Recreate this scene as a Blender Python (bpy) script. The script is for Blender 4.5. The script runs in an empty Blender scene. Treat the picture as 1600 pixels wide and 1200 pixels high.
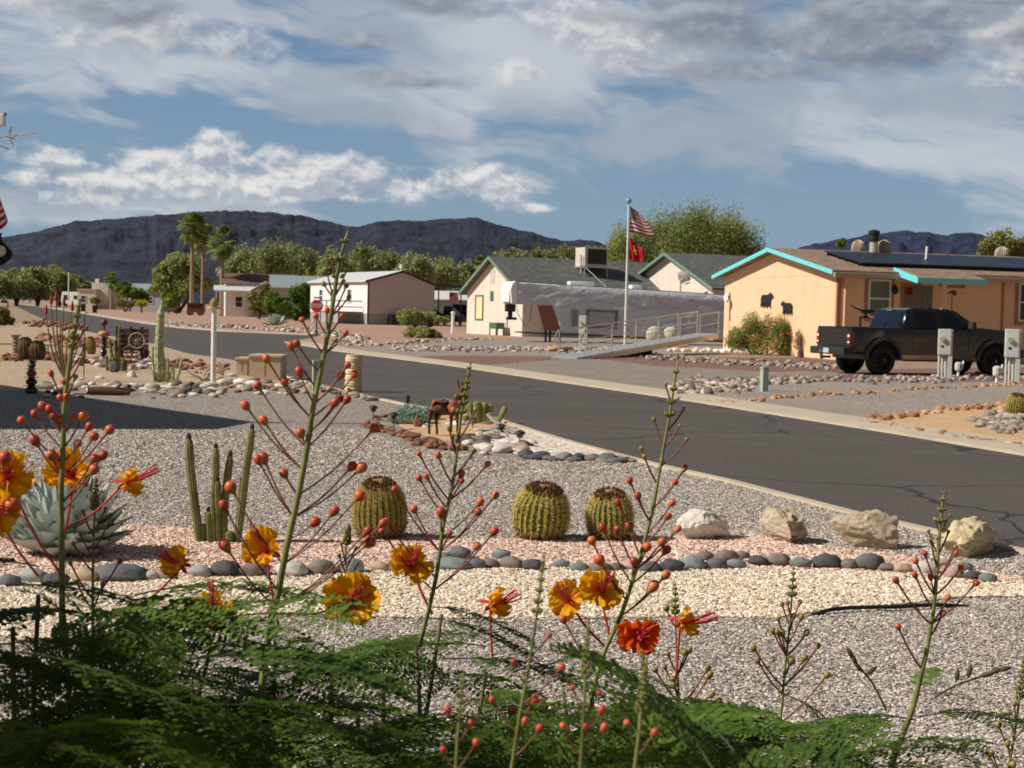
import bpy, bmesh, math, random
import numpy as np
from mathutils import Vector, Matrix, noise
SC = bpy.context.scene; COL = SC.collection
R = math.radians
# ------------------------------------------------------------------ camera
FPX = 2400.0; CAMZ = 1.6; ROLL = R(1.39); PITCH = math.atan(114.4/FPX)
camd = bpy.data.cameras.new('camera'); cam = bpy.data.objects.new('camera', camd); COL.objects.link(cam)
camd.sensor_width = 36; camd.lens = FPX/1600*36; camd.clip_start = .05; camd.clip_end = 20000
ROT = Matrix.Rotation(R(90)-PITCH, 3, 'X') @ Matrix.Rotation(ROLL, 3, 'Z')
cam.matrix_world = Matrix.Translation((0, 0, CAMZ)) @ ROT.to_4x4()
camd.dof.use_dof = True; camd.dof.focus_distance = 3.0; camd.dof.aperture_fstop = 21
SC.camera = cam
SC.view_settings.view_transform = 'Standard'; SC.view_settings.look = 'None'
SC.view_settings.exposure = -0.15; SC.view_settings.gamma = 1
# ------------------------------------------------------------------ sun
SUN_EL = R(40); SUN_AZ = math.atan2(-.975, -.222)            # azimuth measured from +Y towards +X
sdir = Vector((math.sin(SUN_AZ)*math.cos(SUN_EL), math.cos(SUN_AZ)*math.cos(SUN_EL), math.sin(SUN_EL)))
sd = bpy.data.lights.new('sun', 'SUN'); sd.energy = 5.0; sd.angle = R(.5); sd.color = (1, .95, .87)
so = bpy.data.objects.new('sun', sd); COL.objects.link(so); so.rotation_euler = sdir.to_track_quat('Z', 'Y').to_euler()
# ------------------------------------------------------------------ pixel <-> world (the photograph is 1600 x 1200)
def ray(px, py):
    d = ROT @ Vector(((px-800)/FPX, (600-py)/FPX, -1)); return d.normalized()
def G(px, py, z=0.0):
    d = ray(px, py); t = (z-CAMZ)/d.z; return Vector((d.x*t, d.y*t, z))
def D(px, py, Y):
    d = ray(px, py); t = Y/d.y; return Vector((d.x*t, Y, CAMZ+d.z*t))
def onwall(px, py, P0, dr):
    """ray against the vertical plane through P0 along dr -> (distance along, z)"""
    d = ray(px, py); n = Vector((-dr.y, dr.x, 0)); t = (Vector((P0.x, P0.y, 0))-Vector((0, 0, 0))).dot(n)/d.dot(n)
    p = d*t; return (Vector((p.x, p.y, 0))-Vector((P0.x, P0.y, 0))).dot(dr), CAMZ+p.z
def HZ(px, py, Y): return D(px, py, Y).z
# ------------------------------------------------------------------ world: sky texture + procedural clouds
W = bpy.data.worlds.new('World'); SC.world = W; W.use_nodes = True
NT = W.node_tree; NT.nodes.clear()
def nd(nt, t, **k):
    n = nt.nodes.new(t)
    for a, b in k.items():
        if a == 'ins':
            for i, v in b.items():
                if hasattr(v, 'is_linked') or isinstance(v, bpy.types.NodeSocket): nt.links.new(v, n.inputs[i])
                else: n.inputs[i].default_value = v
        else: setattr(n, a, b)
    return n
def mth(nt, op, a, b=0.0, c=0.0, clamp=False):
    n = nd(nt, 'ShaderNodeMath', operation=op, ins={0: a, 1: b, 2: c}); n.use_clamp = clamp; return n.outputs[0]
def azel(px, py):
    d = ray(px, py); return math.atan2(d.x, d.y), math.asin(d.z)
def cloud_group(name, blobs):
    g = bpy.data.node_groups.new(name, 'ShaderNodeTree')
    g.interface.new_socket('P', in_out='INPUT', socket_type='NodeSocketVector')
    g.interface.new_socket('F', in_out='OUTPUT', socket_type='NodeSocketFloat')
    gi = g.nodes.new('NodeGroupInput'); go = g.nodes.new('NodeGroupOutput'); cur = None
    for (x, y, rx, ry) in blobs:
        a, e = azel(x, y)
        s = nd(g, 'ShaderNodeVectorMath', operation='SUBTRACT', ins={0: gi.outputs[0], 1: (a, e, 0)})
        m = nd(g, 'ShaderNodeVectorMath', operation='MULTIPLY', ins={0: s.outputs[0], 1: (FPX/rx, FPX/ry, 0)})
        l = nd(g, 'ShaderNodeVectorMath', operation='LENGTH', ins={0: m.outputs[0]})
        f = mth(g, 'SUBTRACT', 1.0, l.outputs['Value'])
        cur = f if cur is None else mth(g, 'SMOOTH_MAX', cur, f, .35)
    g.links.new(cur, go.inputs[0]); return g
wsky = nd(NT, 'ShaderNodeTexSky', sky_type='NISHITA', sun_disc=False, sun_elevation=SUN_EL, sun_rotation=SUN_AZ, altitude=600, air_density=1.0, dust_density=1.2, ozone_density=2.2)
wn = nd(NT, 'ShaderNodeMix', data_type='RGBA'); wn.inputs[0].default_value = .5; NT.links.new(nd(NT, 'ShaderNodeVectorMath', operation='SCALE', ins={0: wsky.outputs[0], 'Scale': .085}).outputs[0], wn.inputs[6]); wn.inputs[7].default_value = (.36, .38, .40, 1)
NT.links.new(nd(NT, 'ShaderNodeBackground', ins={0: wn.outputs[2], 1: .42}).outputs[0], nd(NT, 'ShaderNodeOutputWorld').inputs[0])
W.cycles.sampling_method = 'MANUAL'; W.cycles.sample_map_resolution = 256
SC.cycles.max_bounces = 5; SC.cycles.diffuse_bounces = 2; SC.cycles.glossy_bounces = 3; SC.cycles.transmission_bounces = 3; SC.cycles.transparent_max_bounces = 6
# the visible sky: a far curved backdrop with the same sky texture and the cloud layers of the day
SM = bpy.data.materials.new('sky'); SM.use_nodes = True; NT = SM.node_tree; NT.nodes.clear()
geo = NT.nodes.new('ShaderNodeNewGeometry')
dirn = nd(NT, 'ShaderNodeVectorMath', operation='NORMALIZE', ins={0: nd(NT, 'ShaderNodeVectorMath', operation='SUBTRACT', ins={0: geo.outputs['Position'], 1: (0, 0, CAMZ)}).outputs[0]}).outputs[0]
sx = nd(NT, 'ShaderNodeSeparateXYZ', ins={0: dirn})
az = mth(NT, 'ARCTAN2', sx.outputs[0], sx.outputs[1]); el = mth(NT, 'ARCSINE', sx.outputs[2])
P = nd(NT, 'ShaderNodeCombineXYZ', ins={0: az, 1: el, 2: 0.0}).outputs[0]
def noi(scale, detail=6, rough=.55, vec=None, sc=(1, 1, 1), col=False, dist=0.0):
    m = nd(NT, 'ShaderNodeVectorMath', operation='MULTIPLY', ins={0: vec or P, 1: sc}).outputs[0]
    n = nd(NT, 'ShaderNodeTexNoise', noise_dimensions='2D', ins={'Vector': m, 'Scale': scale, 'Detail': detail, 'Roughness': rough, 'Distortion': dist})
    return n.outputs['Color' if col else 'Fac']
def mixc(f, a, b):
    n = nd(NT, 'ShaderNodeMix', data_type='RGBA'); n.clamp_factor = True
    for i, v in ((0, f), (6, a), (7, b)):
        if isinstance(v, bpy.types.NodeSocket): NT.links.new(v, n.inputs[i])
        else: n.inputs[i].default_value = v
    return n.outputs[2]
def sstep(x, a, b):
    n = nd(NT, 'ShaderNodeMapRange', interpolation_type='SMOOTHSTEP', ins={0: x, 1: a, 2: b, 3: 0.0, 4: 1.0}); return n.outputs[0]
sky = nd(NT, 'ShaderNodeTexSky', sky_type='NISHITA', sun_disc=False, sun_elevation=SUN_EL, sun_rotation=SUN_AZ, altitude=600, air_density=1.0, dust_density=1.2, ozone_density=2.2, ins={0: dirn})
skc = nd(NT, 'ShaderNodeVectorMath', operation='SCALE', ins={0: sky.outputs[0], 'Scale': .085}).outputs[0]
skc = mixc(.75, skc, mixc(sstep(el, .03, .24), (.25, .38, .53, 1), (.135, .265, .47, 1)))
# thin high layer, streaked
CIR = [(1250,190,620,110),(760,50,500,90),(1420,150,460,150),(300,110,300,56),(1500,258,360,40),(1000,225,330,36),(50,142,120,18),(620,190,260,36),(120,30,260,60),(200,325,380,36),(1050,60,300,110),(-200,150,300,60),(1800,120,400,200),(700,120,360,80),(330,20,260,40),(430,175,120,18),(150,335,260,26),(350,300,300,30)]
gC = cloud_group('high_clouds', CIR)
w1 = noi(10, 3, .5, col=True); w1 = nd(NT, 'ShaderNodeVectorMath', operation='SUBTRACT', ins={0: w1, 1: (.5, .5, .5)}).outputs[0]
w1 = nd(NT, 'ShaderNodeVectorMath', operation='MULTIPLY', ins={0: w1, 1: (.10, .035, 0)}).outputs[0]
Pw = nd(NT, 'ShaderNodeVectorMath', operation='ADD', ins={0: P, 1: w1}).outputs[0]
sk = nd(NT, 'ShaderNodeVectorRotate', rotation_type='Z_AXIS', ins={'Vector': Pw, 'Angle': R(10)}).outputs[0]
gc = nd(NT, 'ShaderNodeGroup', node_tree=gC, ins={0: Pw})
nz = noi(8, 9, .58, vec=sk, sc=(1, 4.0, 1))
fC = mth(NT, 'ADD', gc.outputs[0], mth(NT, 'MULTIPLY', mth(NT, 'SUBTRACT', nz, .5), 2.9))
aC = mth(NT, 'MULTIPLY', sstep(fC, -.12, .75), .88)
tone = noi(6, 7, .55, vec=sk, sc=(1, 2.4, 1))
cirrus = mixc(sstep(tone, .33, .66), (.40, .455, .53, 1), (.62, .655, .70, 1))
c = mixc(aC, skc, cirrus)
# heaped clouds: bright rims towards the sun, grey undersides
def heap(c, name, blobs, off, lit, shade, amp, alpha, lo=-.05, hi=.28, sc=34, soft=.9, bw=.35, bias=0.0):
    g = cloud_group(name, blobs)
    def F(vec):
        a = noi(sc, 9, .60, vec=vec, sc=(1, 1.5, 1), dist=.25)
        b = noi(sc*2.3, 3, .5, vec=vec, sc=(1, 1.3, 1))
        bb = mth(NT, 'MULTIPLY', mth(NT, 'SUBTRACT', .12, mth(NT, 'ABSOLUTE', mth(NT, 'SUBTRACT', b, .5))), amp*.9)
        gr = nd(NT, 'ShaderNodeGroup', node_tree=g, ins={0: vec}).outputs[0]
        ns = mth(NT, 'ADD', mth(NT, 'MULTIPLY', mth(NT, 'SUBTRACT', a, .5), amp*1.7), bb)
        return mth(NT, 'ADD', gr, ns), mth(NT, 'MULTIPLY_ADD', gr, bw, mth(NT, 'MULTIPLY', ns, 2.2))
    f0, s0 = F(P)
    Po = nd(NT, 'ShaderNodeVectorMath', operation='ADD', ins={0: P, 1: off}).outputs[0]
    f1, s1 = F(Po)
    l = sstep(mth(NT, 'ADD', mth(NT, 'SUBTRACT', s0, s1), bias), -.45*soft, .55*soft)
    al = mth(NT, 'MULTIPLY', sstep(f0, lo, hi), alpha)
    return mixc(al, c, mixc(l, shade, lit))
CU = [(70,250,60,22),(150,280,90,30),(240,245,80,24),(345,235,65,36),(330,275,120,40),(430,250,55,28),(470,275,100,38),(560,275,80,30),(540,265,60,22),(640,292,90,26),(740,282,80,26),(790,300,70,24),(840,325,40,10),(250,290,160,30),(410,298,80,16),(520,305,40,9),(130,305,90,18),(50,275,40,26)]
c = heap(c, 'heaped_clouds', CU, (-.0030, .0050, 0), (.92, .90, .87, 1), (.42, .47, .545, 1), 1.15, .86, -.16, .62, sc=22, soft=1.5, bw=.5, bias=-.05)
C2 = [(110,15,90,30),(160,45,90,30),(250,58,120,34),(340,66,70,30),(60,0,60,20),(810,110,60,22),(900,30,90,50),(985,75,120,42),(1330,60,120,30),(1590,50,90,40),(1590,110,60,40)]
c = heap(c, 'broken_clouds', C2, (-.004, .007, 0), (.82, .81, .80, 1), (.42, .455, .52, 1), 1.3, .8, -.25, .7, sc=15, soft=1.6, bw=.4)
C3 = [(175,8,100,24),(560,62,60,14),(595,120,80,17),(660,130,60,12),(690,2,80,22),(1090,30,150,50),(960,20,60,20),(1210,60,110,36),(1340,75,140,42),(1440,80,150,36),(1180,110,170,22),(1330,20,90,30),(1570,-5,120,14),(1600,60,60,22),(1480,30,100,30)]
c = heap(c, 'dark_clouds', C3, (-.004, .007, 0), (.47, .50, .55, 1), (.22, .25, .31, 1), 1.5, .84, -.25, .70, sc=11, soft=2.0, bw=.5, bias=-.2)
NT.links.new(nd(NT, 'ShaderNodeEmission', ins={0: c, 1: 1.0}).outputs[0], nd(NT, 'ShaderNodeOutputMaterial').inputs[0])
SM.cycles.emission_sampling = 'NONE'
na, ne, RS = 48, 24, 15000; vs = []; fs = []
for i in range(na+1):
    for j in range(ne+1):
        A = R(-50+100*i/na); E = R(-3+35*j/ne); vs.append((RS*math.cos(E)*math.sin(A), RS*math.cos(E)*math.cos(A), RS*math.sin(E)))
for i in range(na):
    for j in range(ne): fs.append((i*(ne+1)+j, i*(ne+1)+j+1, (i+1)*(ne+1)+j+1, (i+1)*(ne+1)+j))
sme = bpy.data.meshes.new('sky'); sme.from_pydata(vs, [], fs); sme.materials.append(SM)
sko = bpy.data.objects.new('sky', sme); COL.objects.link(sko); sko['kind'] = 'structure'
# ------------------------------------------------------------------ materials
MATS = {}
def srgb(c): return tuple((x/255/12.92 if x/255 <= .04045 else ((x/255+.055)/1.055)**2.4) for x in c)
def mat(name, col, rough=.7, var=.15, scale=8.0, bump=0.0, bscale=None, metal=0.0, coat=0.0, col2=None, stretch=(1, 1, 1), spec=.5, trans=0.0, coord='Object', perobj=0.0, detail=5):
    if name in MATS: return MATS[name]
    m = bpy.data.materials.new(name); m.use_nodes = True; nt = m.node_tree; b = nt.nodes['Principled BSDF']
    b.inputs['Roughness'].default_value = rough; b.inputs['Metallic'].default_value = metal
    b.inputs['Specular IOR Level'].default_value = spec
    if coat: b.inputs['Coat Weight'].default_value = coat; b.inputs['Coat Roughness'].default_value = .08
    t = nt.nodes.new('ShaderNodeTexCoord'); mp = nd(nt, 'ShaderNodeVectorMath', operation='MULTIPLY', ins={0: t.outputs[coord], 1: stretch})
    n = nd(nt, 'ShaderNodeTexNoise', ins={'Vector': mp.outputs[0], 'Scale': scale, 'Detail': detail, 'Roughness': .65})
    c1 = tuple(max(0, x*(1-var)) for x in col)+(1,); c2 = tuple(min(1, x*(1+var)) for x in (col2 or col))+(1,)
    r = nt.nodes.new('ShaderNodeValToRGB'); r.color_ramp.elements[0].position = .33; r.color_ramp.elements[1].position = .67
    r.color_ramp.elements[0].color = c1; r.color_ramp.elements[1].color = c2
    nt.links.new(n.outputs['Fac'], r.inputs[0]); out = r.outputs[0]
    if perobj:
        oi = nt.nodes.new('ShaderNodeObjectInfo')
        hs = nd(nt, 'ShaderNodeHueSaturation', ins={'Color': out, 'Value': mth(nt, 'MULTIPLY_ADD', oi.outputs['Random'], perobj, 1-perobj/2)}); out = hs.outputs[0]
    nt.links.new(out, b.inputs['Base Color'])
    rr = mth(nt, 'MULTIPLY_ADD', n.outputs['Fac'], .3, rough-.15, clamp=True); nt.links.new(rr, b.inputs['Roughness'])
    if bump:
        n2 = nd(nt, 'ShaderNodeTexNoise', ins={'Vector': mp.outputs[0], 'Scale': bscale or scale*3, 'Detail': 5, 'Roughness': .6})
        bp = nd(nt, 'ShaderNodeBump', ins={'Height': n2.outputs['Fac'], 'Strength': bump, 'Distance': .5/(bscale or scale*3)}); nt.links.new(bp.outputs[0], b.inputs['Normal'])
    if trans:
        out_n = [x for x in nt.nodes if x.type == 'OUTPUT_MATERIAL'][0]
        tr = nd(nt, 'ShaderNodeBsdfTranslucent', ins={'Color': out}); mx = nd(nt, 'ShaderNodeMixShader', ins={0: trans, 1: b.outputs[0], 2: tr.outputs[0]})
        nt.links.new(mx.outputs[0], out_n.inputs[0])
    MATS[name] = m; return m
def leafmat(name, c1, c2, scale=1.2, trans=.35, rough=.5):
    """foliage: light and dark leaves by position, some light through the blades"""
    return mat(name, c1, rough, .25, scale, col2=c2, trans=trans, spec=.3, detail=8)
def palette(nt, fac, cols):
    r = nt.nodes.new('ShaderNodeValToRGB'); r.color_ramp.interpolation = 'CONSTANT'
    while len(r.color_ramp.elements) < len(cols): r.color_ramp.elements.new(.5)
    for i, c in enumerate(cols):
        r.color_ramp.elements[i].position = i/len(cols); r.color_ramp.elements[i].color = tuple(c)+(1,)
    nt.links.new(fac, r.inputs[0]); return r.outputs[0]
def gravelmat(name, cols, size, bump=.6, patch=.18, pscale=.35):
    m = bpy.data.materials.new(name); m.use_nodes = True; nt = m.node_tree; b = nt.nodes['Principled BSDF']
    t = nt.nodes.new('ShaderNodeTexCoord')
    v = nd(nt, 'ShaderNodeTexVoronoi', ins={'Vector': t.outputs['Object'], 'Scale': 1/size})
    s = nd(nt, 'ShaderNodeSeparateXYZ', ins={0: v.outputs['Color']})
    c = palette(nt, s.outputs[0], cols)
    n = nd(nt, 'ShaderNodeTexNoise', ins={'Vector': t.outputs['Object'], 'Scale': pscale, 'Detail': 6, 'Roughness': .6})
    hs = nd(nt, 'ShaderNodeHueSaturation', ins={'Color': c, 'Value': mth(nt, 'ADD', mth(nt, 'MULTIPLY_ADD', n.outputs['Fac'], patch*2, 1-patch), mth(nt, 'MULTIPLY_ADD', s.outputs[1], .3, -.15))})
    nt.links.new(hs.outputs[0], b.inputs['Base Color']); b.inputs['Roughness'].default_value = .85; b.inputs['Specular IOR Level'].default_value = .25
    h = mth(nt, 'ADD', mth(nt, 'SUBTRACT', 1.0, v.outputs['Distance']), mth(nt, 'MULTIPLY', s.outputs[2], .8))
    bp = nd(nt, 'ShaderNodeBump', ins={'Height': h, 'Strength': bump, 'Distance': size*.5}); nt.links.new(bp.outputs[0], b.inputs['Normal'])
    MATS[name] = m; return m
# ------------------------------------------------------------------ mesh builder
class MB:
    def __init__(s): s.v = []; s.f = []
    def add(s, vs, fs):
        o = len(s.v); s.v += [tuple(p) for p in vs]; s.f += [tuple(i+o for i in f) for f in fs]; return s
    def box(s, x0, x1, y0, y1, z0, z1, M=None, bev=0.0):
        if bev:
            b = min(bev, (x1-x0)*.4, (y1-y0)*.4, (z1-z0)*.4); bm = bmesh.new(); bmesh.ops.create_cube(bm, size=1)
            for v in bm.verts: v.co = Vector((x0+(v.co.x+.5)*(x1-x0), y0+(v.co.y+.5)*(y1-y0), z0+(v.co.z+.5)*(z1-z0)))
            bmesh.ops.bevel(bm, geom=bm.edges[:], offset=b, segments=2, affect='EDGES', profile=.7)
            return s.bm(bm, M)
        p = [Vector((x, y, z)) for z in (z0, z1) for y in (y0, y1) for x in (x0, x1)]
        if M is not None: p = [M @ q for q in p]
        return s.add(p, [(0,2,3,1),(4,5,7,6),(0,1,5,4),(2,6,7,3),(0,4,6,2),(1,3,7,5)])
    def bm(s, bm, M=None):
        bm.verts.index_update(); vs = [(M @ v.co if M is not None else v.co.copy()) for v in bm.verts]
        s.add(vs, [[v.index for v in f.verts] for f in bm.faces]); bm.free(); return s
    def tube(s, pts, rad, n=8, cap=True, flat=1.0):
        pts = [Vector(p) for p in pts]; k = len(pts); rr = rad if hasattr(rad, '__len__') else [rad]*k
        o = []; t0 = (pts[1]-pts[0]).normalized(); up = Vector((0, 0, 1)) if abs(t0.z) < .9 else Vector((1, 0, 0))
        a = t0.cross(up).normalized()
        for i in range(k):
            t = (pts[min(i+1, k-1)]-pts[max(i-1, 0)])
            t = t.normalized() if t.length > 1e-9 else t0
            a = (a-t*a.dot(t)); a = a.normalized() if a.length > 1e-6 else t.orthogonal().normalized(); b = t.cross(a)
            o += [pts[i]+(a*math.cos(2*math.pi*j/n)+b*math.sin(2*math.pi*j/n)*flat)*rr[i] for j in range(n)]
        fs = [(i*n+j, i*n+(j+1) % n, (i+1)*n+(j+1) % n, (i+1)*n+j) for i in range(k-1) for j in range(n)]
        if cap: fs += [tuple(range(n-1, -1, -1)), tuple((k-1)*n+j for j in range(n))]
        return s.add(o, fs)
    def lathe(s, prof, n=24, c=(0, 0, 0), M=None, rib=0, ribd=0.0):
        o = []; c = Vector(c)
        for (r, z) in prof:
            for j in range(n):
                a = 2*math.pi*j/n; q = r*(1+(ribd*(abs(math.cos(a*rib/2))-.6) if rib else 0))
                p = Vector((q*math.cos(a), q*math.sin(a), z)); o.append((M @ p if M is not None else p)+c)
        k = len(prof); fs = [(i*n+j, i*n+(j+1) % n, (i+1)*n+(j+1) % n, (i+1)*n+j) for i in range(k-1) for j in range(n)]
        fs += [tuple(range(n-1, -1, -1)), tuple((k-1)*n+j for j in range(n))]
        return s.add(o, fs)
    def prism(s, poly, d, M=None):
        """poly: list of 3-D points, extruded by vector d"""
        d = Vector(d); n = len(poly); a = [Vector(p) for p in poly]; b = [p+d for p in a]; vs = a+b
        if M is not None: vs = [M @ p for p in vs]
        return s.add(vs, [tuple(range(n-1, -1, -1)), tuple(range(n, 2*n))]+[(i, (i+1) % n, n+(i+1) % n, n+i) for i in range(n)])
    def quads(s, vs, fs): return s.add(vs, fs)
    def build(s, name, m, parent=None, w=False, smooth=False, kind=None, shade=None):
        me = bpy.data.meshes.new(name); vs = s.v
        if w and parent is not None:
            mi = parent_m(parent).inverted(); vs = [tuple(mi @ Vector(p)) for p in vs]
        me.from_pydata([tuple(p) for p in vs], [], s.f); me.update()
        if m is not None: me.materials.append(m)
        if smooth: me.polygons.foreach_set('use_smooth', [True]*len(me.polygons))
        if smooth == 'auto': me.set_sharp_from_angle(angle=R(38))
        o = bpy.data.objects.new(name, me); COL.objects.link(o)
        if parent is not None: o.parent = parent
        if kind: o['kind'] = kind
        return o
def parent_m(p):
    m = Matrix.Identity(4)
    while p is not None:
        m = (Matrix.Translation(p.location) @ p.rotation_euler.to_matrix().to_4x4() @ Matrix.Diagonal((*p.scale, 1))) @ m; p = p.parent
    return m
def tag(o, label, cat, group=None):
    o['label'] = label; o['category'] = cat
    if group: o['group'] = group
    return o
def T(name, label, cat, loc=(0, 0, 0), rz=0.0, group=None):
    o = bpy.data.objects.new(name, None); COL.objects.link(o); o.location = loc; o.rotation_euler = (0, 0, rz); o.empty_display_size = .1
    return tag(o, label, cat, group)
def dup(o, parent=None, top=True):
    c = o.copy(); COL.objects.link(c); c.parent = parent
    for ch in [x for x in bpy.data.objects if x.parent == o]: dup(ch, c)
    return c
def npmesh(name, V, F, m, parent=None, smooth=False):
    """V (n,3), F (m,k) numpy arrays -> object"""
    me = bpy.data.meshes.new(name); k = F.shape[1]
    me.vertices.add(len(V)); me.vertices.foreach_set('co', V.astype(np.float32).ravel())
    me.loops.add(F.size); me.loops.foreach_set('vertex_index', F.astype(np.int32).ravel())
    me.polygons.add(len(F)); me.polygons.foreach_set('loop_start', np.arange(0, F.size, k, dtype=np.int32))
    me.polygons.foreach_set('loop_total', np.full(len(F), k, dtype=np.int32))
    if smooth: me.polygons.foreach_set('use_smooth', np.ones(len(F), dtype=bool))
    me.update(calc_edges=True); me.validate(); me.materials.append(m)
    o = bpy.data.objects.new(name, me); COL.objects.link(o)
    if parent is not None: o.parent = parent
    return o
def sheet(name, pts, z, m, kind='structure', sub=0, jit=0.0, seed=0):
    """flat ground polygon from photo pixels, laid at height z; the outline can be roughened"""
    P3 = [G(*p) for p in pts]
    if jit:
        rnd = random.Random(seed); q = []
        for i, p in enumerate(P3):
            b = P3[(i+1) % len(P3)]; L = (b-p).length; n = max(1, min(60, int(L/(jit*5))))
            for k in range(n):
                r = p.lerp(b, k/n)
                if k: r = r+Vector((rnd.uniform(-jit, jit), rnd.uniform(-jit, jit), 0))
                q.append(r)
        P3 = q
    n = len(P3); area = sum(P3[i].x*P3[(i+1) % n].y-P3[(i+1) % n].x*P3[i].y for i in range(n))
    if area < 0: P3 = P3[::-1]
    mb = MB(); side = [] if kind == 'stuff' else [(i+n, (i+1) % n+n, (i+1) % n, i) for i in range(n)]
    mb.add([(p.x, p.y, z) for p in P3]+[(p.x, p.y, -.03) for p in P3], [tuple(range(n))]+side)
    o = mb.build(name, m, kind=kind)
    return o
# ------------------------------------------------------------------ ground, road and gravel
greyc = [srgb(c) for c in ((184,172,160),(146,136,126),(166,146,132),(120,114,108),(204,192,176),(156,138,124),(106,100,94),(174,160,148))]
pinkc = [srgb(c) for c in ((206,162,140),(188,146,124),(220,192,170),(168,130,112),(228,208,188),(198,156,134))]
creamc = [srgb(c) for c in ((218,202,176),(204,184,154),(230,220,200),(182,160,130),(210,192,166),(192,166,130))]
redc = [srgb(c) for c in ((142,108,94),(130,98,86),(158,124,108),(118,90,80),(148,114,98))]
tanc = [srgb(c) for c in ((196,172,144),(184,156,126),(208,186,160),(170,144,118))]
m_grey = gravelmat('grey_gravel', greyc, .022, bump=.9); m_pink = gravelmat('pink_gravel', pinkc, .022); m_cream = gravelmat('cream_gravel', creamc, .022)
m_red = gravelmat('red_gravel', redc, .03); m_tan = gravelmat('tan_gravel', tanc, .03, patch=.25); m_far = gravelmat('desert_dirt', [srgb(c) for c in ((176,150,124),(160,138,112),(190,164,138),(150,124,100))], .06, patch=.3, pscale=.05)
m_farpink = gravelmat('pale_pink_gravel', [srgb(c) for c in ((192,154,134),(178,140,120),(202,168,148),(166,130,112))], .05, patch=.2, pscale=.1)
m_farg = gravelmat('far_grey_gravel', [srgb(c) for c in ((172,158,146),(150,138,128),(186,172,158),(134,124,116))], .04, patch=.2, pscale=.15)
m_sand = mat('sand', srgb((208,170,126)), .9, .12, 3, bump=.3, bscale=40)
m_conc = mat('kerb_concrete', srgb((200,184,160)), .85, .10, 1.2, bump=.15, bscale=30)
m_drive = mat('driveway_concrete', srgb((158,142,130)), .85, .08, 1.0, bump=.1, bscale=30)
# asphalt with aggregate and wandering sealed cracks
def asphalt():
    m = bpy.data.materials.new('asphalt'); m.use_nodes = True; nt = m.node_tree; b = nt.nodes['Principled BSDF']; t = nt.nodes.new('ShaderNodeTexCoord')
    n1 = nd(nt, 'ShaderNodeTexNoise', ins={'Vector': t.outputs['Object'], 'Scale': 60.0, 'Detail': 3, 'Roughness': .7})
    n2 = nd(nt, 'ShaderNodeTexNoise', ins={'Vector': t.outputs['Object'], 'Scale': .5, 'Detail': 6, 'Roughness': .6})
    r = nt.nodes.new('ShaderNodeValToRGB'); r.color_ramp.elements[0].position = .35; r.color_ramp.elements[1].position = .7
    r.color_ramp.elements[0].color = (.070, .059, .052, 1); r.color_ramp.elements[1].color = (.175, .150, .132, 1)
    nt.links.new(n1.outputs['Fac'], r.inputs[0])
    # tyre-worn lighter bands run along the street
    vr = nd(nt, 'ShaderNodeVectorRotate', rotation_type='Z_AXIS', ins={'Vector': t.outputs['Object'], 'Angle': -R(70)})
    n4 = nd(nt, 'ShaderNodeTexNoise', ins={'Vector': nd(nt, 'ShaderNodeVectorMath', operation='MULTIPLY', ins={0: vr.outputs[0], 1: (.9, .03, 1)}).outputs[0], 'Scale': 1.0, 'Detail': 3})
    hs = nd(nt, 'ShaderNodeHueSaturation', ins={'Color': r.outputs[0], 'Value': mth(nt, 'ADD', mth(nt, 'MULTIPLY_ADD', n2.outputs['Fac'], .35, .55), mth(nt, 'MULTIPLY', n4.outputs['Fac'], .5))})
    wv = nd(nt, 'ShaderNodeTexNoise', ins={'Vector': t.outputs['Object'], 'Scale': .5, 'Detail': 4})
    pv = nd(nt, 'ShaderNodeVectorMath', operation='MULTIPLY_ADD', ins={0: wv.outputs['Color'], 1: (2.2, 2.2, 0), 2: t.outputs['Object']})
    vo = nd(nt, 'ShaderNodeTexVoronoi', feature='DISTANCE_TO_EDGE', ins={'Vector': pv.outputs[0], 'Scale': .17})
    cr = nd(nt, 'ShaderNodeMapRange', ins={0: vo.outputs['Distance'], 1: .002, 2: .007, 3: 0.0, 4: 1.0})
    mx = nd(nt, 'ShaderNodeMix', data_type='RGBA'); nt.links.new(cr.outputs[0], mx.inputs[0]); mx.inputs[6].default_value = (.045, .040, .037, 1); nt.links.new(hs.outputs[0], mx.inputs[7])
    nt.links.new(mx.outputs[2], b.inputs['Base Color']); b.inputs['Roughness'].default_value = .9; b.inputs['Specular IOR Level'].default_value = .2
    bp = nd(nt, 'ShaderNodeBump', ins={'Height': n1.outputs['Fac'], 'Strength': .5, 'Distance': .006}); nt.links.new(bp.outputs[0], b.inputs['Normal']); return m
m_asph = asphalt()
def pavermat():
    m = bpy.data.materials.new('brick_pavers'); m.use_nodes = True; nt = m.node_tree; b = nt.nodes['Principled BSDF']; t = nt.nodes.new('ShaderNodeTexCoord')
    br = nd(nt, 'ShaderNodeTexBrick', ins={'Vector': t.outputs['Object'], 'Color1': srgb((164,148,134))+(1,), 'Color2': srgb((142,128,116))+(1,), 'Mortar': srgb((116,106,96))+(1,), 'Scale': 1.0, 'Mortar Size': .012, 'Brick Width': .3, 'Row Height': .15})
    n = nd(nt, 'ShaderNodeTexNoise', ins={'Vector': t.outputs['Object'], 'Scale': .8, 'Detail': 5})
    hs = nd(nt, 'ShaderNodeHueSaturation', ins={'Color': br.outputs[0], 'Value': mth(nt, 'MULTIPLY_ADD', n.outputs['Fac'], .5, .75)})
    nt.links.new(hs.outputs[0], b.inputs['Base Color']); b.inputs['Roughness'].default_value = .85; return m
m_pave = pavermat()
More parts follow.
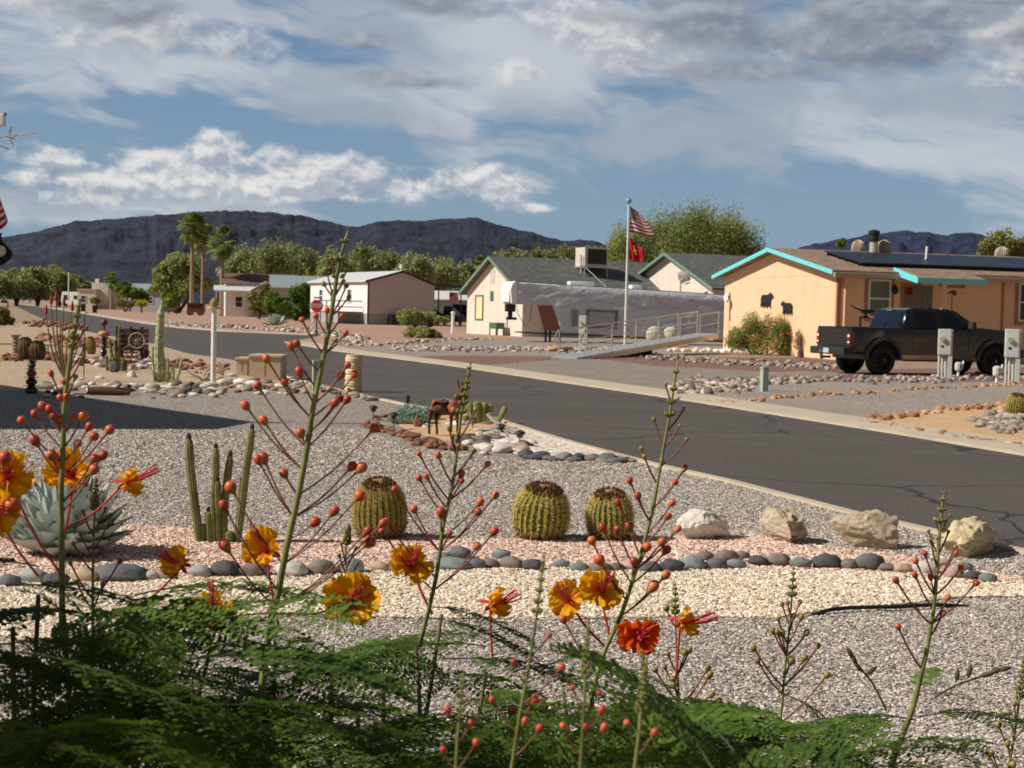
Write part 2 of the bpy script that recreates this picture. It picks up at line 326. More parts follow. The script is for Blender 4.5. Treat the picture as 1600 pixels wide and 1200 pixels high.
g = MB(); g.add([(-9000, -60, 0), (9000, -60, 0), (9000, 9000, 0), (-9000, 9000, 0)], [(0, 1, 2, 3)]); g.build('ground', m_far, kind='structure')
ROADN = [(22,477),(52,492),(85,505),(120,515),(178,526),(235,536),(292,552),(362,562),(430,584),(538,612),(585,622),(650,636),(720,646),(780,656),(840,676),(900,694),(1025,727),(1150,755),(1347,806),(1600,863),(1800,908),(2600,1090)]
ROADF = [(22,474),(85,483),(130,490.5),(175,498),(225,506),(275,512.5),(350,518.5),(400,520.5),(480,524)]
ROADF2 = [(444,535.5),(520,549),(700,572),(880,599),(1050,624),(1200,648),(1400,680),(1600,714),(1800,746),(2600,872)]
# near yard: one wide grey gravel sheet, the bands on top of it
sheet('yard_gravel', [(-500,1300),(-500,600),(0,612),(300,610),(560,615)]+[(x, y+1) for x, y in ROADN[9:]]+[(3000,1190),(3100,1300)], .004, m_grey)
sheet('tan_gravel_yard', [(-400,560),(-400,545),(0,512),(60,500),(100,515)]+[(x, y+.5) for x, y in ROADN[3:10]]+[(560,616),(400,606),(200,606),(0,612),(-200,612)], .008, m_tan)
road = sheet('road', ROADN+ROADF2[::-1]+[(490,527),(500,524),(480,524)]+ROADF[::-1][1:], .012, m_asph)
def strip(name, pts, wid, m, z0, z1, side=1):
    """kerb: a raised band of width wid beside a ground line"""
    P3 = [G(*p) for p in pts]; n = len(P3); L = []; 
    for i, p in enumerate(P3):
        t = (P3[min(i+1, n-1)]-P3[max(i-1, 0)]).normalized(); q = p+Vector((-t.y, t.x, 0))*wid*side; L.append((p, q))
    mb = MB()
    for i in range(n-1):
        (a, b), (c, d) = L[i], L[i+1]
        vs = [Vector((p.x, p.y, z)) for z in (z0, z1) for p in (a, b, d, c)]
        mb.add(vs, [(4,5,6,7),(0,4,7,3),(1,2,6,5)]+([(0,1,5,4)] if i == 0 else [])+([(2,3,7,6)] if i == n-2 else []))
    return mb.build(name, m, kind='structure')
strip('far_kerb', ROADF2, 1.05, m_conc, -.01, .05)
strip('far_left_kerb', [(22,474),(85,483),(130,490.5),(175,498),(225,506),(275,512.5),(350,518.5),(400,520.5),(480,524),(500,524)], 1.2, m_conc, -.01, .06)
strip('near_kerb', ROADN[8:], .10, m_conc, -.01, .03, side=-1)
# across the road
sheet('paver_driveway', [(752,571.5),(800,568),(905,559),(1025,573),(1100,577),(1190,583),(1320,582),(1320,588),(1190,589),(1090,597),(1062,612),(1055,621),(1040,619),(900,597)], .016, m_pave)
sheet('red_gravel_wedge', [(640,558),(700,556),(905,557),(800,568),(740,570)], .012, m_red)
sheet('red_gravel_bed', [(905,557.5),(985,552),(1100,559),(1250,558),(1320,566),(1320,578),(1190,581),(1100,575.5),(1020,571.5)], .012, m_red)
sheet('truck_drive_gravel', [(1150,590),(1320,578),(1800,572),(1800,598),(1400,596),(1200,597)], .012, m_red)
sheet('far_grey_gravel', [(530,549),(560,541),(700,530),(850,528),(950,530),(1130,540),(1130,555),(985,553),(905,557),(640,560),(600,561)], .004, m_farg)
sheet('pink_gravel_yard', [(470,524.5),(540,502),(730,505),(850,527),(700,533),(560,541),(520,546),(448,534)], .006, m_farpink)
sheet('right_grey_gravel', [(1060,612),(1080,600),(1200,593),(2500,585),(2500,640),(1370,652),(1345,660),(1165,633),(1070,622)], .006, m_farg)
sheet('concrete_apron', [(1160,633),(1200,627),(1290,627),(1370,643),(1345,662)], .012, m_drive)
sheet('sand_yard', [(1345,661),(1372,650),(1450,641),(1600,634),(2400,600),(2400,830),(1850,738),(1600,698),(1480,682)], .010, m_sand)
sheet('far_left_pink_gravel', [(60,473.5),(250,477),(500,500),(520,520),(480,521),(400,518),(275,509),(175,495),(85,480)], .004, m_farpink)
# planting bands in the near yard
PINKP = [(-300,835),(0,842),(190,822),(300,828),(430,840),(560,842),(760,845),(1000,842),(1180,838),(1300,858),(1400,868),(1500,890),(1650,912),(1700,925),(1540,912),(1400,900),(1150,893),(900,890),(600,893),(330,908),(0,912),(-300,925)]
CREAMP = [(-300,925),(0,912),(330,908),(600,893),(900,890),(1150,893),(1400,900),(1540,912),(1700,925),(1750,935),(1500,936),(1400,948),(1300,955),(1200,970),(1100,966),(950,968),(700,970),(520,966),(380,968),(250,985),(0,1010),(-300,1040)]
sheet('pink_gravel_band', PINKP, .010, m_pink, jit=.05, seed=3)
sheet('cream_gravel_band', CREAMP, .014, m_cream, jit=.05, seed=4)
sheet('donkey_bed_sand', [(625,664),(700,648),(760,655),(806,668),(800,680),(740,692),(680,688),(640,675)], .014, m_sand, jit=.06)
sheet('white_gravel_tail', [(735,690),(800,672),(850,680),(900,694),(985,716),(900,716),(820,712),(760,704)], .018, gravelmat('white_gravel', [srgb(c) for c in ((236,222,204),(222,200,180),(246,238,226),(206,180,158))], .05), jit=.06)
# loose stones as real geometry where the picture can resolve them
def stonemat(name, cols):
    m = bpy.data.materials.new(name); m.use_nodes = True; nt = m.node_tree; b = nt.nodes['Principled BSDF']
    a = nt.nodes.new('ShaderNodeAttribute'); a.attribute_type = 'INSTANCER'; a.attribute_name = 'rnd'
    c = palette(nt, a.outputs['Fac'], cols)
    t = nt.nodes.new('ShaderNodeTexCoord')
    fr = mth(nt, 'FRACT', mth(nt, 'MULTIPLY', a.outputs['Fac'], 37.0))
    n = nd(nt, 'ShaderNodeTexNoise', ins={'Vector': t.outputs['Object'], 'Scale': 60.0, 'Detail': 3})
    hs = nd(nt, 'ShaderNodeHueSaturation', ins={'Color': c, 'Saturation': .85, 'Value': mth(nt, 'ADD', mth(nt, 'MULTIPLY_ADD', fr, .42, .95), mth(nt, 'MULTIPLY', n.outputs['Fac'], .35))})
    nt.links.new(hs.outputs[0], b.inputs['Base Color']); b.inputs['Roughness'].default_value = .8; b.inputs['Specular IOR Level'].default_value = .3; return m
def scatter(name, pts, z, dens, size, m, seed, flat=.75):
    base = sheet(name, pts, z, m, kind='stuff')
    g = bpy.data.node_groups.new(name+'_nodes', 'GeometryNodeTree')
    g.interface.new_socket('Geometry', in_out='INPUT', socket_type='NodeSocketGeometry'); g.interface.new_socket('Geometry', in_out='OUTPUT', socket_type='NodeSocketGeometry')
    gi = g.nodes.new('NodeGroupInput'); go = g.nodes.new('NodeGroupOutput')
    dp = nd(g, 'GeometryNodeDistributePointsOnFaces', ins={'Mesh': gi.outputs[0], 'Density': dens, 'Seed': seed})
    def rv(lo, hi, s, typ='FLOAT_VECTOR'):
        n = nd(g, 'FunctionNodeRandomValue', data_type=typ)
        k = {'FLOAT_VECTOR': (0, 1), 'FLOAT': (2, 3)}[typ]
        n.inputs[k[0]].default_value = lo; n.inputs[k[1]].default_value = hi; n.inputs['Seed'].default_value = s
        return n.outputs[0] if typ == 'FLOAT_VECTOR' else n.outputs[1]
    st = nd(g, 'GeometryNodeStoreNamedAttribute', data_type='FLOAT', domain='POINT'); g.links.new(dp.outputs[0], st.inputs['Geometry'])
    st.inputs['Name'].default_value = 'rnd'; g.links.new(rv(0.0, 1.0, 5, 'FLOAT'), st.inputs['Value'])
    sp = nd(g, 'GeometryNodeSetPosition', ins={'Geometry': st.outputs[0]}); g.links.new(rv((0, 0, -size*.10), (0, 0, size*.12), 9), sp.inputs['Offset'])
    ic = nd(g, 'GeometryNodeMeshIcoSphere', ins={'Radius': size*.5, 'Subdivisions': 2})
    pn = g.nodes.new('GeometryNodeInputPosition')
    nn = nd(g, 'ShaderNodeTexNoise', ins={'Vector': pn.outputs[0], 'Scale': 1.1/size, 'Detail': 2})
    nc = nd(g, 'ShaderNodeVectorMath', operation='SUBTRACT', ins={0: nn.outputs['Color'], 1: (.5, .5, .5)})
    ns = nd(g, 'ShaderNodeVectorMath', operation='SCALE', ins={0: nc.outputs[0], 'Scale': size*1.0})
    s2 = nd(g, 'GeometryNodeSetPosition', ins={'Geometry': ic.outputs[0], 'Offset': ns.outputs[0]})
    sm = nd(g, 'GeometryNodeSetMaterial', ins={'Geometry': s2.outputs[0]}); sm.inputs['Material'].default_value = m
    ip = nd(g, 'GeometryNodeInstanceOnPoints', ins={'Points': sp.outputs[0], 'Instance': sm.outputs[0]})
    g.links.new(rv((-.3, -.3, 0), (.3, .3, 6.28), 7), ip.inputs['Rotation']); g.links.new(rv((.65, .65, .3), (1.4, 1.25, flat*.8), 8), ip.inputs['Scale'])
    g.links.new(ip.outputs[0], go.inputs[0])
    md = base.modifiers.new('stones', 'NODES'); md.node_group = g
    base['label'] = name.replace('_', ' '); return base
NEARG = [(-260,1300),(-260,1045),(0,1010),(250,985),(380,968),(520,966),(700,970),(950,968),(1100,966),(1200,970),(1300,955),(1400,948),(1500,936),(1750,935),(1950,960),(2300,1300)]
MIDG = [(-160,842),(0,842),(190,822),(300,828),(430,840),(560,842),(760,845),(1000,842),(1180,838),(1300,858),(1400,868),(1500,890),(1650,912),(1740,925),(1740,905),(1600,866),(1347,809),(1150,758),(1075,742),(-160,742)]
RIGHTG = [(1700,925),(1750,935),(1900,960),(1800,900),(1740,905)]
scatter('loose_grey_gravel', NEARG, .006, 5000, .0155, stonemat('grey_stones', greyc), 1)
scatter('loose_grey_gravel', MIDG, .006, 2700, .019, MATS.setdefault('gs', bpy.data.materials['grey_stones']), 2)
FARG_ = [(-200,742),(1075,742),(1020,727),(960,712),(900,722),(820,720),(740,712),(640,700),(570,672),(-200,672)]
scatter('loose_grey_gravel', FARG_, .006, 1100, .027, bpy.data.materials['grey_stones'], 6)
scatter('loose_pink_gravel', PINKP, .012, 3000, .022, stonemat('pink_stones', pinkc), 3)
scatter('loose_cream_gravel', CREAMP, .016, 3200, .021, stonemat('cream_stones', creamc), 4)
# strays kicked over the borders between the bands
scatter('stray_cream_gravel', [(-300,905),(600,875),(1150,875),(1650,900),(1750,950),(1300,985),(1100,992),(700,998),(380,998),(-300,1070)], .006, 110, .02, bpy.data.materials['cream_stones'], 21)
scatter('stray_pink_gravel', [(-300,815),(190,800),(560,820),(1180,818),(1500,872),(1700,920),(1150,905),(600,906),(-300,940)], .008, 90, .02, bpy.data.materials['pink_stones'], 22)
scatter('stray_grey_gravel', [(-300,830),(1180,840),(1700,925),(1500,950),(1100,975),(380,975),(-300,1020)], .02, 130, .018, bpy.data.materials['grey_stones'], 23)
# ------------------------------------------------------------------ mountains
def mountains(name, prof, Y0, Yc, seed, c1, c2):
    """prof: crest pixels; a ridged slope climbs from Y0 to the crest at Yc"""
    prof = sorted(prof); xs = np.array([p[0] for p in prof], float); ys = np.array([p[1] for p in prof], float)
    nx, ny = 560, 80; V = []; X0, X1 = xs[0], xs[-1]
    for i in range(nx):
        px = X0+(X1-X0)*i/(nx-1); py = np.interp(px, xs, ys)-2.6*noise.fractal(Vector((px/26, seed, 0)), .8, 2, 5); crest = D(px, py, Yc).z; a = ray(px, 480); ax = a.x/a.y
        for j in range(ny):
            t = j/(ny-1)*1.5; Y = Y0+(Yc-Y0)*t; x = ax*Y
            h = crest*(min(t, 1)**.85 if t <= 1 else max(0, 1-(t-1)*1.8))
            q = Vector((x/620, Y/900, seed)); r = noise.ridged_multi_fractal(q*2.2, .9, 2.1, 7, 1.0, 2.0)
            r2 = noise.fractal(Vector((x/90, Y/120, seed+5)), 1.0, 2.0, 5)
            w = 4*min(t, 1)*(1-min(t, 1))
            h += w*crest*.15*(r-1.0)+r2*8*min(1, w*2+.25)
            V.append((x, Y, max(h, -3)))
    V = np.array(V); F = np.array([(i*ny+j, (i+1)*ny+j, (i+1)*ny+j+1, i*ny+j+1) for i in range(nx-1) for j in range(ny-1)])
    m = mat(name+'_rock', c1, .95, .45, .012, col2=c2, bump=.6, bscale=.03, detail=12)  # distance haze is tinted blue into these rock colours
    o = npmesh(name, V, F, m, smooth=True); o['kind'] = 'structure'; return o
PR = [(-150,378),(-60,372),(0,370),(20,368),(60,360),(110,348),(150,343),(200,340),(240,336),(290,332),(320,331),(345,329),(362,331),(380,329),(400,331),(420,330),(440,333),(455,337),(470,336),(490,343),(520,348),(545,354),(560,352),(580,348),(595,345),(610,346),(630,345),(650,344),(668,342),(690,341),(710,342),(728,339),(742,340),(760,347),(780,352),(800,357),(830,362),(850,370),(880,376),(905,373),(930,375),(950,385),(1000,398),(1060,410),(1100,425),(1180,440),(1300,478)]
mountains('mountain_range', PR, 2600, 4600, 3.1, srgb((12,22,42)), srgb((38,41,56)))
PR2 = [(980,470),(1080,430),(1150,405),(1215,392),(1262,382),(1290,375),(1320,372),(1350,366),(1385,362),(1420,361),(1450,363),(1475,366),(1495,362),(1510,361),(1530,366),(1560,372),(1600,380),(1700,392),(1900,410)]
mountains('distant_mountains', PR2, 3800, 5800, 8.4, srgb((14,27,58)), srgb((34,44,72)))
# ------------------------------------------------------------------ building materials
m_wht = mat('white_paint', srgb((240,238,234)), .6, .04, 3); m_cream = mat('cream_siding', srgb((228,216,200)), .75, .05, 1.5, bump=.15, bscale=12)
m_stucco = mat('peach_stucco', srgb((246,201,162)), .85, .05, 1.2, bump=.35, bscale=40)
m_trimp = mat('rose_trim', srgb((176,122,98)), .7, .06, 3); m_turq = mat('turquoise_trim', srgb((120,222,226)), .5, .06, 4)
m_green = mat('sage_trim', srgb((118,146,122)), .6, .06, 4); m_dkgreen = mat('green_paint', srgb((74,112,84)), .6, .08, 6)
def shinglemat(name, c1, c2, row=.14):
    m = bpy.data.materials.new(name); m.use_nodes = True; nt = m.node_tree; b = nt.nodes['Principled BSDF']; t = nt.nodes.new('ShaderNodeTexCoord')
    br = nd(nt, 'ShaderNodeTexBrick', ins={'Vector': t.outputs['Object'], 'Color1': srgb(c1)+(1,), 'Color2': srgb(c2)+(1,), 'Mortar': srgb([x*.7 for x in c2])+(1,), 'Scale': 1.0, 'Mortar Size': .012, 'Brick Width': .35, 'Row Height': row})
    n = nd(nt, 'ShaderNodeTexNoise', ins={'Vector': t.outputs['Object'], 'Scale': 5.0, 'Detail': 8, 'Roughness': .75})
    hs = nd(nt, 'ShaderNodeHueSaturation', ins={'Color': br.outputs[0], 'Value': mth(nt, 'MULTIPLY_ADD', n.outputs['Fac'], 1.1, .45)})
    nt.links.new(hs.outputs[0], b.inputs['Base Color']); b.inputs['Roughness'].default_value = .9; b.inputs['Specular IOR Level'].default_value = .2
    bp = nd(nt, 'ShaderNodeBump', ins={'Height': br.outputs['Fac'], 'Strength': .4, 'Distance': .01}); nt.links.new(bp.outputs[0], b.inputs['Normal']); return m
m_shg = shinglemat('grey_shingles', (124,124,120), (96,98,96)); m_shb = shinglemat('tan_shingles', (178,152,128), (134,112,96))
m_brown = mat('brown_roof', srgb((118,92,76)), .85, .12, 4); m_metalroof = mat('white_metal_roof', srgb((222,220,214)), .45, .05, 2)
m_skirt = mat('grey_skirting', srgb((168,166,168)), .7, .06, 3, stretch=(6, 6, .2)); m_shade = mat('shade_taupe_siding', srgb((200,192,188)), .75, .05, 2, stretch=(5, 5, .3))  # m_shade: white siding toned down for shade, also used on taupe parts
m_dark = mat('dark_metal', (.018, .017, .016), .5, .3, 10); m_glass = mat('window_glass', (.035, .045, .045), .08, .2, 2, spec=.8); m_curt = mat('curtained_glass', srgb((110,112,100)), .25, .15, 6, stretch=(8, 8, .5))
m_alu = mat('aluminium', srgb((196,194,188)), .4, .06, 6, metal=.35); m_galv = mat('grey_utility_metal', srgb((206,206,198)), .55, .05, 4)
m_wood = mat('weathered_wood', srgb((92,58,44)), .85, .3, 6, bump=.4, stretch=(1, 1, 6)); m_rust = mat('rusty_iron', srgb((104,62,44)), .85, .35, 12, bump=.3)
m_beige = mat('beige_paint', srgb((208,180,148)), .6, .05, 2); m_black = mat('black_rubber', (.012, .012, .012), .75, .3, 20)
m_terr = mat('terracotta', srgb((164,96,70)), .8, .12, 8)
def wallbox(mb, O, a, b, u0, u1, v0, v1, z0, z1):
    """box in a house frame: O origin, a / b unit axes"""
    M = Matrix(((a.x, b.x, 0, O.x), (a.y, b.y, 0, O.y), (0, 0, 1, 0), (0, 0, 0, 1))); return mb.box(u0, u1, v0, v1, z0, z1, M)
def frameM(O, a):
    b = Vector((-a.y, a.x, 0)); return Matrix(((a.x, b.x, 0, O.x), (a.y, b.y, 0, O.y), (0, 0, 1, 0), (0, 0, 0, 1)))
def house_T(name, label, cat, O, a, group=None): return T(name, label, cat, (O.x, O.y, 0), math.atan2(a.y, a.x), group)
def gable(mb, L, Wd, z0, ze, zr, u0=0, v0=0):
    """solid gable body, ridge along u"""
    p = [(u0, v0, z0), (u0, v0, ze), (u0, v0+Wd/2, zr), (u0, v0+Wd, ze), (u0, v0+Wd, z0)]; return mb.prism(p, (L, 0, 0))
def roofslabs(mb, L, Wd, ze, zr, ov=.35, th=.12, u0=0, v0=0, ovu=None):
    ovu = ov if ovu is None else ovu; s = (zr-ze)/(Wd/2)
    mb.prism([(u0-ovu, v0-ov, ze-ov*s+.02), (u0-ovu, v0-ov, ze-ov*s+th), (u0-ovu, v0+Wd/2, zr+th), (u0-ovu, v0+Wd/2, zr+.02)], (L+2*ovu, 0, 0))
    mb.prism([(u0-ovu, v0+Wd+ov, ze-ov*s+.02), (u0-ovu, v0+Wd/2+.002, zr+.02), (u0-ovu, v0+Wd/2+.002, zr+th), (u0-ovu, v0+Wd+ov, ze-ov*s+th)], (L+2*ovu, 0, 0)); return mb
def bargeboard(mb, Wd, ze, zr, u, ov=.35, h=.2, t=.05, v0=0, th=.12):
    s = (zr-ze)/(Wd/2)
    for q in (0, 1):
        e = v0-ov if q == 0 else v0+Wd+ov; zz = ze-ov*s+th+.01
        mb.prism([(u, e, zz-h), (u, e, zz), (u, v0+Wd/2, zr+th+.01), (u, v0+Wd/2, zr+th+.01-h)] if q == 0 else [(u, e, zz-h), (u, v0+Wd/2, zr+th+.01-h), (u, v0+Wd/2, zr+th+.01), (u, e, zz)], (t, 0, 0))
    return mb
def window(par, u0, u1, z0, z1, v=0.0, axis='u', frame=m_wht, pane=m_glass, trim=None, sash=True, name='window'):
    """v: position of the wall face; axis 'u' = window lies along u facing -v; axis 'v' = along v facing -u"""
    def bx(mb, a0, a1, d0, d1, c0, c1): return mb.box(a0, a1, v-d1, v-d0, c0, c1) if axis == 'u' else mb.box(v-d1, v-d0, a0, a1, c0, c1)
    f = MB(); w = .07
    for q in ((u0, u0+w, z0, z1), (u1-w, u1, z0, z1), (u0+w, u1-w, z0, z0+w), (u0+w, u1-w, z1-w, z1)): bx(f, q[0], q[1], .01, .07, q[2], q[3])
    if sash: bx(f, u0+w, u1-w, .015, .06, (z0+z1)/2-.03, (z0+z1)/2+.03)
    fo = f.build(name, frame, par); p = MB(); bx(p, u0+w*.6, u1-w*.6, -.02, .025, z0+w*.6, z1-w*.6); p.build('pane', pane, fo)
    if trim:
        t = MB(); k = .14
        for q in ((u0-k, u0, z0-k, z1+k), (u1, u1+k, z0-k, z1+k), (u0, u1, z0-k, z0), (u0, u1, z1, z1+k)): bx(t, q[0], q[1], .004, .04, q[2], q[3])
        t.build('trim', trim, fo)
    return fo
# ------------------------------------------------------------------ peach house (right)
K = Vector((505/2400*60, 60, 0)); ua = Vector((math.cos(R(14)), math.sin(R(14)), 0)); HW = 11.8; HL = 30
ph = house_T('peach_house', 'peach stucco single storey house with turquoise roof edges and solar panels', 'house', K, ua)
ZE, ZR = 3.42, 4.42
gable(MB(), HL, HW, 0, ZE, ZR).build('wall', m_stucco, ph)
rf = roofslabs(MB(), HL, HW, ZE, ZR, .45).build('roof', m_shb, ph)
bargeboard(MB(), HW, ZE, ZR, -.50, .45, .17).build('bargeboard', m_turq, ph)
MB().box(-.44, HL, -.58, -.452, ZE-.22, ZE-.03, bev=.03).build('gutter', mat('taupe_gutter', srgb((186,160,138)), .6, .05, 3), ph)
MB().box(-.010, -.002, .1, HW-.1, ZE-.10, ZE-.05).build('joint_strip', m_stucco, ph)
t = MB(); t.box(-.05, .12, -.05, .003, .3, ZE-.12); t.box(-.05, -.004, -.02, .1, .3, ZE-.12); t.build('corner_board', m_trimp, ph)
MB().tube([(.25, -.12, ZE-.25), (.25, -.1, ZE-.55), (.25, -.07, .3)], .045, 6).build('downpipe', m_stucco, ph)
hu = lambda x, y: onwall(x, y, K, ua)
def hwin(x0, x1, y0, y1, **k):
    a, b = hu(x0, y0), hu(x1, y1); return window(ph, a[0], b[0], b[1], a[1], 0, 'u', trim=m_trimp, **k)
hwin(1357, 1390, 436, 497, pane=m_curt); hwin(1592, 1622, 442, 503); hwin(1474, 1502, 430, 445, sash=False)
a = hu(1408, 437)[0]; b_ = hu(1440, 437)[0]
d = MB().box(a, b_, -.05, .002, .9, 3.05).build('door', m_trimp, ph); e = MB()
for k in range(5): e.box(a+.12+k*.26, a+.12+k*.26+.20, -.075, -.051, 1.0, 2.95)
e.build('pane', m_curt, d); MB().box(b_-.14, b_-.08, -.11, -.076, 1.85, 2.0, bev=.01).build('handle', m_dark, d)
# porch hood
p0 = hu(1402, 422)[0]-.1; p1 = hu(1492, 430)[0]+.25; PD = 1.9
po = MB(); po.prism([(p0, 0, ZE+.12), (p0, -PD, ZE-.28), (p0, -PD, ZE-.18), (p0, 0, ZE+.24)], (p1-p0, 0, 0)); po = po.build('porch_roof', m_shb, ph)
t = MB(); t.box(p0-.06, p1+.06, -PD-.05, -PD-.003, ZE-.37, ZE-.20); t.prism([(p0-.06, 0, ZE-.03), (p0-.06, -PD, ZE-.40), (p0-.06, -PD, ZE-.16), (p0-.06, 0, ZE+.25)], (.055, 0, 0)); t.build('trim', m_turq, po)
q = (p0+p1)/2-.35; t = MB(); t.box(q, q+.16, -PD+.08, -PD+.24, .1, ZE-.3); t.build('porch_post', mat('post_paint', srgb((226,190,166)), .7, .05, 3), ph)
MB().lathe([(.05, 0), (.12, .05), (.13, .22), (.05, .32), (.02, .38)], 10, (hu(1405, 437)[0]-.25, -.18, 2.62)).build('wall_lamp', m_dark, ph)
MB().box(hu(1566, 436)[0], hu(1566, 436)[0]+.1, -.03, .001, .3, ZE-.15).build('wall_batten', m_trimp, ph)
# roof plumbing and solar
def roofz(v): return ZE+(ZR-ZE)*min(v, HW-v)/(HW/2)+.12
def turbine(px, py, v, r):
    sx_, z = onwall(px, py, K+v*Vector((-ua.y, ua.x, 0)), ua); o = MB(); o.lathe([(r*.62, roofz(v)-.25), (r*.62, z-.30)], 12, (sx_, v, 0)).build('vent_neck', m_beige, ph)
    MB().lathe([(r*.6, -.30), (r*.95, -.22), (r, 0), (r*.8, .2), (r*.3, .3), (.02, .32)], 96, (sx_, v, z), rib=24, ribd=.3).build('turbine_vent', mat('galvanised_vent', srgb((196,180,160)), .6, .1, 9), ph, smooth='auto')
turbine(1341, 386, HW/2+.6, .27); turbine(1381, 386, HW/2-.4, .28); turbine(1565.5, 396, HW/2+.6, .29)
sx_, z_ = onwall(1366, 362, K+5.2*Vector((-ua.y, ua.x, 0)), ua)
ch = MB().lathe([(.18, roofz(5.2)-.2), (.18, z_-.35)], 16, (sx_, 5.2, 0)).build('chimney', m_alu, ph); MB().lathe([(.22, z_-.42), (.24, z_-.30), (.21, z_-.28), (.21, z_-.12), (.25, z_-.10), (.25, z_+.02), (.1, z_+.08)], 16, (sx_, 5.2, 0)).build('chimney_cap', m_dark, ch)
sx_, z_ = onwall(1447, 385, K+2.6*Vector((-ua.y, ua.x, 0)), ua); MB().tube([(sx_, 2.6, roofz(2.6)-.1), (sx_+.05, 2.6, z_)], .05, 8).build('vent_pipe', m_wht, ph)
def panel_proj(px, py, v): return onwall(px, py, K+v*Vector((-ua.y, ua.x, 0)), ua)[0]
m_solar = mat('solar_glass', (.024, .024, .026), .42, .1, .6, spec=.35)
s0 = panel_proj(1340, 417, .8); s = (ZR-ZE)/(HW/2)
for i in range(12):
    for j in (0, 1):
        v0 = .85+j*1.72; x0 = s0+.2+i*1.09; o = MB(); o.prism([(x0, v0, ZE+s*v0+.24), (x0, v0, ZE+s*v0+.29), (x0, v0+1.69, ZE+s*(v0+1.69)+.29), (x0, v0+1.69, ZE+s*(v0+1.69)+.24)], (1.07, 0, 0)); o.build('solar_panel', m_solar, ph)
t = MB()
for v0 in (1.1, 2.3, 3.0, 4.0): t.box(s0+.2, s0+13.2, v0, v0+.05, ZE+s*v0+.10, ZE+s*v0+.235)
t.build('panel_rail', m_dark, ph)
# bears and plaque on the gable wall
ub = Vector((-ua.y, ua.x, 0))
def bear(px, py, sc, flip, label):
    s_, z = onwall(px, py, K-ua*.03, ub); o = K+ub*s_-ua*.05
    r = T('bear_silhouette', label, 'wall art', (o.x, o.y, z), math.atan2(ub.y, ub.x), 'black bear cut-outs on the peach gable')
    P_ = [(-.50,-.05),(-.52,.20),(-.44,.36),(-.25,.42),(0,.38),(.20,.43),(.32,.50),(.36,.56),(.42,.50),(.54,.40),(.60,.28),(.56,.22),(.44,.20),(.36,.08),(.34,-.20),(.40,-.42),(.24,-.42),(.20,-.12),(.08,-.06),(.06,-.42),(-.08,-.42),(-.12,-.08),(-.24,-.08),(-.22,-.40),(-.36,-.42),(-.40,-.16),(-.44,-.38),(-.56,-.40)]
    MB().prism([(x*sc*flip*1.8, 0, y*sc*1.05) for x, y in P_], (0, .03, 0)).build('bear', m_dark, r)
bear(1198.5, 470, .62, -1, 'larger black bear cut-out on the peach gable wall, facing right'); bear(1230, 482, .55, 1, 'smaller black bear cut-out on the peach gable wall, above the shrub')
s_, z = onwall(1135, 465, K-ua*.03, ub); pl = T('house_plaque', 'small white oval number plaque on the peach gable beside its left corner', 'plaque', (*(K+ub*s_-ua*.04).xy, z), math.atan2(ub.y, ub.x))
MB().lathe([(.28, -.02), (.28, .02)], 20, M=Matrix.Rotation(R(90), 4, 'X') @ Matrix.Diagonal((1, .6, 1, 1))).build('plate', m_wht, pl)
# ------------------------------------------------------------------ grey-roofed house
A1 = G(815.5, 526); A0 = G(729, 521); gv = (A0-A1); GW = gv.length; gb = gv.normalized(); ga = Vector((gb.y, -gb.x, 0))
gh = house_T('grey_roof_house', 'cream house with grey shingle roof and sage trim behind the covered trailer', 'house', A1, ga)
GE, GR = 2.85, 4.98
gable(MB(), 20, GW, 0, GE, GR).build('wall', m_cream, gh)
roofslabs(MB(), 20, GW, GE, GR, .55, ovu=.45).build('roof', m_shg, gh); bargeboard(MB(), GW, GE, GR, -.50, .55, .20).build('bargeboard', m_green, gh)
def gwin(x0, x1, y0, y1): 
    a, b = onwall(x0, y0, A1, gb), onwall(x1, y1, A1, gb); return min(a[0], b[0]), max(a[0], b[0]), b[1], a[1]
w = gwin(744, 755, 461, 500); window(gh, w[0], w[1], w[2], w[3], 0, 'v', frame=m_dkgreen, pane=mat('cream_blind', srgb((240,222,170)), .6, .03, 3), sash=False)
w = gwin(768, 773, 421, 442); MB().box(-.03, .002, w[0], w[1], w[2], w[3]).build('gable_vent', m_shade, gh)
w = gwin(767, 771, 455, 470); MB().box(-.05, .002, w[0], w[1], w[2], w[3]).build('shutter', m_dkgreen, gh)
t = MB()
for k in range(1, 7): t.box(-.006, .002, GW*k/7-.012, GW*k/7+.012, .1, GE+(GR-GE)*min(GW*k/7, GW-GW*k/7)/(GW/2)-.1)
t.build('siding_joints', m_shade, gh)
MB().tube([(1.5, -.06, .2), (1.5, -.06, 2.4)], .03, 6).build('conduit', m_alu, gh)
# rear wing with its own gable
Bp = D(1047, 394, 100); bw = 10.5; B1 = Vector((Bp.x, Bp.y, 0))-gb*bw/2
bz = Bp.z-.15; be = bz-bw/2*.40
wg = gh
def rel(o, O, a): pass
rw = MB(); M_ = frameM(B1, ga); Mi = frameM(A1, ga).inverted() @ M_
t = MB(); gable(t, 14, bw, 0, be, bz); t2 = MB(); t2.add([Mi @ Vector(p) for p in t.v], t.f); t2.build('wing_wall', m_cream, gh)
t = MB(); roofslabs(t, 14, bw, be, bz, .55, ovu=.45); t2 = MB(); t2.add([Mi @ Vector(p) for p in t.v], t.f); t2.build('wing_roof', m_shg, gh)
t = MB(); bargeboard(t, bw, be, bz, -.5, .55, .2); t2 = MB(); t2.add([Mi @ Vector(p) for p in t.v], t.f); t2.build('bargeboard', m_green, gh)
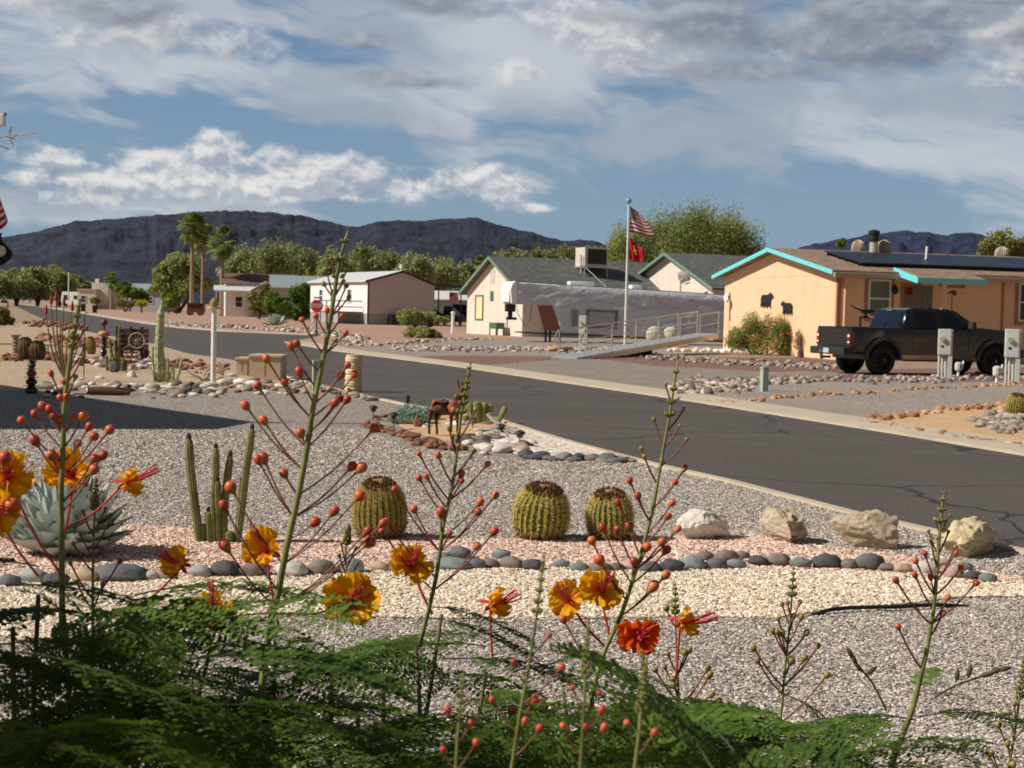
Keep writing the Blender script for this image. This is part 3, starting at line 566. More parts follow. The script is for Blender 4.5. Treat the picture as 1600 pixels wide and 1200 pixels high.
# roof cooler on a stand
s_, z = onwall(912, 412, A1+gb*(GW*.30), ga); cx = s_
def gz(v): return GE+(GR-GE)*v/(GW/2)+.12
co = A1+ga*cx+gb*(GW*.30); ck = T('roof_cooler', 'beige swamp cooler with dark pad on legs on the grey shingle roof', 'cooler', (co.x, co.y, 0), math.atan2(ga.y, ga.x))
zb = HZ(928, 416, co.y); zt = HZ(928, 387, co.y); lf = 1.0
MB().box(-.2, 1.5, -.5, .8, zb, zt, bev=.04).build('cabinet', mat('cooler_paint', srgb((214,204,190)), .6, .05, 2), ck)
MB().box(.02, 1.42, -.53, -.498, zb+.12, zt-.1).build('pad_panel', m_dark, ck); MB().box(-.28, 1.58, -.58, .88, zb-.10, zb-.004).build('tray', m_alu, ck)
for x, y in ((-.2, -.5), (1.48, -.5), (-.2, .8), (1.48, .8)): MB().tube([(x, y, gz(GW*.30+y)-.1), (x, y, zb-.09)], .035, 6).build('leg', m_alu, ck)
MB().tube([(-.35, -.3, gz(GW*.3-.3)), (-.36, -.3, zb+.7)], .06, 8).build('duct', m_alu, ck)
MB().tube([(-.2, -.6, zb-.1), (.6, -2.1, gz(GW*.3-2.1)+.05)], .03, 6).build('pipe', m_alu, ck)
# satellite dish
dp = D(1063, 455, 96); dd = T('satellite_dish', 'grey satellite dish on a pole in front of the grey roof', 'dish', (dp.x, dp.y, 0))
zz = HZ(1068, 434, 96); MB().tube([(0, 0, zz-1.6), (0, 0, zz-.2), (.2, 0, zz)], .05, 8).build('pole', m_alu, dd)
MB().lathe([(.02, -.10), (.25, -.07), (.45, .02), (.47, .03), (.25, -.05), (.02, -.08)], 24, (.2, 0, zz), M=Matrix.Rotation(R(50), 4, 'Z') @ Matrix.Rotation(R(62), 4, 'Y')).build('reflector', m_alu, dd)
MB().tube([(.2, 0, zz-.35), (.85, -.3, zz-.1), (.85, -.3, zz+.05)], .025, 6).build('feed_arm', m_alu, dd)
# whip vents on the grey roof
for x, y, lab in ((961, 440, 'black vent pipe on the grey roof left of the flagpole'), (880, 399, 'small round vent on the grey roof ridge beside the cooler')): pass
# planter by the gable
pp = G(771, 524); pl = T('raised_planter', 'small green raised planter box on legs with weeds by the cream gable wall', 'planter', (pp.x, pp.y, 0), math.atan2(gb.y, gb.x)+math.pi)
MB().box(-.05, 1.0, -.3, .3, .42, .82, bev=.02).build('box', m_dkgreen, pl)
for x in (0, .95):
    for y in (-.27, .27): MB().box(x-.03, x+.03, y-.03, y+.03, 0, .42).build('leg', m_dkgreen, pl)
# white post in the yard
pp = G(707, 522); tt = T('marker_post', 'thin white post in the gravel left of the cream gable wall', 'post', (pp.x, pp.y, 0))
MB().tube([(0, 0, 0), (0, 0, 1.32)], .10, 8).build('shaft', m_wht, tt); MB().lathe([(.13, 1.30), (.13, 1.42), (.03, 1.47)], 8).build('cap', m_wht, tt)
# ------------------------------------------------------------------ covered fifth-wheel trailer
TR = Vector((.30, 80, 0)); tang = R(12); tl = 11.9
tr = T('covered_trailer', 'long grey fabric covered fifth wheel trailer with white nose beside the cream house', 'trailer', (TR.x, TR.y, 0), tang)
m_cover = mat('grey_cover_fabric', srgb((206,208,216)), .5, .05, .8, bump=.45, bscale=.9, stretch=(.7, .7, 1.6), detail=4)
H0, H1 = 3.12, 2.71; zt = lambda x: H0+(H1-H0)*x/tl; zbm = lambda x: .62+(.30-.62)*x/tl
def covered():
    mb = MB(); nx = 90; prof = []
    for i in range(nx+1):
        x = -.15+(tl+.15)*i/nx; zb_ = 1.95 if x < 1.75 else (1.95-(x-1.75)/.5*(1.95-.62) if x < 2.25 else zbm(x)); zb_ = max(zb_, zbm(max(x, 0))); top = zt(max(x, 0)); ring = []
        for j in range(15):
            t_ = j/14; z = zb_+(top-zb_)*t_; bul = .05*math.sin(math.pi*t_)+.07*noise.fractal(Vector((x*.55, z*1.3, 3)), 1, 2, 4)*math.sin(math.pi*t_); edge = .12*max(0, (t_-.93)/.07)
            ring.append((x, -bul+edge, z))
        for j in range(15):
            t_ = 1-j/14; z = zb_+(top-zb_)*t_; ring.append((x, 2.5+.05*math.sin(math.pi*t_)-.12*max(0, (t_-.93)/.07), z))
        prof.append(ring)
    n = 30; vs = [p for r in prof for p in r]; fs = [(i*n+j, i*n+(j+1) % n, (i+1)*n+(j+1) % n, (i+1)*n+j) for i in range(nx) for j in range(n)]
    fs += [tuple(range(n-1, -1, -1)), tuple(nx*n+j for j in range(n))]; mb.add(vs, fs); return mb
covered().build('cover', m_cover, tr, smooth='auto')
MB().prism([(-.42, -.03, 2.0), (-.50, -.03, 2.7), (-.42, -.03, 2.98), (-.28, -.03, 3.13), (-.17, -.03, 3.15), (-.17, -.03, 1.94)], (0, 2.56, 0)).build('nose', m_wht, tr)
MB().box(-.53, -.49, .25, 2.2, 2.06, 2.62, bev=.02).build('nose_panel', m_wht, tr)
MB().box(-.2, tl, -.05, -.01, 0, .04, Matrix.Translation((0, -.03, H0-.03)) @ Matrix.Rotation(math.atan2(H0-H1, tl), 4, 'Y')).build('cover_hem', mat('dark_hem', srgb((110,108,106)), .7, .1, 4), tr)
t = MB(); t.prism([(1.0, .06, 1.93), (1.85, .06, 1.93), (2.30, .06, .64), (1.40, .06, .64)], (0, .25, 0)); t.build('front_skirt_panel', mat('brown_plywood', srgb((150,98,78)), .8, .12, 2, bump=.2), tr)
for x in (1.45, 1.68, 2.2): MB().box(x, x+.10, .25, .35, 0, .66).build('landing_leg', m_dark, tr)
t = MB(); t.box(-.5, .0, 1.0, 1.4, 1.55, 1.95); t.box(-.35, -.15, 1.05, 1.3, 1.15, 1.56); t.box(-.45, .1, 1.1, 1.25, 1.12, 1.26); t.tube([(-.4, 1.1, 1.12), (-.42, 1.1, .75)], .03, 6); t.tube([(.0, .9, 1.9), (.1, .8, 1.4), (.5, .7, .8), (.75, .7, 1.2), (.8, .7, 1.9)], .018, 5); t.build('hitch', m_dark, tr)
t = MB()
for q in ((3.55, 3.68, .78, 1.75), (5.15, 5.28, .78, 1.75), (3.68, 5.15, .78, .9), (3.68, 5.15, 1.66, 1.75)): t.box(q[0], q[1], -.12, -.02, q[2], q[3])
t.build('cover_window_frame', mat('dark_flap', srgb((112,112,118)), .6, .06, 3), tr); MB().box(3.70, 5.13, -.09, -.03, .91, 1.65).build('cover_window', mat('clear_flap', srgb((176,176,184)), .3, .05, 2), tr)
MB().box(2.75, 3.1, -.1, -.03, .85, 1.72).build('hatch', mat('hatch_grey', srgb((138,138,144)), .6, .05, 3), tr)
MB().box(.3, tl, .05, 2.4, -.05, .02, Matrix.Translation((0, 0, .50)) @ Matrix.Rotation(.024, 4, 'Y')).build('underframe', m_dark, tr)
for px, w_, lab in ((915, 1.35, 0), (1001, .55, 0)):
    s_, z = onwall(px, 446, Vector((TR.x, TR.y, 0)), Vector((math.cos(tang), math.sin(tang), 0))); MB().box(s_-w_/2, s_+w_/2, .7, 1.4, zt(s_)-.02, zt(s_)+.24, bev=.09).build('roof_vent', m_wht, tr, smooth='auto')
for px in (1020, 1046):
    s_, z = onwall(px, 527, Vector((TR.x, TR.y, 0)), Vector((math.cos(tang), math.sin(tang), 0)))
    w_ = MB().lathe([(.02, -.14), (.44, -.13), (.48, 0), (.42, .06), (.02, .14)], 28, (s_, -.30, .50), M=Matrix.Rotation(R(90), 4, 'X')).build('wheel_cover', mat('cream_wheel_cover', srgb((236,230,204)), .6, .08, 4, bump=.3), tr, smooth='auto')
# ------------------------------------------------------------------ access ramp with rails
r0 = G(903, 562); r1 = G(1122, 552); up = D(1122, 533, r1.y)
rp = T('access_ramp', 'long aluminium access ramp with handrails rising to the peach house', 'ramp', (r0.x, r0.y, 0), math.atan2(r1.y-r0.y, r1.x-r0.x)); RL = (r1-r0).length; rz = .78
t = MB(); t.prism([(-.1, 0, .02), (-.1, 0, .07), (RL, 0, rz+.06), (RL, 0, rz-.14), (3, 0, .02)], (0, .95, 0)); t.build('deck', m_alu, rp)
for sdn in (0, .95):
    rail = MB(); fz = lambda x: .06+(rz)*x/RL
    rail.tube([(.45, sdn, fz(.5)+.42), (.25, sdn, fz(.5)+.50), (.2, sdn, fz(.3)+.70), (.45, sdn, fz(.5)+.88), (RL, sdn, fz(RL)+.92)], .022, 8)
    rail.tube([(.4, sdn, fz(.4)+.42), (RL, sdn, fz(RL)+.46)], .016, 8); rail.build('handrail', m_alu, rp)
    for k in range(7):
        x = .55+k*(RL-.6)/6; MB().tube([(x, sdn, fz(x)-.04), (x, sdn, fz(x)+.91)], .020, 8).build('post', m_alu, rp)
    if sdn == 0:
        for k in range(5):
            x = 1.0+k*.42; MB().tube([(x, sdn, fz(x)+.08), (x, sdn, fz(x)+.45)], .016, 6).build('baluster', m_alu, rp)
for x in (4.5, 7.3): MB().box(x, x+.12, .1, 1.1, 0, .05+rz*x/RL-.08).build('support_leg', m_dark, rp)
# ------------------------------------------------------------------ background buildings
# white manufactured home with deck, left of centre
C0 = Vector((-228/2400*142, 142, 0)); ca = Vector((.90, .43, 0)).normalized()
wb = house_T('white_home', 'white manufactured home with grey skirting and a bright metal roof behind the stop sign', 'house', C0, ca)
t = MB(); gwd = 6.6; ze_, zr_ = 4.0, 4.95
t.prism([(0, 0, 1.0), (0, 0, ze_), (gwd/2, 0, zr_), (gwd, 0, ze_-.25), (gwd, 0, 1.0)], (0, 17, 0)); t.build('wall', m_shade, wb)  # gable end's shade is put into a darker siding; the sunny side is white
MB().box(-.012, -.004, 0, 17, 1.0, ze_-.05).build('side_wall', m_wht, wb); MB().box(.02, gwd-.02, .02, 17, 0, .99).build('skirting', m_skirt, wb)
t = MB(); t.prism([(-.35, -.3, ze_-.06), (gwd/2, -.3, zr_+.02), (gwd/2, -.3, zr_+.14), (-.35, -.3, ze_+.08)], (0, 17.4, 0)); t.prism([(gwd/2+.01, -.3, zr_+.02), (gwd+.35, -.3, ze_-.30), (gwd+.35, -.3, ze_-.16), (gwd/2+.01, -.3, zr_+.14)], (0, 17.4, 0)); t.build('roof', m_metalroof, wb)
t = MB(); t.prism([(-.40, -.36, ze_-.16), (gwd/2, -.36, zr_-.06), (gwd/2, -.36, zr_+.15), (-.40, -.36, ze_+.06)], (0, .05, 0)); t.prism([(gwd/2, -.36, zr_-.06), (gwd+.4, -.36, ze_-.40), (gwd+.4, -.36, ze_-.18), (gwd/2, -.36, zr_+.15)], (0, .05, 0)); t.box(-.04, .08, -.06, .05, 0, ze_-.1); t.build('dark_trim', mat('dark_brown_trim', srgb((70,62,58)), .7, .1, 4), wb)
MB().box(gwd*.30, gwd*.46, -.9, -.1, 0, .95, bev=.05).build('air_unit', m_dark, wb)
for v in (4.5, 9.5, 13.0): window(wb, v, v+1.0, 2.0, 3.3, -.012, 'v', name='window')
MB().lathe([(.06, zr_), (.06, zr_+.35), (.18, zr_+.40), (.16, zr_+.62), (.05, zr_+.7)], 10, (gwd/2, .2, 0)).build('roof_lamp', m_wht, wb)
dk = MB(); dk.box(-2.4, -.05, 1.2, 8.5, 1.05, 1.15); dk.build('deck', m_wood, wb); t = MB()
for v in (1.25, 3.0, 4.8, 6.6, 8.4): t.box(-2.4, -2.32, v, v+.08, 0, 2.15)
t.box(-2.42, -2.3, 1.2, 8.5, 2.1, 2.18); t.box(-2.38, -2.34, 1.2, 8.5, 1.6, 1.66); t.box(-2.4, -.1, 1.2, 1.26, 2.1, 2.18); t.box(-2.4, -.1, 1.2, 1.26, 1.55, 1.62); t.build('deck_railing', m_dark, wb)
# carport with vehicles
cp = Vector((-120/2400*150, 150, 0)); ct = T('carport', 'dark flat roofed carport to the right of the white home', 'carport', (cp.x, cp.y, 0), R(8))
MB().box(-.4, 4.9, 0, 6, 3.75, 4.0).build('roof', mat('dark_brown_trim', (0, 0, 0)), ct)
for x, y in ((.1, .2), (2.3, .2), (4.6, .2), (.1, 5.6), (4.6, 5.6)): MB().box(x, x+.12, y, y+.12, 0, 3.76).build('post', m_dark, ct)
# small flag under it
fl = T('small_flag', 'small striped flag hanging under the carport roof', 'flag', (cp.x+1.2, cp.y-.4, 2.9)); MB().box(0, .9, 0, .03, -.5, .35).build('cloth', mat('faded_red_cloth', srgb((170,90,92)), .8, .2, 3, stretch=(.2, 1, 6)), fl); MB().box(0, .4, -.01, .04, 0, .36).build('canton', mat('navy_cloth', srgb((50,58,96)), .8, .1, 5), fl)
def suv(x, y, rz, label, L=4.8, H=1.9, m=m_dark):
    r = T('parked_car', label, 'car', (x, y, 0), rz, 'dark vehicles parked under the carport')
    t = MB(); pr = [(0, .35), (0, 1.0), (.15, 1.1), (.5, H), (L-1.6, H), (L-1.0, 1.12), (L-.1, .98), (L, .85), (L, .35)]
    t.prism([(a, -.9, b) for a, b in pr], (0, 1.8, 0)); t.build('body', m, r); MB().prism([(.62, -.91, 1.15), (.75, -.91, H-.1), (L-1.75, -.91, H-.1), (L-1.35, -.91, 1.15)], (0, .012, 0)).build('window', m_glass, r)
    for a in (.9, L-.9):
        for s_ in (-.82, .82): MB().lathe([(.1, -.11), (.36, -.1), (.36, .1), (.1, .11)], 18, (a, s_, .36), M=Matrix.Rotation(R(90), 4, 'X')).build('wheel', m_black, r)
    return r
p_ = G(676, 502); suv(-7.9, 152, R(75), 'dark car parked at the left under the carport'); suv(-5.3, 152.5, R(80), 'dark car parked at the right under the carport', H=2.1)
# pale sheds seen through the carport
def simple_house(name, label, px, py, Y, w_, d_, h, hr, rz, mw, mr, ridge_x=True, cat='house'):
    b = G(px, py); o = D(px, py, Y); r = T(name, label, cat, (o.x, Y, 0), rz)
    if ridge_x: gable(MB(), w_, d_, 0, h, hr).build('wall', mw, r); roofslabs(MB(), w_, d_, h, hr, .4).build('roof', mr, r)
    else:
        a = MB(); gable(a, d_, w_, 0, h, hr); t = MB(); t.add([(y, x, z) for x, y, z in a.v], [f[::-1] for f in a.f]); t.build('wall', mw, r)
        a = MB(); roofslabs(a, d_, w_, h, hr, .4); t = MB(); t.add([(y, x, z) for x, y, z in a.v], [f[::-1] for f in a.f]); t.build('roof', mr, r)
    return r
simple_house('white_shed', 'white roofed shed seen beyond the carport', 676, 490, 200, 7.5, 6, 2.9, 3.9, 0, m_skirt, m_metalroof, cat='shed')
# white house with brown roof and porch, behind the palms
h = simple_house('brown_roof_house', 'white house with brown roof and white porch behind the palm trees', 352, 490, 196, 9, 9, 4.2, 5.5, R(12), m_wht, m_brown)
t = MB(); t.prism([(-1.5, -3.2, 3.1), (-1.5, 0, 3.75), (-1.5, 0, 3.95), (-1.5, -3.2, 3.3)], (9, 0, 0)); t.build('porch_roof', m_metalroof, h)
t = MB(); t.prism([(3.2, -4.6, 3.3), (4.9, -4.6, 4.3), (6.6, -4.6, 3.3)], (0, 1.6, 0)); t.build('porch_gable', m_shade, h); t = MB(); t.prism([(2.9, -4.7, 3.25), (4.9, -4.7, 4.42), (4.9, -4.7, 4.55), (2.9, -4.7, 3.38)], (0, 5, 0)); t.prism([(4.91, -4.7, 4.42), (6.9, -4.7, 3.25), (6.9, -4.7, 3.38), (4.91, -4.7, 4.55)], (0, 5, 0)); t.build('porch_gable_roof', m_metalroof, h)
for x in (-1.3, .4, 2.0, 3.4, 5.2, 6.6): MB().box(x, x+.14, -3.1, -2.95, 0, 3.15).build('porch_post', m_dark if x > 3 else m_wht, h)
window(h, 1.2, 2.2, 1.2, 2.6, 0, 'u'); window(h, 4.5, 5.6, .3, 2.5, 0, 'u')
h = simple_house('grey_roof_shed', 'long low building with a pale metal roof behind the round green trees', 425, 490, 172, 8, 7, 3.6, 4.9, R(8), m_shade, mat('pale_metal_roof', srgb((150,160,160)), .5, .05, 2), cat='building')
window(h, 1.0, 2.2, 1.4, 2.6, 0, 'u')
# far left
h = simple_house('pink_house', 'small pinkish gabled house beside the tall fan palm at far left', 152, 478, 300, 5.5, 7, 3.4, 5.4, 0, mat('dusty_pink_wall', srgb((176,140,128)), .8, .08, 1), mat('dusty_roof', srgb((120,84,74)), .85, .1, 2), False)
window(h, 2.0, 3.4, 1.6, 2.9, 0, 'u', sash=False)
o = D(121, 478, 290); r = T('cream_flat_house', 'cream flat roofed house with a small chimney at far left', 'house', (o.x, 290, 0)); MB().box(0, 3.4, 0, 8, 0, 3.6).build('wall', m_cream, r); MB().box(2.1, 5.2, 2, 8, 0, 5.0).build('upper_wall', m_cream, r); MB().box(2.6, 3.3, 2.4, 3, 5.0, 5.8).build('chimney', m_wht, r); MB().box(-.2, 3.6, -.2, 8.2, 3.58, 3.8).build('roof', m_beige, r); window(r, .6, 1.6, 1.2, 2.5, 0, 'u')
h = simple_house('silver_roof_home', 'mobile home with silver roof left of the big round tree', 195, 478, 260, 6.5, 9, 3.4, 4.6, R(-8), m_skirt, mat('pale_metal_roof', (0, 0, 0)), True)
window(h, 1.0, 2.2, 1.3, 2.5, 0, 'u'); window(h, 4.0, 5.0, 1.3, 2.5, 0, 'u')
o = D(97, 473, 330); r = T('parked_motorhome', 'white motorhome parked at far left beside a pale pole', 'motorhome', (o.x, 330, 0), R(-10))
MB().prism([(0, 0, .6), (-.3, 0, 1.6), (0, 0, 3.4), (6, 0, 3.4), (6, 0, .6)], (0, 2.4, 0)).build('body', m_wht, r); MB().box(.3, 1.6, -.03, .002, 1.6, 2.7).build('window', m_glass, r); MB().box(2.6, 3.8, -.03, .002, 1.8, 2.6).build('window', m_glass, r)
for x in (1.1, 4.8): MB().lathe([(.1, -.14), (.42, -.13), (.42, .13), (.1, .14)], 16, (x, .05, .42), M=Matrix.Rotation(R(90), 4, 'X')).build('wheel', m_black, r)
o = G(107, 474.5); o = D(107, 474, 320); r = T('tall_pole', 'thin pale pole beside the white motorhome', 'pole', (o.x, 320, 0)); MB().tube([(0, 0, 0), (0, 0, 7.0)], .12, 8).build('shaft', m_wht, r); MB().lathe([(.2, 7), (.2, 7.15), (.05, 7.3)], 8).build('cap', m_wht, r)
# wheelie bins
def bin_(px, py, lab):
    o = G(px, py); r = T('wheelie_bin', lab, 'bin', (o.x, o.y, 0), R(15), 'bins at the kerb'); k = 1.15*o.y*0+1.15
    s_ = HZ(px, 474 if px < 140 else 476, o.y)/1.2
    MB().prism([(-.28*s_, -.28*s_, .08), (.28*s_, -.28*s_, .08), (.34*s_, -.34*s_, 1.02*s_), (-.34*s_, -.34*s_, 1.02*s_)], (0, .6*s_, 0)).build('body', m_dark, r); MB().box(-.37*s_, .37*s_, -.38*s_, .32*s_, 1.03*s_, 1.12*s_, bev=.03).build('lid', m_dark, r)
    for x in (-.26*s_, .26*s_): MB().lathe([(.02, -.04), (.12, -.04), (.12, .04), (.02, .04)], 12, (x, .3*s_, .12), M=Matrix.Rotation(R(90), 4, 'Y')).build('wheel', m_black, r)
bin_(130, 487.5, 'black wheelie bin by the far kerb, left one of the two'); bin_(148, 489.5, 'black wheelie bin by the far kerb, right one of the two')
# mail box at far left
o = G(12, 483); r = T('kerb_mailbox', 'dark mailbox on a tan post by the shrub at the left end of the street', 'mailbox', (o.x, o.y, 0)); MB().box(-.12, .12, -.12, .12, 0, 1.1).build('post', m_beige, r); MB().box(-.95, -.1, -.3, .3, .9, 1.35, bev=.08).build('box', m_dark, r)
# stop sign
o = G(494, 525); zc = HZ(492, 478, o.y); rr = 11*o.y/2400*.98; sg = T('stop_sign', 'red octagonal stop sign on a dark pole at the side street', 'road sign', (o.x, o.y, 0), R(-6))
MB().box(-.035, .035, .01, .06, 0, zc+rr*.8).build('pole', m_dark, sg)
def octo(r_, y0, y1, z): return MB().prism([(r_*math.cos(R(22.5+45*k)), y0, z+r_*math.sin(R(22.5+45*k))) for k in range(8)], (0, y1-y0, 0))
octo(rr, -.004, .008, zc).build('border', m_wht, sg); octo(rr*.93, -.012, -.006, zc).build('face', mat('sign_red', srgb((190,36,44)), .4, .05, 3), sg)
def text(body, size, loc, rot, m, parent, name='lettering', ext=.002, sx_=1.0):
    cu = bpy.data.curves.new(name, 'FONT'); cu.body = body; cu.size = size; cu.align_x = 'CENTER'; cu.align_y = 'CENTER'; cu.extrude = ext
    tmp = bpy.data.objects.new('tmp', cu); COL.objects.link(tmp); me = bpy.data.meshes.new_from_object(tmp.evaluated_get(bpy.context.evaluated_depsgraph_get())); bpy.data.objects.remove(tmp)
    o = bpy.data.objects.new(name, me); me.materials.clear(); me.materials.append(m); COL.objects.link(o); o.parent = parent; o.location = loc; o.rotation_euler = rot; o.scale = (sx_, 1, 1); return o
text('STOP', rr*.80, (0, -.017, zc), (R(90), 0, 0), m_wht, sg, sx_=.80)
text('ALL WAY', rr*.36, (0, -.017, zc-rr*1.35), (R(90), 0, 0), m_wht, sg) if 0 else None
MB().box(-rr*.45, rr*.45, -.01, .005, zc+rr*1.05, zc+rr*1.35).build('street_name_plate', mat('sign_white', srgb((190,196,200)), .5, .03, 3), sg)
# ------------------------------------------------------------------ flagpole and flags
def flagmat(name, kind):
    m = bpy.data.materials.new(name); m.use_nodes = True; nt = m.node_tree; b = nt.nodes['Principled BSDF']; uv = nt.nodes.new('ShaderNodeUVMap'); s_ = nd(nt, 'ShaderNodeSeparateXYZ', ins={0: uv.outputs[0]})
    st = mth(nt, 'GREATER_THAN', mth(nt, 'FRACT', mth(nt, 'MULTIPLY', s_.outputs[1], 6.5)), .5)
    mx = nd(nt, 'ShaderNodeMix', data_type='RGBA'); nt.links.new(st, mx.inputs[0]); mx.inputs[6].default_value = srgb((186,40,52))+(1,); mx.inputs[7].default_value = srgb((240,234,228))+(1,)
    can = mth(nt, 'MULTIPLY', mth(nt, 'LESS_THAN', s_.outputs[0], .4), mth(nt, 'GREATER_THAN', s_.outputs[1], 6/13))
    # rows of stars
    a = mth(nt, 'SUBTRACT', mth(nt, 'FRACT', mth(nt, 'MULTIPLY', s_.outputs[0], 15)), .5); c_ = mth(nt, 'SUBTRACT', mth(nt, 'FRACT', mth(nt, 'MULTIPLY', s_.outputs[1], 13)), .5)
    stt = mth(nt, 'LESS_THAN', mth(nt, 'ADD', mth(nt, 'MULTIPLY', a, a), mth(nt, 'MULTIPLY', c_, c_)), .075)
    m2 = nd(nt, 'ShaderNodeMix', data_type='RGBA'); nt.links.new(stt, m2.inputs[0]); m2.inputs[6].default_value = srgb((60,68,120))+(1,); m2.inputs[7].default_value = srgb((235,235,240))+(1,)
    m3 = nd(nt, 'ShaderNodeMix', data_type='RGBA'); nt.links.new(can, m3.inputs[0]); nt.links.new(mx.outputs[2], m3.inputs[6]); nt.links.new(m2.outputs[2], m3.inputs[7])
    nt.links.new(m3.outputs[2], b.inputs['Base Color']); b.inputs['Roughness'].default_value = .7
    on = [x for x in nt.nodes if x.type == 'OUTPUT_MATERIAL'][0]; tr = nd(nt, 'ShaderNodeBsdfTranslucent', ins={0: m3.outputs[2]}); ms = nd(nt, 'ShaderNodeMixShader', ins={0: .3, 1: b.outputs[0], 2: tr.outputs[0]}); nt.links.new(ms.outputs[0], on.inputs[0]); return m
m_flag = flagmat('striped_flag', 0)
def cloth(name, corners, Y, m, parent, nx=28, ny=16, wave=.12, ph=0, sag=0.0):
    """corners: top-hoist, top-fly, bottom-fly, bottom-hoist as pixels; a waving sheet at depth Y with uv"""
    c = [D(x, y, Y) for x, y in corners]; bm = bmesh.new(); uvl = bm.loops.layers.uv.new('UVMap'); g_ = []
    for i in range(nx+1):
        u = i/nx; row = []
        for j in range(ny+1):
            v = j/ny; p = (c[3].lerp(c[2], u)).lerp(c[0].lerp(c[1], u), v)
            p = p+Vector((.03*math.sin(9*u+3*v), wave*u*math.sin(2*math.pi*(1.6*u+.5*v)+ph)+.04*math.sin(14*u+5*v), -sag*math.sin(math.pi*u)+.04*u*math.sin(7*u+ph))); row.append((bm.verts.new(p), (u, v)))
        g_.append(row)
    for i in range(nx):
        for j in range(ny):
            q = [g_[i][j], g_[i+1][j], g_[i+1][j+1], g_[i][j+1]]; f = bm.faces.new([a[0] for a in q]); f.smooth = True
            for l, a in zip(f.loops, q): l[uvl].uv = a[1]
    mi = parent_m(parent).inverted(); bm.transform(mi); me = bpy.data.meshes.new(name); bm.to_mesh(me); bm.free(); me.materials.append(m); o = bpy.data.objects.new(name, me); COL.objects.link(o); o.parent = parent
    sdm = o.modifiers.new('thickness', 'SOLIDIFY'); sdm.thickness = .006; return o
o = G(976, 545); fp = T('flagpole', 'white flagpole with a pale blue ball top in front of the covered trailer', 'flagpole', (o.x, o.y, 0)); FY = o.y; tz = HZ(983, 318, FY)
MB().tube([(0, 0, 0), (0, 0, tz)], [.055, .035], 10).build('pole', m_wht, fp); MB().lathe([(.02, -.02), (.10, .02), (.13, .12), (.10, .22), (.02, .26)], 16, (0, 0, tz)).build('ball', mat('pale_blue_ball', srgb((130,180,190)), .3, .05, 3), fp, smooth=True)
MB().tube([(.06, 0, .9), (.06, -.01, tz-.1)], .008, 4).build('halyard', m_wht, fp)
f1 = T('striped_flag', 'striped flag with starred blue canton flying above the red flag', 'flag', (o.x, FY, HZ(983, 340, FY)))
cloth('cloth', [(984,321),(1004,338),(1024,370),(982.5,362)], FY, m_flag, f1, wave=.16)
# fuller fly part bending down
f2 = T('red_flag', 'small red flag with a yellow emblem below the striped flag', 'flag', (o.x, FY, HZ(983, 380, FY)))
m_redf = mat('red_cloth', srgb((206,28,44)), .6, .08, 3, trans=.25); cl = cloth('cloth', [(983.5,369),(1012,397),(1003,411),(983,404)], FY, m_redf, f2, nx=20, ny=12, wave=.18, ph=1.2)
ec = D(992, 392, FY)-Vector(f2.location); e = MB()
e.lathe([(.07, -.01), (.07, .01)], 14, (ec.x, -.10, ec.z), M=Matrix.Rotation(R(90), 4, 'X')); e.prism([(ec.x-.07, -.12, ec.z+.07), (ec.x-.02, -.12, ec.z+.06), (ec.x-.04, -.12, ec.z+.22), (ec.x-.09, -.12, ec.z+.23)], (0, .02, 0)); e.tube([(ec.x-.02, -.11, ec.z-.12), (ec.x+.10, -.11, ec.z-.16)], .02, 6)
e.build('emblem', mat('yellow_emblem', srgb((232,196,70)), .6, .1, 5), f2)
# ------------------------------------------------------------------ utility pedestals and posts on the right
def meter(px, py, ptop, w_, lab, grp, tall=True, pale=m_galv):
    o = G(px, py); H = HZ(px, ptop, o.y); k = w_*o.y/2400; r = T('meter_pedestal', lab, 'utility pedestal', (o.x, o.y, 0), R(-12), grp); hb = H*.44
    MB().box(-k*.5, k*.38, -k*.35, k*.35, H-hb*1.18, H, bev=.02).build('cabinet', pale, r); MB().box(k*.20, k*.5, -k*.28, k*.28, 0, H-.01, bev=.01).build('upright', pale, r)
    for q in (-.38, -.16, .06): MB().tube([(k*q, 0, -.05), (k*q, 0, H-hb*1.17)], k*.085, 8).build('conduit', pale, r)
    MB().lathe([(.01, -.05), (k*.17, -.04), (k*.18, .03), (k*.18, .06)], 16, (-k*.22, -k*.36, H-hb*.45), M=Matrix.Rotation(R(90), 4, 'X')).build('meter_dial', mat('meter_glass', srgb((170,180,140)), .15, .1, 9), r); MB().box(-k*.3, -k*.12, -k*.37, -k*.345, H-hb*.85, H-hb*.75).build('label_plate', m_dark, r)
meter(1475, 591, 514, 22, 'grey utility meter pedestal in front of the black pickup door, left one of the pair', 'meter pedestals before the pickup'); meter(1580, 599, 514, 23, 'grey utility meter pedestal in front of the pickup bonnet, at the right edge', 'meter pedestals before the pickup')
meter(910, 548, 493, 12, 'small grey meter pedestal by the end of the access ramp', None)
def spigot(px, py, ptop, lab):
    o = G(px, py); H = HZ(px, ptop, o.y); r = T('capped_standpipe', lab, 'standpipe', (o.x, o.y, 0)); MB().tube([(0, 0, -.02), (0, 0, H*.55)], .04, 8).build('pipe', m_wht, r)
    MB().lathe([(.09, H*.45), (.11, H*.55), (.11, H*.92), (.06, H), (.02, H*1.02)], 12).build('cover', m_galv, r); MB().tube([(.1, 0, H*.6), (.14, 0, H*1.1)], .03, 6).build('arm', m_wht, r)
spigot(1497, 590, 566, 'small white capped pipe right of the left meter pedestal'); spigot(1557, 600, 572, 'small white capped pipe left of the right meter pedestal')
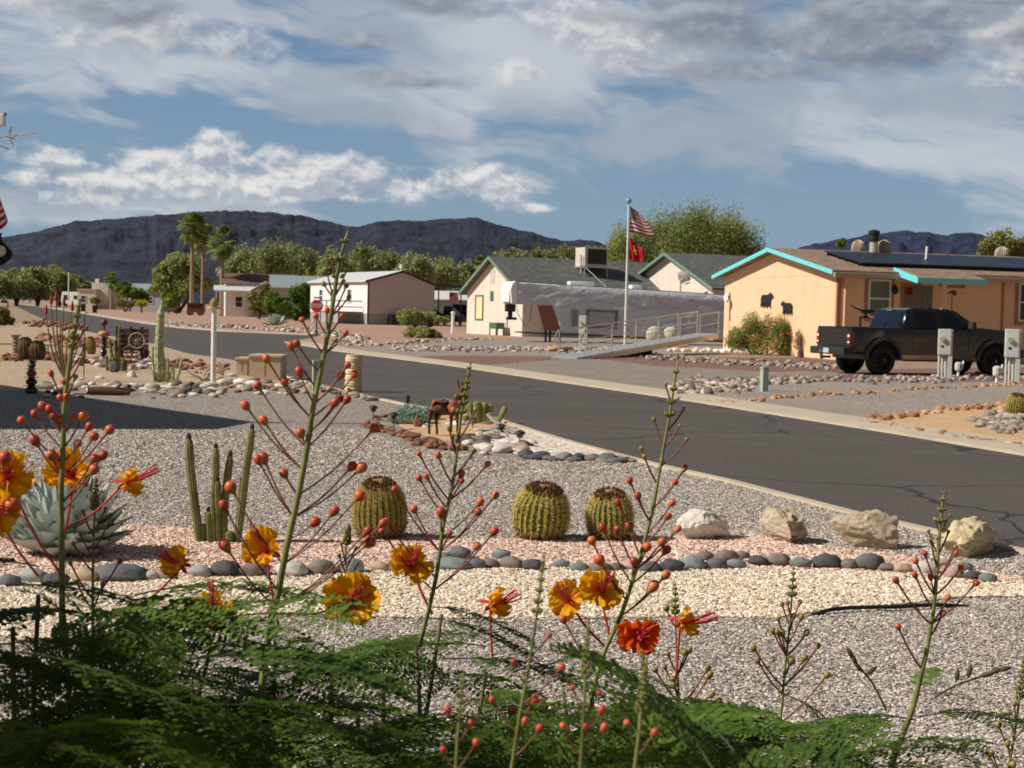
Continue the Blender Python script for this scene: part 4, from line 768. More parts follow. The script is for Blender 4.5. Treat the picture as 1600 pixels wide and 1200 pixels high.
def marker(px, py, ptop, wpx, m, lab, col=None):
    o = G(px, py); H = HZ(px, ptop, o.y); k = wpx*o.y/2400; r = T('utility_marker', lab, 'utility box', (o.x, o.y, 0), R(20)); MB().box(-k*.42, k*.42, -k*.42, k*.42, -.02, H-.05, bev=.01).build('body', m, r); MB().box(-k*.46, k*.46, -k*.46, k*.46, H-.05, H, bev=.015).build('cap', m, r)
    MB().box(-k*.425, -k*.40, -k*.2, k*.2, H*.55, H*.8).build('sticker', mat('yellow_sticker', srgb((214,190,80)), .6, .05, 4), r)
marker(1193.5, 612, 573, 12, mat('pale_green_box', srgb((164,182,172)), .6, .05, 3), 'pale green utility marker among the cobbles right of the paver driveway')
marker(492, 613, 563, 10, mat('pale_green_box', (0, 0, 0)), 'white and green utility marker by the near kerb left of the cream ribbed post')
# cream ribbed post (stack of rings)
o = G(552, 613); H = HZ(552, 557, o.y); k = 27*o.y/2400/2; r = T('ribbed_post', 'cream ribbed cylinder post standing at the near kerb', 'post', (o.x, o.y, 0)); pr = []
for i in range(6): z0 = H*i/6; z1 = H*(i+1)/6; pr += [(k*.88, z0), (k, z0+.02), (k, z1-.03), (k*.86, z1-.01)]
MB().lathe(pr, 24).build('ribs', mat('cream_plaster', srgb((230,206,158)), .8, .06, 5), r, smooth='auto'); MB().lathe([(k*.9, H-.01), (k*.9, H+.03), (.02, H+.035)], 24).build('top', mat('cream_plaster', (0, 0, 0)), r)
# beige transformer boxes
def tbox(px0, px1, pb, pt, dep, rz, lab, nm='transformer_box'):
    o = G(px0, pb); H = HZ(px0, pt, o.y); w_ = (px1-px0)*o.y/2400; r = T(nm, lab, 'utility box', (o.x, o.y, 0), rz); MB().box(0, w_, 0, dep, -.02, H-.06).build('body', m_beige, r); MB().box(-.03, w_+.03, -.03, dep+.03, H-.058, H, bev=.02).build('lid', m_beige, r); MB().box(w_*.48, w_*.50, -.008, .001, .1, H-.1).build('seam', mat('tan_seam', srgb((170,144,116)), .7, .05, 4), r); return r
tbox(389, 438, 594, 554, .9, 0, 'larger beige transformer box by the near kerb'); tbox(369, 386, 587, 558.5, .7, 0, 'smaller beige utility box left of the large transformer box')
# white lamp post
o = G(333, 597); H = HZ(335, 483, o.y); r = T('garden_lamp_post', 'slim white post with a small brass lamp on top beside the driftwood', 'lamp post', (o.x, o.y, 0)); MB().tube([(0, 0, -.02), (0, 0, H)], .052, 10).build('post', m_wht, r)
MB().lathe([(.06, H), (.15, H+.01), (.15, H+.04), (.05, H+.05)], 14).build('plate', m_beige, r); MB().lathe([(.05, H+.05), (.10, H+.08), (.09, H+.16), (.04, H+.21), (.01, H+.24)], 12).build('lamp', mat('brass', srgb((196,160,96)), .4, .1, 6, metal=.6), r)
# ------------------------------------------------------------------ pickup truck
def pickup():
    pl = G(1378, 586.5); pf = G(1552, 582.5); a = (pf-pl); a.z = 0; L = a.length; a = Vector((math.cos(R(21)), math.sin(R(21)), 0)); K_ = 1.0
    r = T('pickup_truck', 'black crew cab pickup truck parked before the peach house', 'pickup truck', (pl.x, pl.y, 0), R(21))
    # local frame: x forward from the rear axle, y to the left (away from the camera); near side y = 0
    X = lambda px, py, off=0.0: onwall(px, py, pl+Vector((-a.y, a.x, 0))*off, a)
    WB = X(1552, 575)[0]; s = WB/3.95; Wd = 1.95*s*.92
    m_p = mat('black_paint', (.014, .012, .012), .22, .15, 1.5, coat=.8, spec=.4); m_t = mat('truck_trim', (.028, .027, .026), .55, .2, 10); m_g = mat('tinted_glass', (.010, .012, .014), .12, .1, 2, spec=.45)
    m_lens = mat('tail_lens', srgb((110,20,24)), .2, .1, 8, coat=.5); m_ch = mat('chrome', srgb((200,200,200)), .15, .05, 6, metal=.9); m_rim = mat('black_rim', (.015, .015, .016), .3, .2, 8, metal=.4)
    def arch(cx, r_, z0, n=12): return [(cx+r_*math.cos(math.pi*(1-k/n)), z0+r_*math.sin(math.pi*k/n)) for k in range(n+1)]
    wr = .44*s; ar = .56*s; zb = .62*s; zw = .44*s
    def side(poly, y0, y1, nm, m, par=r, bev=0.0, sm=False):
        bm = bmesh.new(); vs = [bm.verts.new((x, y0, z)) for x, z in poly]; f = bm.faces.new(vs); e = bmesh.ops.extrude_face_region(bm, geom=[f]); bmesh.ops.translate(bm, vec=(0, y1-y0, 0), verts=[v for v in e['geom'] if isinstance(v, bmesh.types.BMVert)])
        bmesh.ops.recalc_face_normals(bm, faces=bm.faces)
        if bev: bmesh.ops.bevel(bm, geom=[ed for ed in bm.edges if abs(ed.verts[0].co.y-ed.verts[1].co.y) < .001], offset=bev, segments=3, affect='EDGES', profile=.6, clamp_overlap=True)
        t = MB(); t.bm(bm); return t.build(nm, m, par, smooth='auto')
    ZT = 1.36*s; xr = -1.10*s
    low = [(xr, .70*s)]+[(-ar, .66*s)]+arch(0, ar, zw*1.05)+[(ar, .60*s), (WB-ar, .60*s)]+arch(WB, ar, zw*1.05)+[(WB+ar, .62*s), (WB+.92*s, .62*s), (WB+1.0*s, .9*s), (WB+.97*s, 1.22*s), (WB+.85*s, 1.33*s), (WB-.55*s, 1.45*s), (3.0*s, 1.38*s), (.62*s, ZT), (xr+.02, ZT), (xr, ZT-.04)]
    side(low, 0, Wd, 'body', m_p, bev=.035)
    # open bed: dark floor set below the rails
    MB().box(xr+.10, .52*s, .12, Wd-.12, ZT-.006, ZT+.004).build('bed', m_black, r); MB().box(xr+.0, .60*s, -.0, .10, ZT+.0, ZT+.035, bev=.012).build('bed_rail', m_t, r); MB().box(xr, .60*s, Wd-.10, Wd, ZT, ZT+.035, bev=.012).build('bed_rail', m_t, r)
    # cab with sloped sides
    cab = [(.64*s, ZT-.02), (.74*s, 1.62*s), (.86*s, 1.93*s), (1.1*s, 1.985*s), (2.3*s, 1.985*s), (2.62*s, 1.94*s), (3.42*s, 1.42*s)]
    bm = bmesh.new(); n = len(cab); rows = []
    for y in (0.02, .0, .0): pass
    def cy(z, sidev): tt = max(0, (z-ZT)/(1.985*s-ZT)); return (.02+.17*tt**1.2) if sidev == 0 else Wd-.02-.17*tt**1.2
    A_ = [bm.verts.new((x, cy(z, 0), z)) for x, z in cab]; B_ = [bm.verts.new((x, cy(z, 1), z)) for x, z in cab]; bm.faces.new(A_); bm.faces.new(B_[::-1])
    for i in range(n): j = (i+1) % n; bm.faces.new((A_[i], B_[i], B_[j], A_[j]))
    bmesh.ops.recalc_face_normals(bm, faces=bm.faces); bmesh.ops.bevel(bm, geom=bm.edges[:], offset=.035, segments=3, affect='EDGES', clamp_overlap=True); t = MB(); t.bm(bm); cb = t.build('cab', m_p, r, smooth='auto')
    def pane(poly, nm='side_window'):
        t = MB(); t.add([(x, cy(z, 0)-.010, z) for x, z in poly]+[(x, cy(z, 0)+.02, z) for x, z in poly], [tuple(range(len(poly)))[::-1]]+[(i, (i+1) % len(poly), (i+1) % len(poly)+len(poly), i+len(poly)) for i in range(len(poly))]); return t.build(nm, m_g, cb)
    pane([(1.13*s, 1.45*s), (1.13*s, 1.86*s), (1.85*s, 1.88*s), (1.90*s, 1.45*s)]); pane([(2.03*s, 1.45*s), (1.98*s, 1.88*s), (2.42*s, 1.87*s), (2.95*s, 1.52*s), (2.95*s, 1.45*s)])
    # rear window on the sloped back of the cab
    t = MB(); q = [(.70*s, 1.46*s), (.87*s, 1.90*s)]; yy = lambda z: (cy(z, 0)+.12, cy(z, 1)-.12); bx = lambda z: (.64+(.74-.64)*(z/s-1.34)/(.28))*s if z < 1.62*s else (.74+.12*(z/s-1.62)/.31)*s
    zs = [1.44*s, 1.62*s, 1.90*s]; V = []; 
    for z in zs: V += [(bx(z)-.012, yy(z)[0], z), (bx(z)-.012, yy(z)[1], z)]
    t.add(V, [(0, 2, 3, 1), (2, 4, 5, 3)]); t.build('rear_window', mat('rear_glass', srgb((24,28,38)), .15, .2, 2, spec=.5), cb); MB().box(.80*s, .86*s, Wd*.42, Wd*.58, 1.90*s, 1.96*s).build('brake_light', m_ch, cb)
    # windscreen
    t = MB(); t.add([(2.68*s, .30, 1.92*s), (3.36*s, .16, 1.48*s), (3.36*s, Wd-.16, 1.48*s), (2.68*s, Wd-.30, 1.92*s)], [(0, 1, 2, 3)]); o_ = t.build('windscreen', m_g, cb); o_.location = (.02, 0, .02)
    # door cut lines, handles
    for x in (1.02*s, 1.95*s, 3.02*s): MB().box(x, x+.012, -.004, .002, .72*s, 1.38*s).build('door_seam', m_black, r)
    for x in (1.15*s, 2.10*s): MB().box(x, x+.20, -.035, -.001, 1.16*s, 1.20*s, bev=.01).build('door_handle', m_t, r)
    # flares
    for cx in (0, WB):
        t = MB(); o_ = arch(cx, ar+.10*s, zw*1.05, 20); i_ = arch(cx, ar-.01, zw*1.05, 20); V = []; F = []
        for (x, z), (x2, z2) in zip(o_, i_): V += [(x, .0, z), (x, -.05*s, z), (x2, -.09*s, z2), (x2, .12, z2)]
        for k in range(20):
            for c_ in range(3): F.append((k*4+c_, k*4+c_+1, k*4+5+c_, k*4+4+c_))
        t.add(V, F); t.build('fender_flare', mat('flare_trim', (.045, .043, .042), .45, .2, 8), r, smooth='auto')
        MB().box(cx-ar*.9, cx+ar*.9, .05, Wd-.05, .5*s, .95*s).build('wheel_well', m_black, r)
    # wheels
    for cx in (0, WB):
        for y_, sd_ in ((.12, 1), (Wd-.12, -1)):
            MR = Matrix.Rotation(R(90), 4, 'X'); w = MB().lathe([(.26*s, .15), (.38*s, .16), (wr*.97, .13), (wr, .07), (wr, -.07), (wr*.97, -.13), (.38*s, -.16), (.26*s, -.15)], 40, (cx, y_, zw), M=MR, rib=40, ribd=.02); w.f = [f for f in w.f if len(f) == 4]; w = w.build('tyre', m_black, r, smooth='auto')
            rm = MB(); rm.lathe([(.05*s, .05), (.26*s, .04), (.275*s, .14), (.285*s, .15), (.285*s, -.1), (.02, -.1)], 24, (cx, y_, zw), M=MR)
            for k in range(8):
                an = 2*math.pi*k/8; c_, s_ = math.cos(an), math.sin(an); rm.tube([(cx+c_*.06*s, y_-.12*sd_, zw+s_*.06*s), (cx+c_*.26*s, y_-.145*sd_, zw+s_*.26*s)], .022*s, 5)
            rm.lathe([(.065*s, .13), (.06*s, .16), (.01, .165)], 12, (cx, y_, zw), M=MR); rm.build('rim', m_rim, w, smooth='auto')
            for k in (3, 4):
                an = R(-150+50*k); MB().lathe([(.016, -.01), (.016, .01)], 8, (cx+.07*math.cos(an), y_-.175*sd_, zw-.02+.07*math.sin(an)), M=MR).build('lug_nut', m_ch, w)
    # rear: tailgate, bumper, lamps, plate, hitch
    MB().box(xr-.015, xr+.02, .17, Wd-.17, .84*s, ZT-.01, bev=.012).build('tailgate', m_p, r); MB().box(xr-.022, xr-.016, Wd*.25, Wd*.75, ZT-.12, ZT-.07).build('tailgate_trim', m_t, r)
    MB().box(xr-.24, xr+.12, -.01, Wd+.01, .58*s, .80*s, bev=.05).build('bumper', m_t, r, smooth='auto')
    for y in (-.004, Wd-.16):
        l_ = MB().box(xr-.03, xr+.08, y, y+.165, .86*s, 1.24*s, bev=.02).build('tail_light', m_lens, r); MB().box(xr-.036, xr-.028, y+.04, y+.13, 1.10*s, 1.17*s).build('lens_strip', m_wht, l_); MB().box(xr-.036, xr-.028, y+.04, y+.13, .93*s, .98*s).build('lens_strip', m_wht, l_)
    MB().box(xr-.262, xr-.238, Wd*.42, Wd*.58, .62*s, .76*s).build('number_plate', mat('plate_white', srgb((180,206,206)), .5, .08, 20), r)
    MB().tube([(xr-.1, Wd*.5, .5*s), (xr-.42, Wd*.5, .5*s), (xr-.42, Wd*.5, .64*s)], .035, 8).build('tow_hitch', m_t, r); MB().lathe([(.01, 0), (.05, .02), (.05, .07), (.01, .09)], 10, (xr-.42, Wd*.5, .62*s)).build('tow_ball', m_ch, r)
    # bed-mounted marksman-like pivot stand: a pole with a bent arm and a long nozzle
    x, y = -.15*s, Wd*.55
    t = MB(); t.tube([(x, y, ZT), (x, y, ZT+.34*s)], .035, 6); t.tube([(x, y, ZT+.33*s), (x+.30*s, y, ZT+.33*s)], .03, 6); t.tube([(x+.16*s, y, ZT+.33*s), (x+.2*s, y, ZT+.45*s)], .03, 6); st = t.build('bed_stand', m_dark, r)
    t = MB(); t.box(x+.04*s, x+.34*s, y-.06, y+.06, ZT+.44*s, ZT+.56*s, bev=.03); t.tube([(x+.04*s, y, ZT+.52*s), (x-.42*s, y-.1, ZT+.66*s)], [.028, .016], 6); t.lathe([(.05, -.04), (.05, .08)], 8, (x+.36*s, y, ZT+.52*s), M=Matrix.Rotation(R(90), 4, 'Y')); t.build('mounted_tool', m_dark, st)
    # mirror, antenna fin, bumper front, headlamp
    m_ = MB().box(2.95*s, 3.08*s, -.26, -.04, 1.40*s, 1.62*s, bev=.03).build('wing_mirror', m_t, r); MB().box(2.935*s, 2.949*s, -.24, -.06, 1.43*s, 1.60*s).build('mirror_glass', m_ch, m_)
    MB().prism([(2.15*s, Wd/2, 1.98*s), (2.4*s, Wd/2, 1.98*s), (2.2*s, Wd/2, 2.05*s)], (0, .04, 0)).build('antenna_fin', m_t, r)
    MB().box(WB+.80*s, WB+1.12*s, 0, Wd, .55*s, .82*s, bev=.06).build('front_bumper', m_t, r); MB().box(WB+.82*s, WB+1.0*s, -.005, .35, 1.0*s, 1.2*s, bev=.03).build('headlight', m_ch, r); MB().box(.75*s, WB-.75*s, -.07, .12, .42*s, .47*s, bev=.02).build('running_board', m_t, r)
    return r
pickup()
# wind spinner and wreath in front of the porch
s_, z = onwall(1488, 458, K-Vector((-ua.y, ua.x, 0))*1.2, ua); o = K-Vector((-ua.y, ua.x, 0))*1.2+ua*s_; r = T('garden_spinner', 'red bird shaped garden spinner on a thin rod by the porch', 'garden ornament', (o.x, o.y, 0)); MB().tube([(0, 0, 0), (0, 0, z)], .015, 5).build('rod', m_dark, r); MB().prism([(-.22, 0, z-.05), (-.05, 0, z+.1), (.12, 0, z+.12), (.2, 0, z-.02), (.1, 0, z-.12), (-.02, 0, z-.02)], (0, .03, 0)).build('bird', mat('spinner_red', srgb((140,34,34)), .5, .2, 8), r)
s_, z = onwall(1419, 456, K, ua); o = K+ua*s_-Vector((-ua.y, ua.x, 0))*.12; r = T('red_flower_wreath', 'red flower wreath hanging on the barred front door', 'wreath', (o.x, o.y, z)); t = MB(); rnd = random.Random(5)
for k in range(26): a_ = k*.9; q = rnd.uniform(.04, .14); t.lathe([(.01, -.05), (.06, 0), (.01, .05)], 6, (q*math.cos(a_), rnd.uniform(-.05, .03), q*math.sin(a_)))
t.build('flowers', mat('wreath_red', srgb((176,26,44)), .6, .3, 20), r)
# ------------------------------------------------------------------ trees and shrubs
RN = np.random.default_rng(7)
def leaves(cent, rad, n, size, rng, clumps=18, stretch=(1, 1, 1), droop=0.0, shell=.75, asp=.55):
    """n leaf faces in uneven clumps within an ellipsoid"""
    cent = np.array(cent); rad = np.array(rad)
    d = rng.normal(size=(clumps, 3)); d /= np.linalg.norm(d, axis=1)[:, None]; cc = cent+d*rad*rng.uniform(.25, shell, (clumps, 1)); cr = rng.uniform(.26, .52, (clumps, 1))*rad.mean()
    k = rng.integers(0, clumps, n); g = rng.normal(size=(n, 3)); g /= np.linalg.norm(g, axis=1)[:, None]
    p = cc[k]+g*cr[k]*rng.uniform(.35, 1.05, (n, 1))*np.array(stretch)
    a = rng.normal(size=(n, 3)); a[:, 2] = a[:, 2]*stretch[2]-droop; a /= np.linalg.norm(a, axis=1)[:, None]
    b = np.cross(a, rng.normal(size=(n, 3))); b /= np.linalg.norm(b, axis=1)[:, None]; s = size*rng.uniform(.6, 1.3, (n, 1))
    V = np.stack([p-a*s, p+b*s*asp, p+a*s, p-b*s*asp], 1).reshape(-1, 3); return V
def foliage(name, V, m, parent):
    mi = np.array(parent_m(parent).inverted()); V = V @ mi[:3, :3].T+mi[:3, 3]; V[:, 2] = np.maximum(V[:, 2], .01)
    return npmesh(name, V, np.arange(len(V)).reshape(-1, 4), m, parent)
def tree(name, label, cat, px, py, Y, blobs, m, n=2600, leaf=.16, group=None, trunks=1, bark=None, stretch=(1, 1, 1), seed=0, tr=.16, asp=.55, clumps=18, trunk_part='trunk'):
    rng = np.random.default_rng(seed+1); b = D(px, py, Y); base = Vector((b.x, Y, 0)); r = T(name, label, cat, base, 0, group); Vs = []; bark = bark or mat('tree_bark', srgb((96,80,64)), .9, .25, 6, bump=.4)
    tot = sum(q[2]*q[3] for q in blobs)
    for (x, y, rx, ry) in blobs:
        c = D(x, y, Y); k = Y/2400; c.z = max(c.z, ry*k*.8); c.y += rng.uniform(-.4, .4)*rx*k
        Vs.append(leaves(c, (rx*k, rx*k*.9, ry*k), int(n*rx*ry/tot), leaf, rng, clumps=clumps, stretch=stretch, asp=asp))
    foliage('crown', np.concatenate(Vs), m, r)
    mb = MB()
    for i, (x, y, rx, ry) in enumerate(blobs[:max(trunks, 1)*2]):
        c = D(x, y, Y); off = Vector((rng.uniform(-.3, .3)*trunks, rng.uniform(-.3, .3), 0)); mid = base.lerp(Vector((c.x, Y, c.z)), .5)+off*.5
        mb.tube([base+off*.4-Vector((0, 0, .1)), mid, Vector((c.x, Y, max(c.z, .3)))], [tr, tr*.7, tr*.25], 7)
        for q in range(4):
            e = Vector((c.x+rng.uniform(-.7, .7)*rx*Y/2400, Y+rng.uniform(-.5, .5)*rx*Y/2400, c.z+rng.uniform(0, .7)*ry*Y/2400)); mb.tube([mid, mid.lerp(e, .6)+Vector((0, 0, .2)), e], [tr*.5, tr*.3, tr*.08], 5)
    mb.build(trunk_part, bark, r, w=True); return r
m_pv = leafmat('palo_verde_leaves', srgb((128,142,76)), srgb((162,170,102)), .25); m_mes = leafmat('mesquite_leaves', srgb((142,152,84)), srgb((176,180,112)), .2); m_dk = leafmat('citrus_leaves', srgb((60,98,36)), srgb((124,150,56)), .6); m_olive = leafmat('olive_leaves', srgb((130,132,72)), srgb((156,152,88)), .3)
m_br = leafmat('bright_leaves', srgb((130,158,52)), srgb((160,182,72)), .5); m_yel = leafmat('yellow_bloom', srgb((226,206,50)), srgb((190,184,60)), .8); m_ppl = leafmat('palm_leaves', srgb((92,116,56)), srgb((142,154,80)), .5); m_hz = leafmat('far_tree_leaves', srgb((146,154,98)), srgb((178,182,126)), .12)
tree('palo_verde_tree', 'tall wispy palo verde tree behind the grey shingle roof, right of the flags', 'tree', 1080, 470, 150, [(985,382,42,34),(1040,372,48,38),(1090,366,50,38),(1150,376,48,34),(1010,405,60,28),(1100,405,70,30),(1165,402,44,28),(965,400,26,30),(1075,396,95,36),(1120,372,50,30)], m_pv, 62000, .14, trunks=3, stretch=(1, 1, 2.1), seed=1, asp=.3, clumps=34)
tree('pine_tree', 'round green tree behind the solar roof at the right edge', 'tree', 1565, 470, 112, [(1560,378,30,17),(1590,388,26,20),(1540,388,20,14),(1610,385,30,18)], m_olive, 6000, .13, trunks=2, seed=2)
tree('roof_top_tree', 'small green treetop showing above the peach house roof left of the chimney', 'tree', 1316, 470, 125, [(1316,381,10,8)], m_dk, 500, .16, seed=3)
HZT = [(372,408,34,20,-1,'left end of the far tree line beside the palms'),(428,402,40,22,0,'centre of the tree line above the brown roof'),(468,404,34,20,0,'far tree line above the round citrus trees'),(525,412,34,16,0,'far tree line behind the tall flower stalk'),(566,408,36,20,0,'far tree line above the white home\'s left roof'),(606,410,34,18,0,'far tree line above the white home\'s ridge'),(648,416,32,16,0,'far tree line above the white home\'s right eave'),(690,420,30,17,0,'far tree line above the carport'),(728,426,26,16,0,'far tree line left of the green gable peak'),(800,405,34,10,1,'low far tree behind the grey roof\'s left part'),(850,402,30,12,1,'low far tree behind the middle of the grey roof'),(885,402,26,16,1,'far tree behind the roof cooler'),(925,400,24,16,1,'far tree between the roof cooler and the flagpole')]
for i, (x, y, rx, ry, q, lb) in enumerate(HZT): tree('desert_tree', 'pale green desert tree, '+lb, 'tree', x, 474, 240+(i % 3)*14, [(x, y, rx, ry), (x-rx*.4, y+14, rx*.7, 18), (x+rx*.5, y+16, rx*.7, 18)], m_hz, 4200, .34, group='far desert trees', seed=20+i, stretch=(1, 1, 1.5), asp=.4)
MQ = [(-20,440,40,20,'at the very left edge'),(25,438,34,18,'second from the left edge'),(60,438,32,20,'in the middle of the left grove'),(92,436,30,22,'tallest of the left grove'),(122,442,22,15,'at the right end of the grove beside the pale pole')]
for i, (x, y, rx, ry, lb) in enumerate(MQ): tree('mesquite_tree', 'spreading mesquite tree '+lb, 'tree', x, 470, 330+i*8, [(x-8, y, rx*1.15, ry), (x+10, y+9, rx*1.1, ry*.85), (x, y+17, rx*1.1, 9)], m_mes, 6000, .40, group='mesquite grove', trunks=2, seed=40+i, tr=.3)
tree('acacia_tree', 'big rounded olive green tree behind the fan palms', 'tree', 275, 478, 232, [(262,428,28,26),(290,418,34,26),(310,440,26,24),(252,448,22,18),(280,450,30,20)], m_mes, 9000, .28, trunks=2, seed=50, tr=.3)
tree('citrus_tree', 'dark green round citrus tree with lit top left of the stop sign', 'tree', 462, 501, 160, [(470,462,26,22),(480,478,22,22),(460,488,18,10)], m_dk, 9000, .14, seed=51)
tree('citrus_tree', 'dark green round tree just left of the other, above the agave', 'tree', 441, 500, 157, [(436,474,25,22),(428,484,18,14),(446,486,18,12)], m_dk, 8000, .14, seed=52)
tree('olive_shrub', 'dull olive shrub between the porch and the round trees', 'shrub', 405, 493, 172, [(403,468,17,18),(415,455,14,14),(400,482,16,10)], m_olive, 3500, .16, seed=53)
tree('round_bush', 'bright green round bush left of the palm trunks', 'shrub', 263, 487, 230, [(263,468,19,14)], m_br, 2600, .2, seed=54)
tree('yellow_bush', 'small yellow flowering bush by the far kerb', 'shrub', 221, 487, 225, [(221,475,10,7)], m_yel, 900, .16, seed=55)
tree('green_hedge', 'dense green hedge in front of the silver roofed home', 'shrub', 203, 480, 250, [(192,452,20,13),(212,458,18,12),(222,464,12,10)], m_dk, 3200, .22, seed=56)
tree('low_bush', 'low dull bush at the foot of the green hedge', 'shrub', 195, 482, 235, [(190,473,14,7),(204,474,12,6)], m_olive, 900, .2, seed=57)
tree('low_bush', 'dark low bush between the pink house and the hedge', 'shrub', 152, 480, 270, [(150,470,12,7)], m_olive, 600, .2, seed=58)
tree('desert_shrub', 'grey green shrub at the left edge beside the mailbox', 'shrub', 4, 508, 92, [(2,492,20,14),(14,500,12,8)], m_olive, 2600, .10, seed=59)
tree('desert_shrub', 'flat topped green desert shrub left of the cream gable wall', 'shrub', 658, 528, 84, [(645,492,26,10),(672,496,22,9),(690,500,16,7),(640,500,18,8),(655,520,30,7),(680,523,18,6)], m_mes, 7000, .075, trunks=2, seed=60, tr=.07)
tree('flowering_shrub', 'wispy green shrub with a few red blooms against the peach gable', 'shrub', 1188, 554, 64.5, [(1188,512,34,24),(1160,522,28,20),(1218,516,24,26),(1190,538,44,15),(1150,538,22,13),(1225,540,18,12)], leafmat('wispy_shrub_leaves', srgb((128,144,64)), srgb((164,168,92)), 1.2), 15000, .052, trunks=3, seed=61, tr=.04, stretch=(1, 1, 1.5), asp=.3)
def blooms(par, pts, m, s): 
    t = MB()
    for p in pts: t.lathe([(.01, -s), (s, 0), (.01, s)], 6, p)
    t.build('bloom', m, par, w=True)
rr_ = random.Random(3); blooms([o for o in bpy.data.objects if o.name.startswith('flowering_shrub')][0], [D(1150+rr_.random()*84, 500+rr_.random()*48, 63.6) for _ in range(26)], mat('shrub_bloom_red', srgb((190,72,50)), .6, .1, 5), .05)
tree('dry_grass_clump', 'dry pinkish grass clump beside the shrub on the peach gable', 'grass clump', 1250, 556, 61, [(1250,535,9,16)], leafmat('dry_grass_blades', srgb((176,146,120)), srgb((196,170,140)), 2), 900, .08, seed=62, stretch=(1, 1, 3), asp=.12, trunk_part='stalks')
# fan palms
def fanpalm(px, py, ptop, Y, cr, label, seed, tr=.25):
    b = D(px, py, Y); base = Vector((b.x, Y, 0)); H = HZ(px, ptop, Y); r = T('fan_palm', label, 'palm tree', base, 0, 'fan palms'); rnd = random.Random(seed); k = Y/2400
    t = MB(); prf = []; n = 26
    for i in range(n): z = H*i/(n-1); prf.append((tr*(1.25-.35*i/n)*(1+.05*(-1)**i), z))
    t.lathe(prf, 12); t.build('trunk', mat('palm_trunk', srgb((150,130,110)), .9, .25, 3, bump=.5, stretch=(1, 1, 4)), r, smooth='auto')
    dead = MB(); fr = MB(); R_ = cr*k
    for i in range(46):
        az_ = rnd.uniform(0, 6.28); el_ = R(rnd.uniform(-55, 80)) if i > 8 else R(rnd.uniform(-75, -50)); st = R_*rnd.uniform(.40, .58); d = Vector((math.cos(az_)*math.cos(el_), math.sin(az_)*math.cos(el_), math.sin(el_))); c = Vector((0, 0, H))+d*st-Vector((0, 0, .15*R_*math.cos(el_)))
        fr.tube([Vector((0, 0, H-.1)), c], [.05, .03], 4, cap=False); sd_ = d.cross(Vector((0, 0, 1))); sd_ = sd_.normalized() if sd_.length > .01 else Vector((1, 0, 0)); L = R_*rnd.uniform(.42, .56)
        for q in range(15):
            a_ = R(-105+210*q/14); dd = (d*math.cos(a_)+sd_*math.sin(a_)).normalized(); w_ = dd.cross(d.cross(sd_)).normalized()*L*.075; tip = c+dd*L*(1-.25*abs(a_)/2)-Vector((0, 0, L*.28)); mid = c+dd*L*.55
            fr.add([c, mid+w_, tip, mid-w_], [(0, 1, 2, 3)])
    fr.build('fronds', m_ppl, r); t = MB()
    for i in range(40):
        a_ = rnd.uniform(0, 6.28); L = rnd.uniform(.4, 1.1); x, y = math.cos(a_)*tr, math.sin(a_)*tr; t.add([(x, y, H-.1), (x*2.2, y*2.2, H-.3), (x*2, y*2, H-L-.3), (x*1.3, y*1.3, H-L)], [(0, 1, 2, 3)])
    t.build('dead_fronds', mat('dead_frond', srgb((150,122,88)), .9, .2, 4), r)
fanpalm(299, 492, 352, 205, 31, 'tallest fan palm with a thick pale trunk, left of the three', 1); fanpalm(316, 490, 366, 214, 26, 'slim fan palm in the middle of the three', 2, .22); fanpalm(346, 494, 376, 198, 31, 'shorter fan palm with ragged crown, right of the three', 3)
fanpalm(174, 478, 436, 285, 15, 'small fan palm beside the pink gabled house', 4, .25)
fanpalm(748, 470, 408, 200, 13, 'small dark fan palm peeking left of the cream house gable', 5, .25)
# rusty wagon and animal sculptures by the palms
o = G(306, 496); Yw = 196; b = D(292, 494, Yw); r = T('display_wagon', 'dark red wooden display wagon at the foot of the palms', 'wagon', (b.x, Yw, 0)); MB().box(0, 2.1, 0, 1.2, .45, 1.5).build('box', mat('dark_red_wood', srgb((96,48,40)), .8, .25, 3), r); MB().box(-.15, 2.25, -.15, 1.35, 1.5, 1.6).build('top', mat('dark_red_wood', (0, 0, 0)), r)
for x in (.4, 1.7): MB().lathe([(.05, -.05), (.45, -.05), (.45, .05), (.05, .05)], 16, (x, -.08, .45), M=Matrix.Rotation(R(90), 4, 'X')).build('wheel', m_wood, r)
def skinmesh(name, J, E, m, parent, sub=2, w=False):
    me = bpy.data.meshes.new(name); me.from_pydata([j[0] for j in J], E, []); o = bpy.data.objects.new(name, me); COL.objects.link(o)
    sk = o.modifiers.new('skin', 'SKIN')
    for i, j in enumerate(J):
        q = me.skin_vertices[0].data[i]; q.radius = (j[1], j[1] if len(j) < 3 else j[2]); q.use_root = (i == 0)
    ss = o.modifiers.new('sub', 'SUBSURF'); ss.levels = sub; ss.render_levels = sub; dg = bpy.context.evaluated_depsgraph_get(); dg.update()
    m2 = bpy.data.meshes.new_from_object(o.evaluated_get(dg)); bpy.data.objects.remove(o); o = bpy.data.objects.new(name, m2); COL.objects.link(o); m2.materials.clear(); m2.materials.append(m); o.parent = parent
    m2.polygons.foreach_set('use_smooth', [True]*len(m2.polygons)); return o
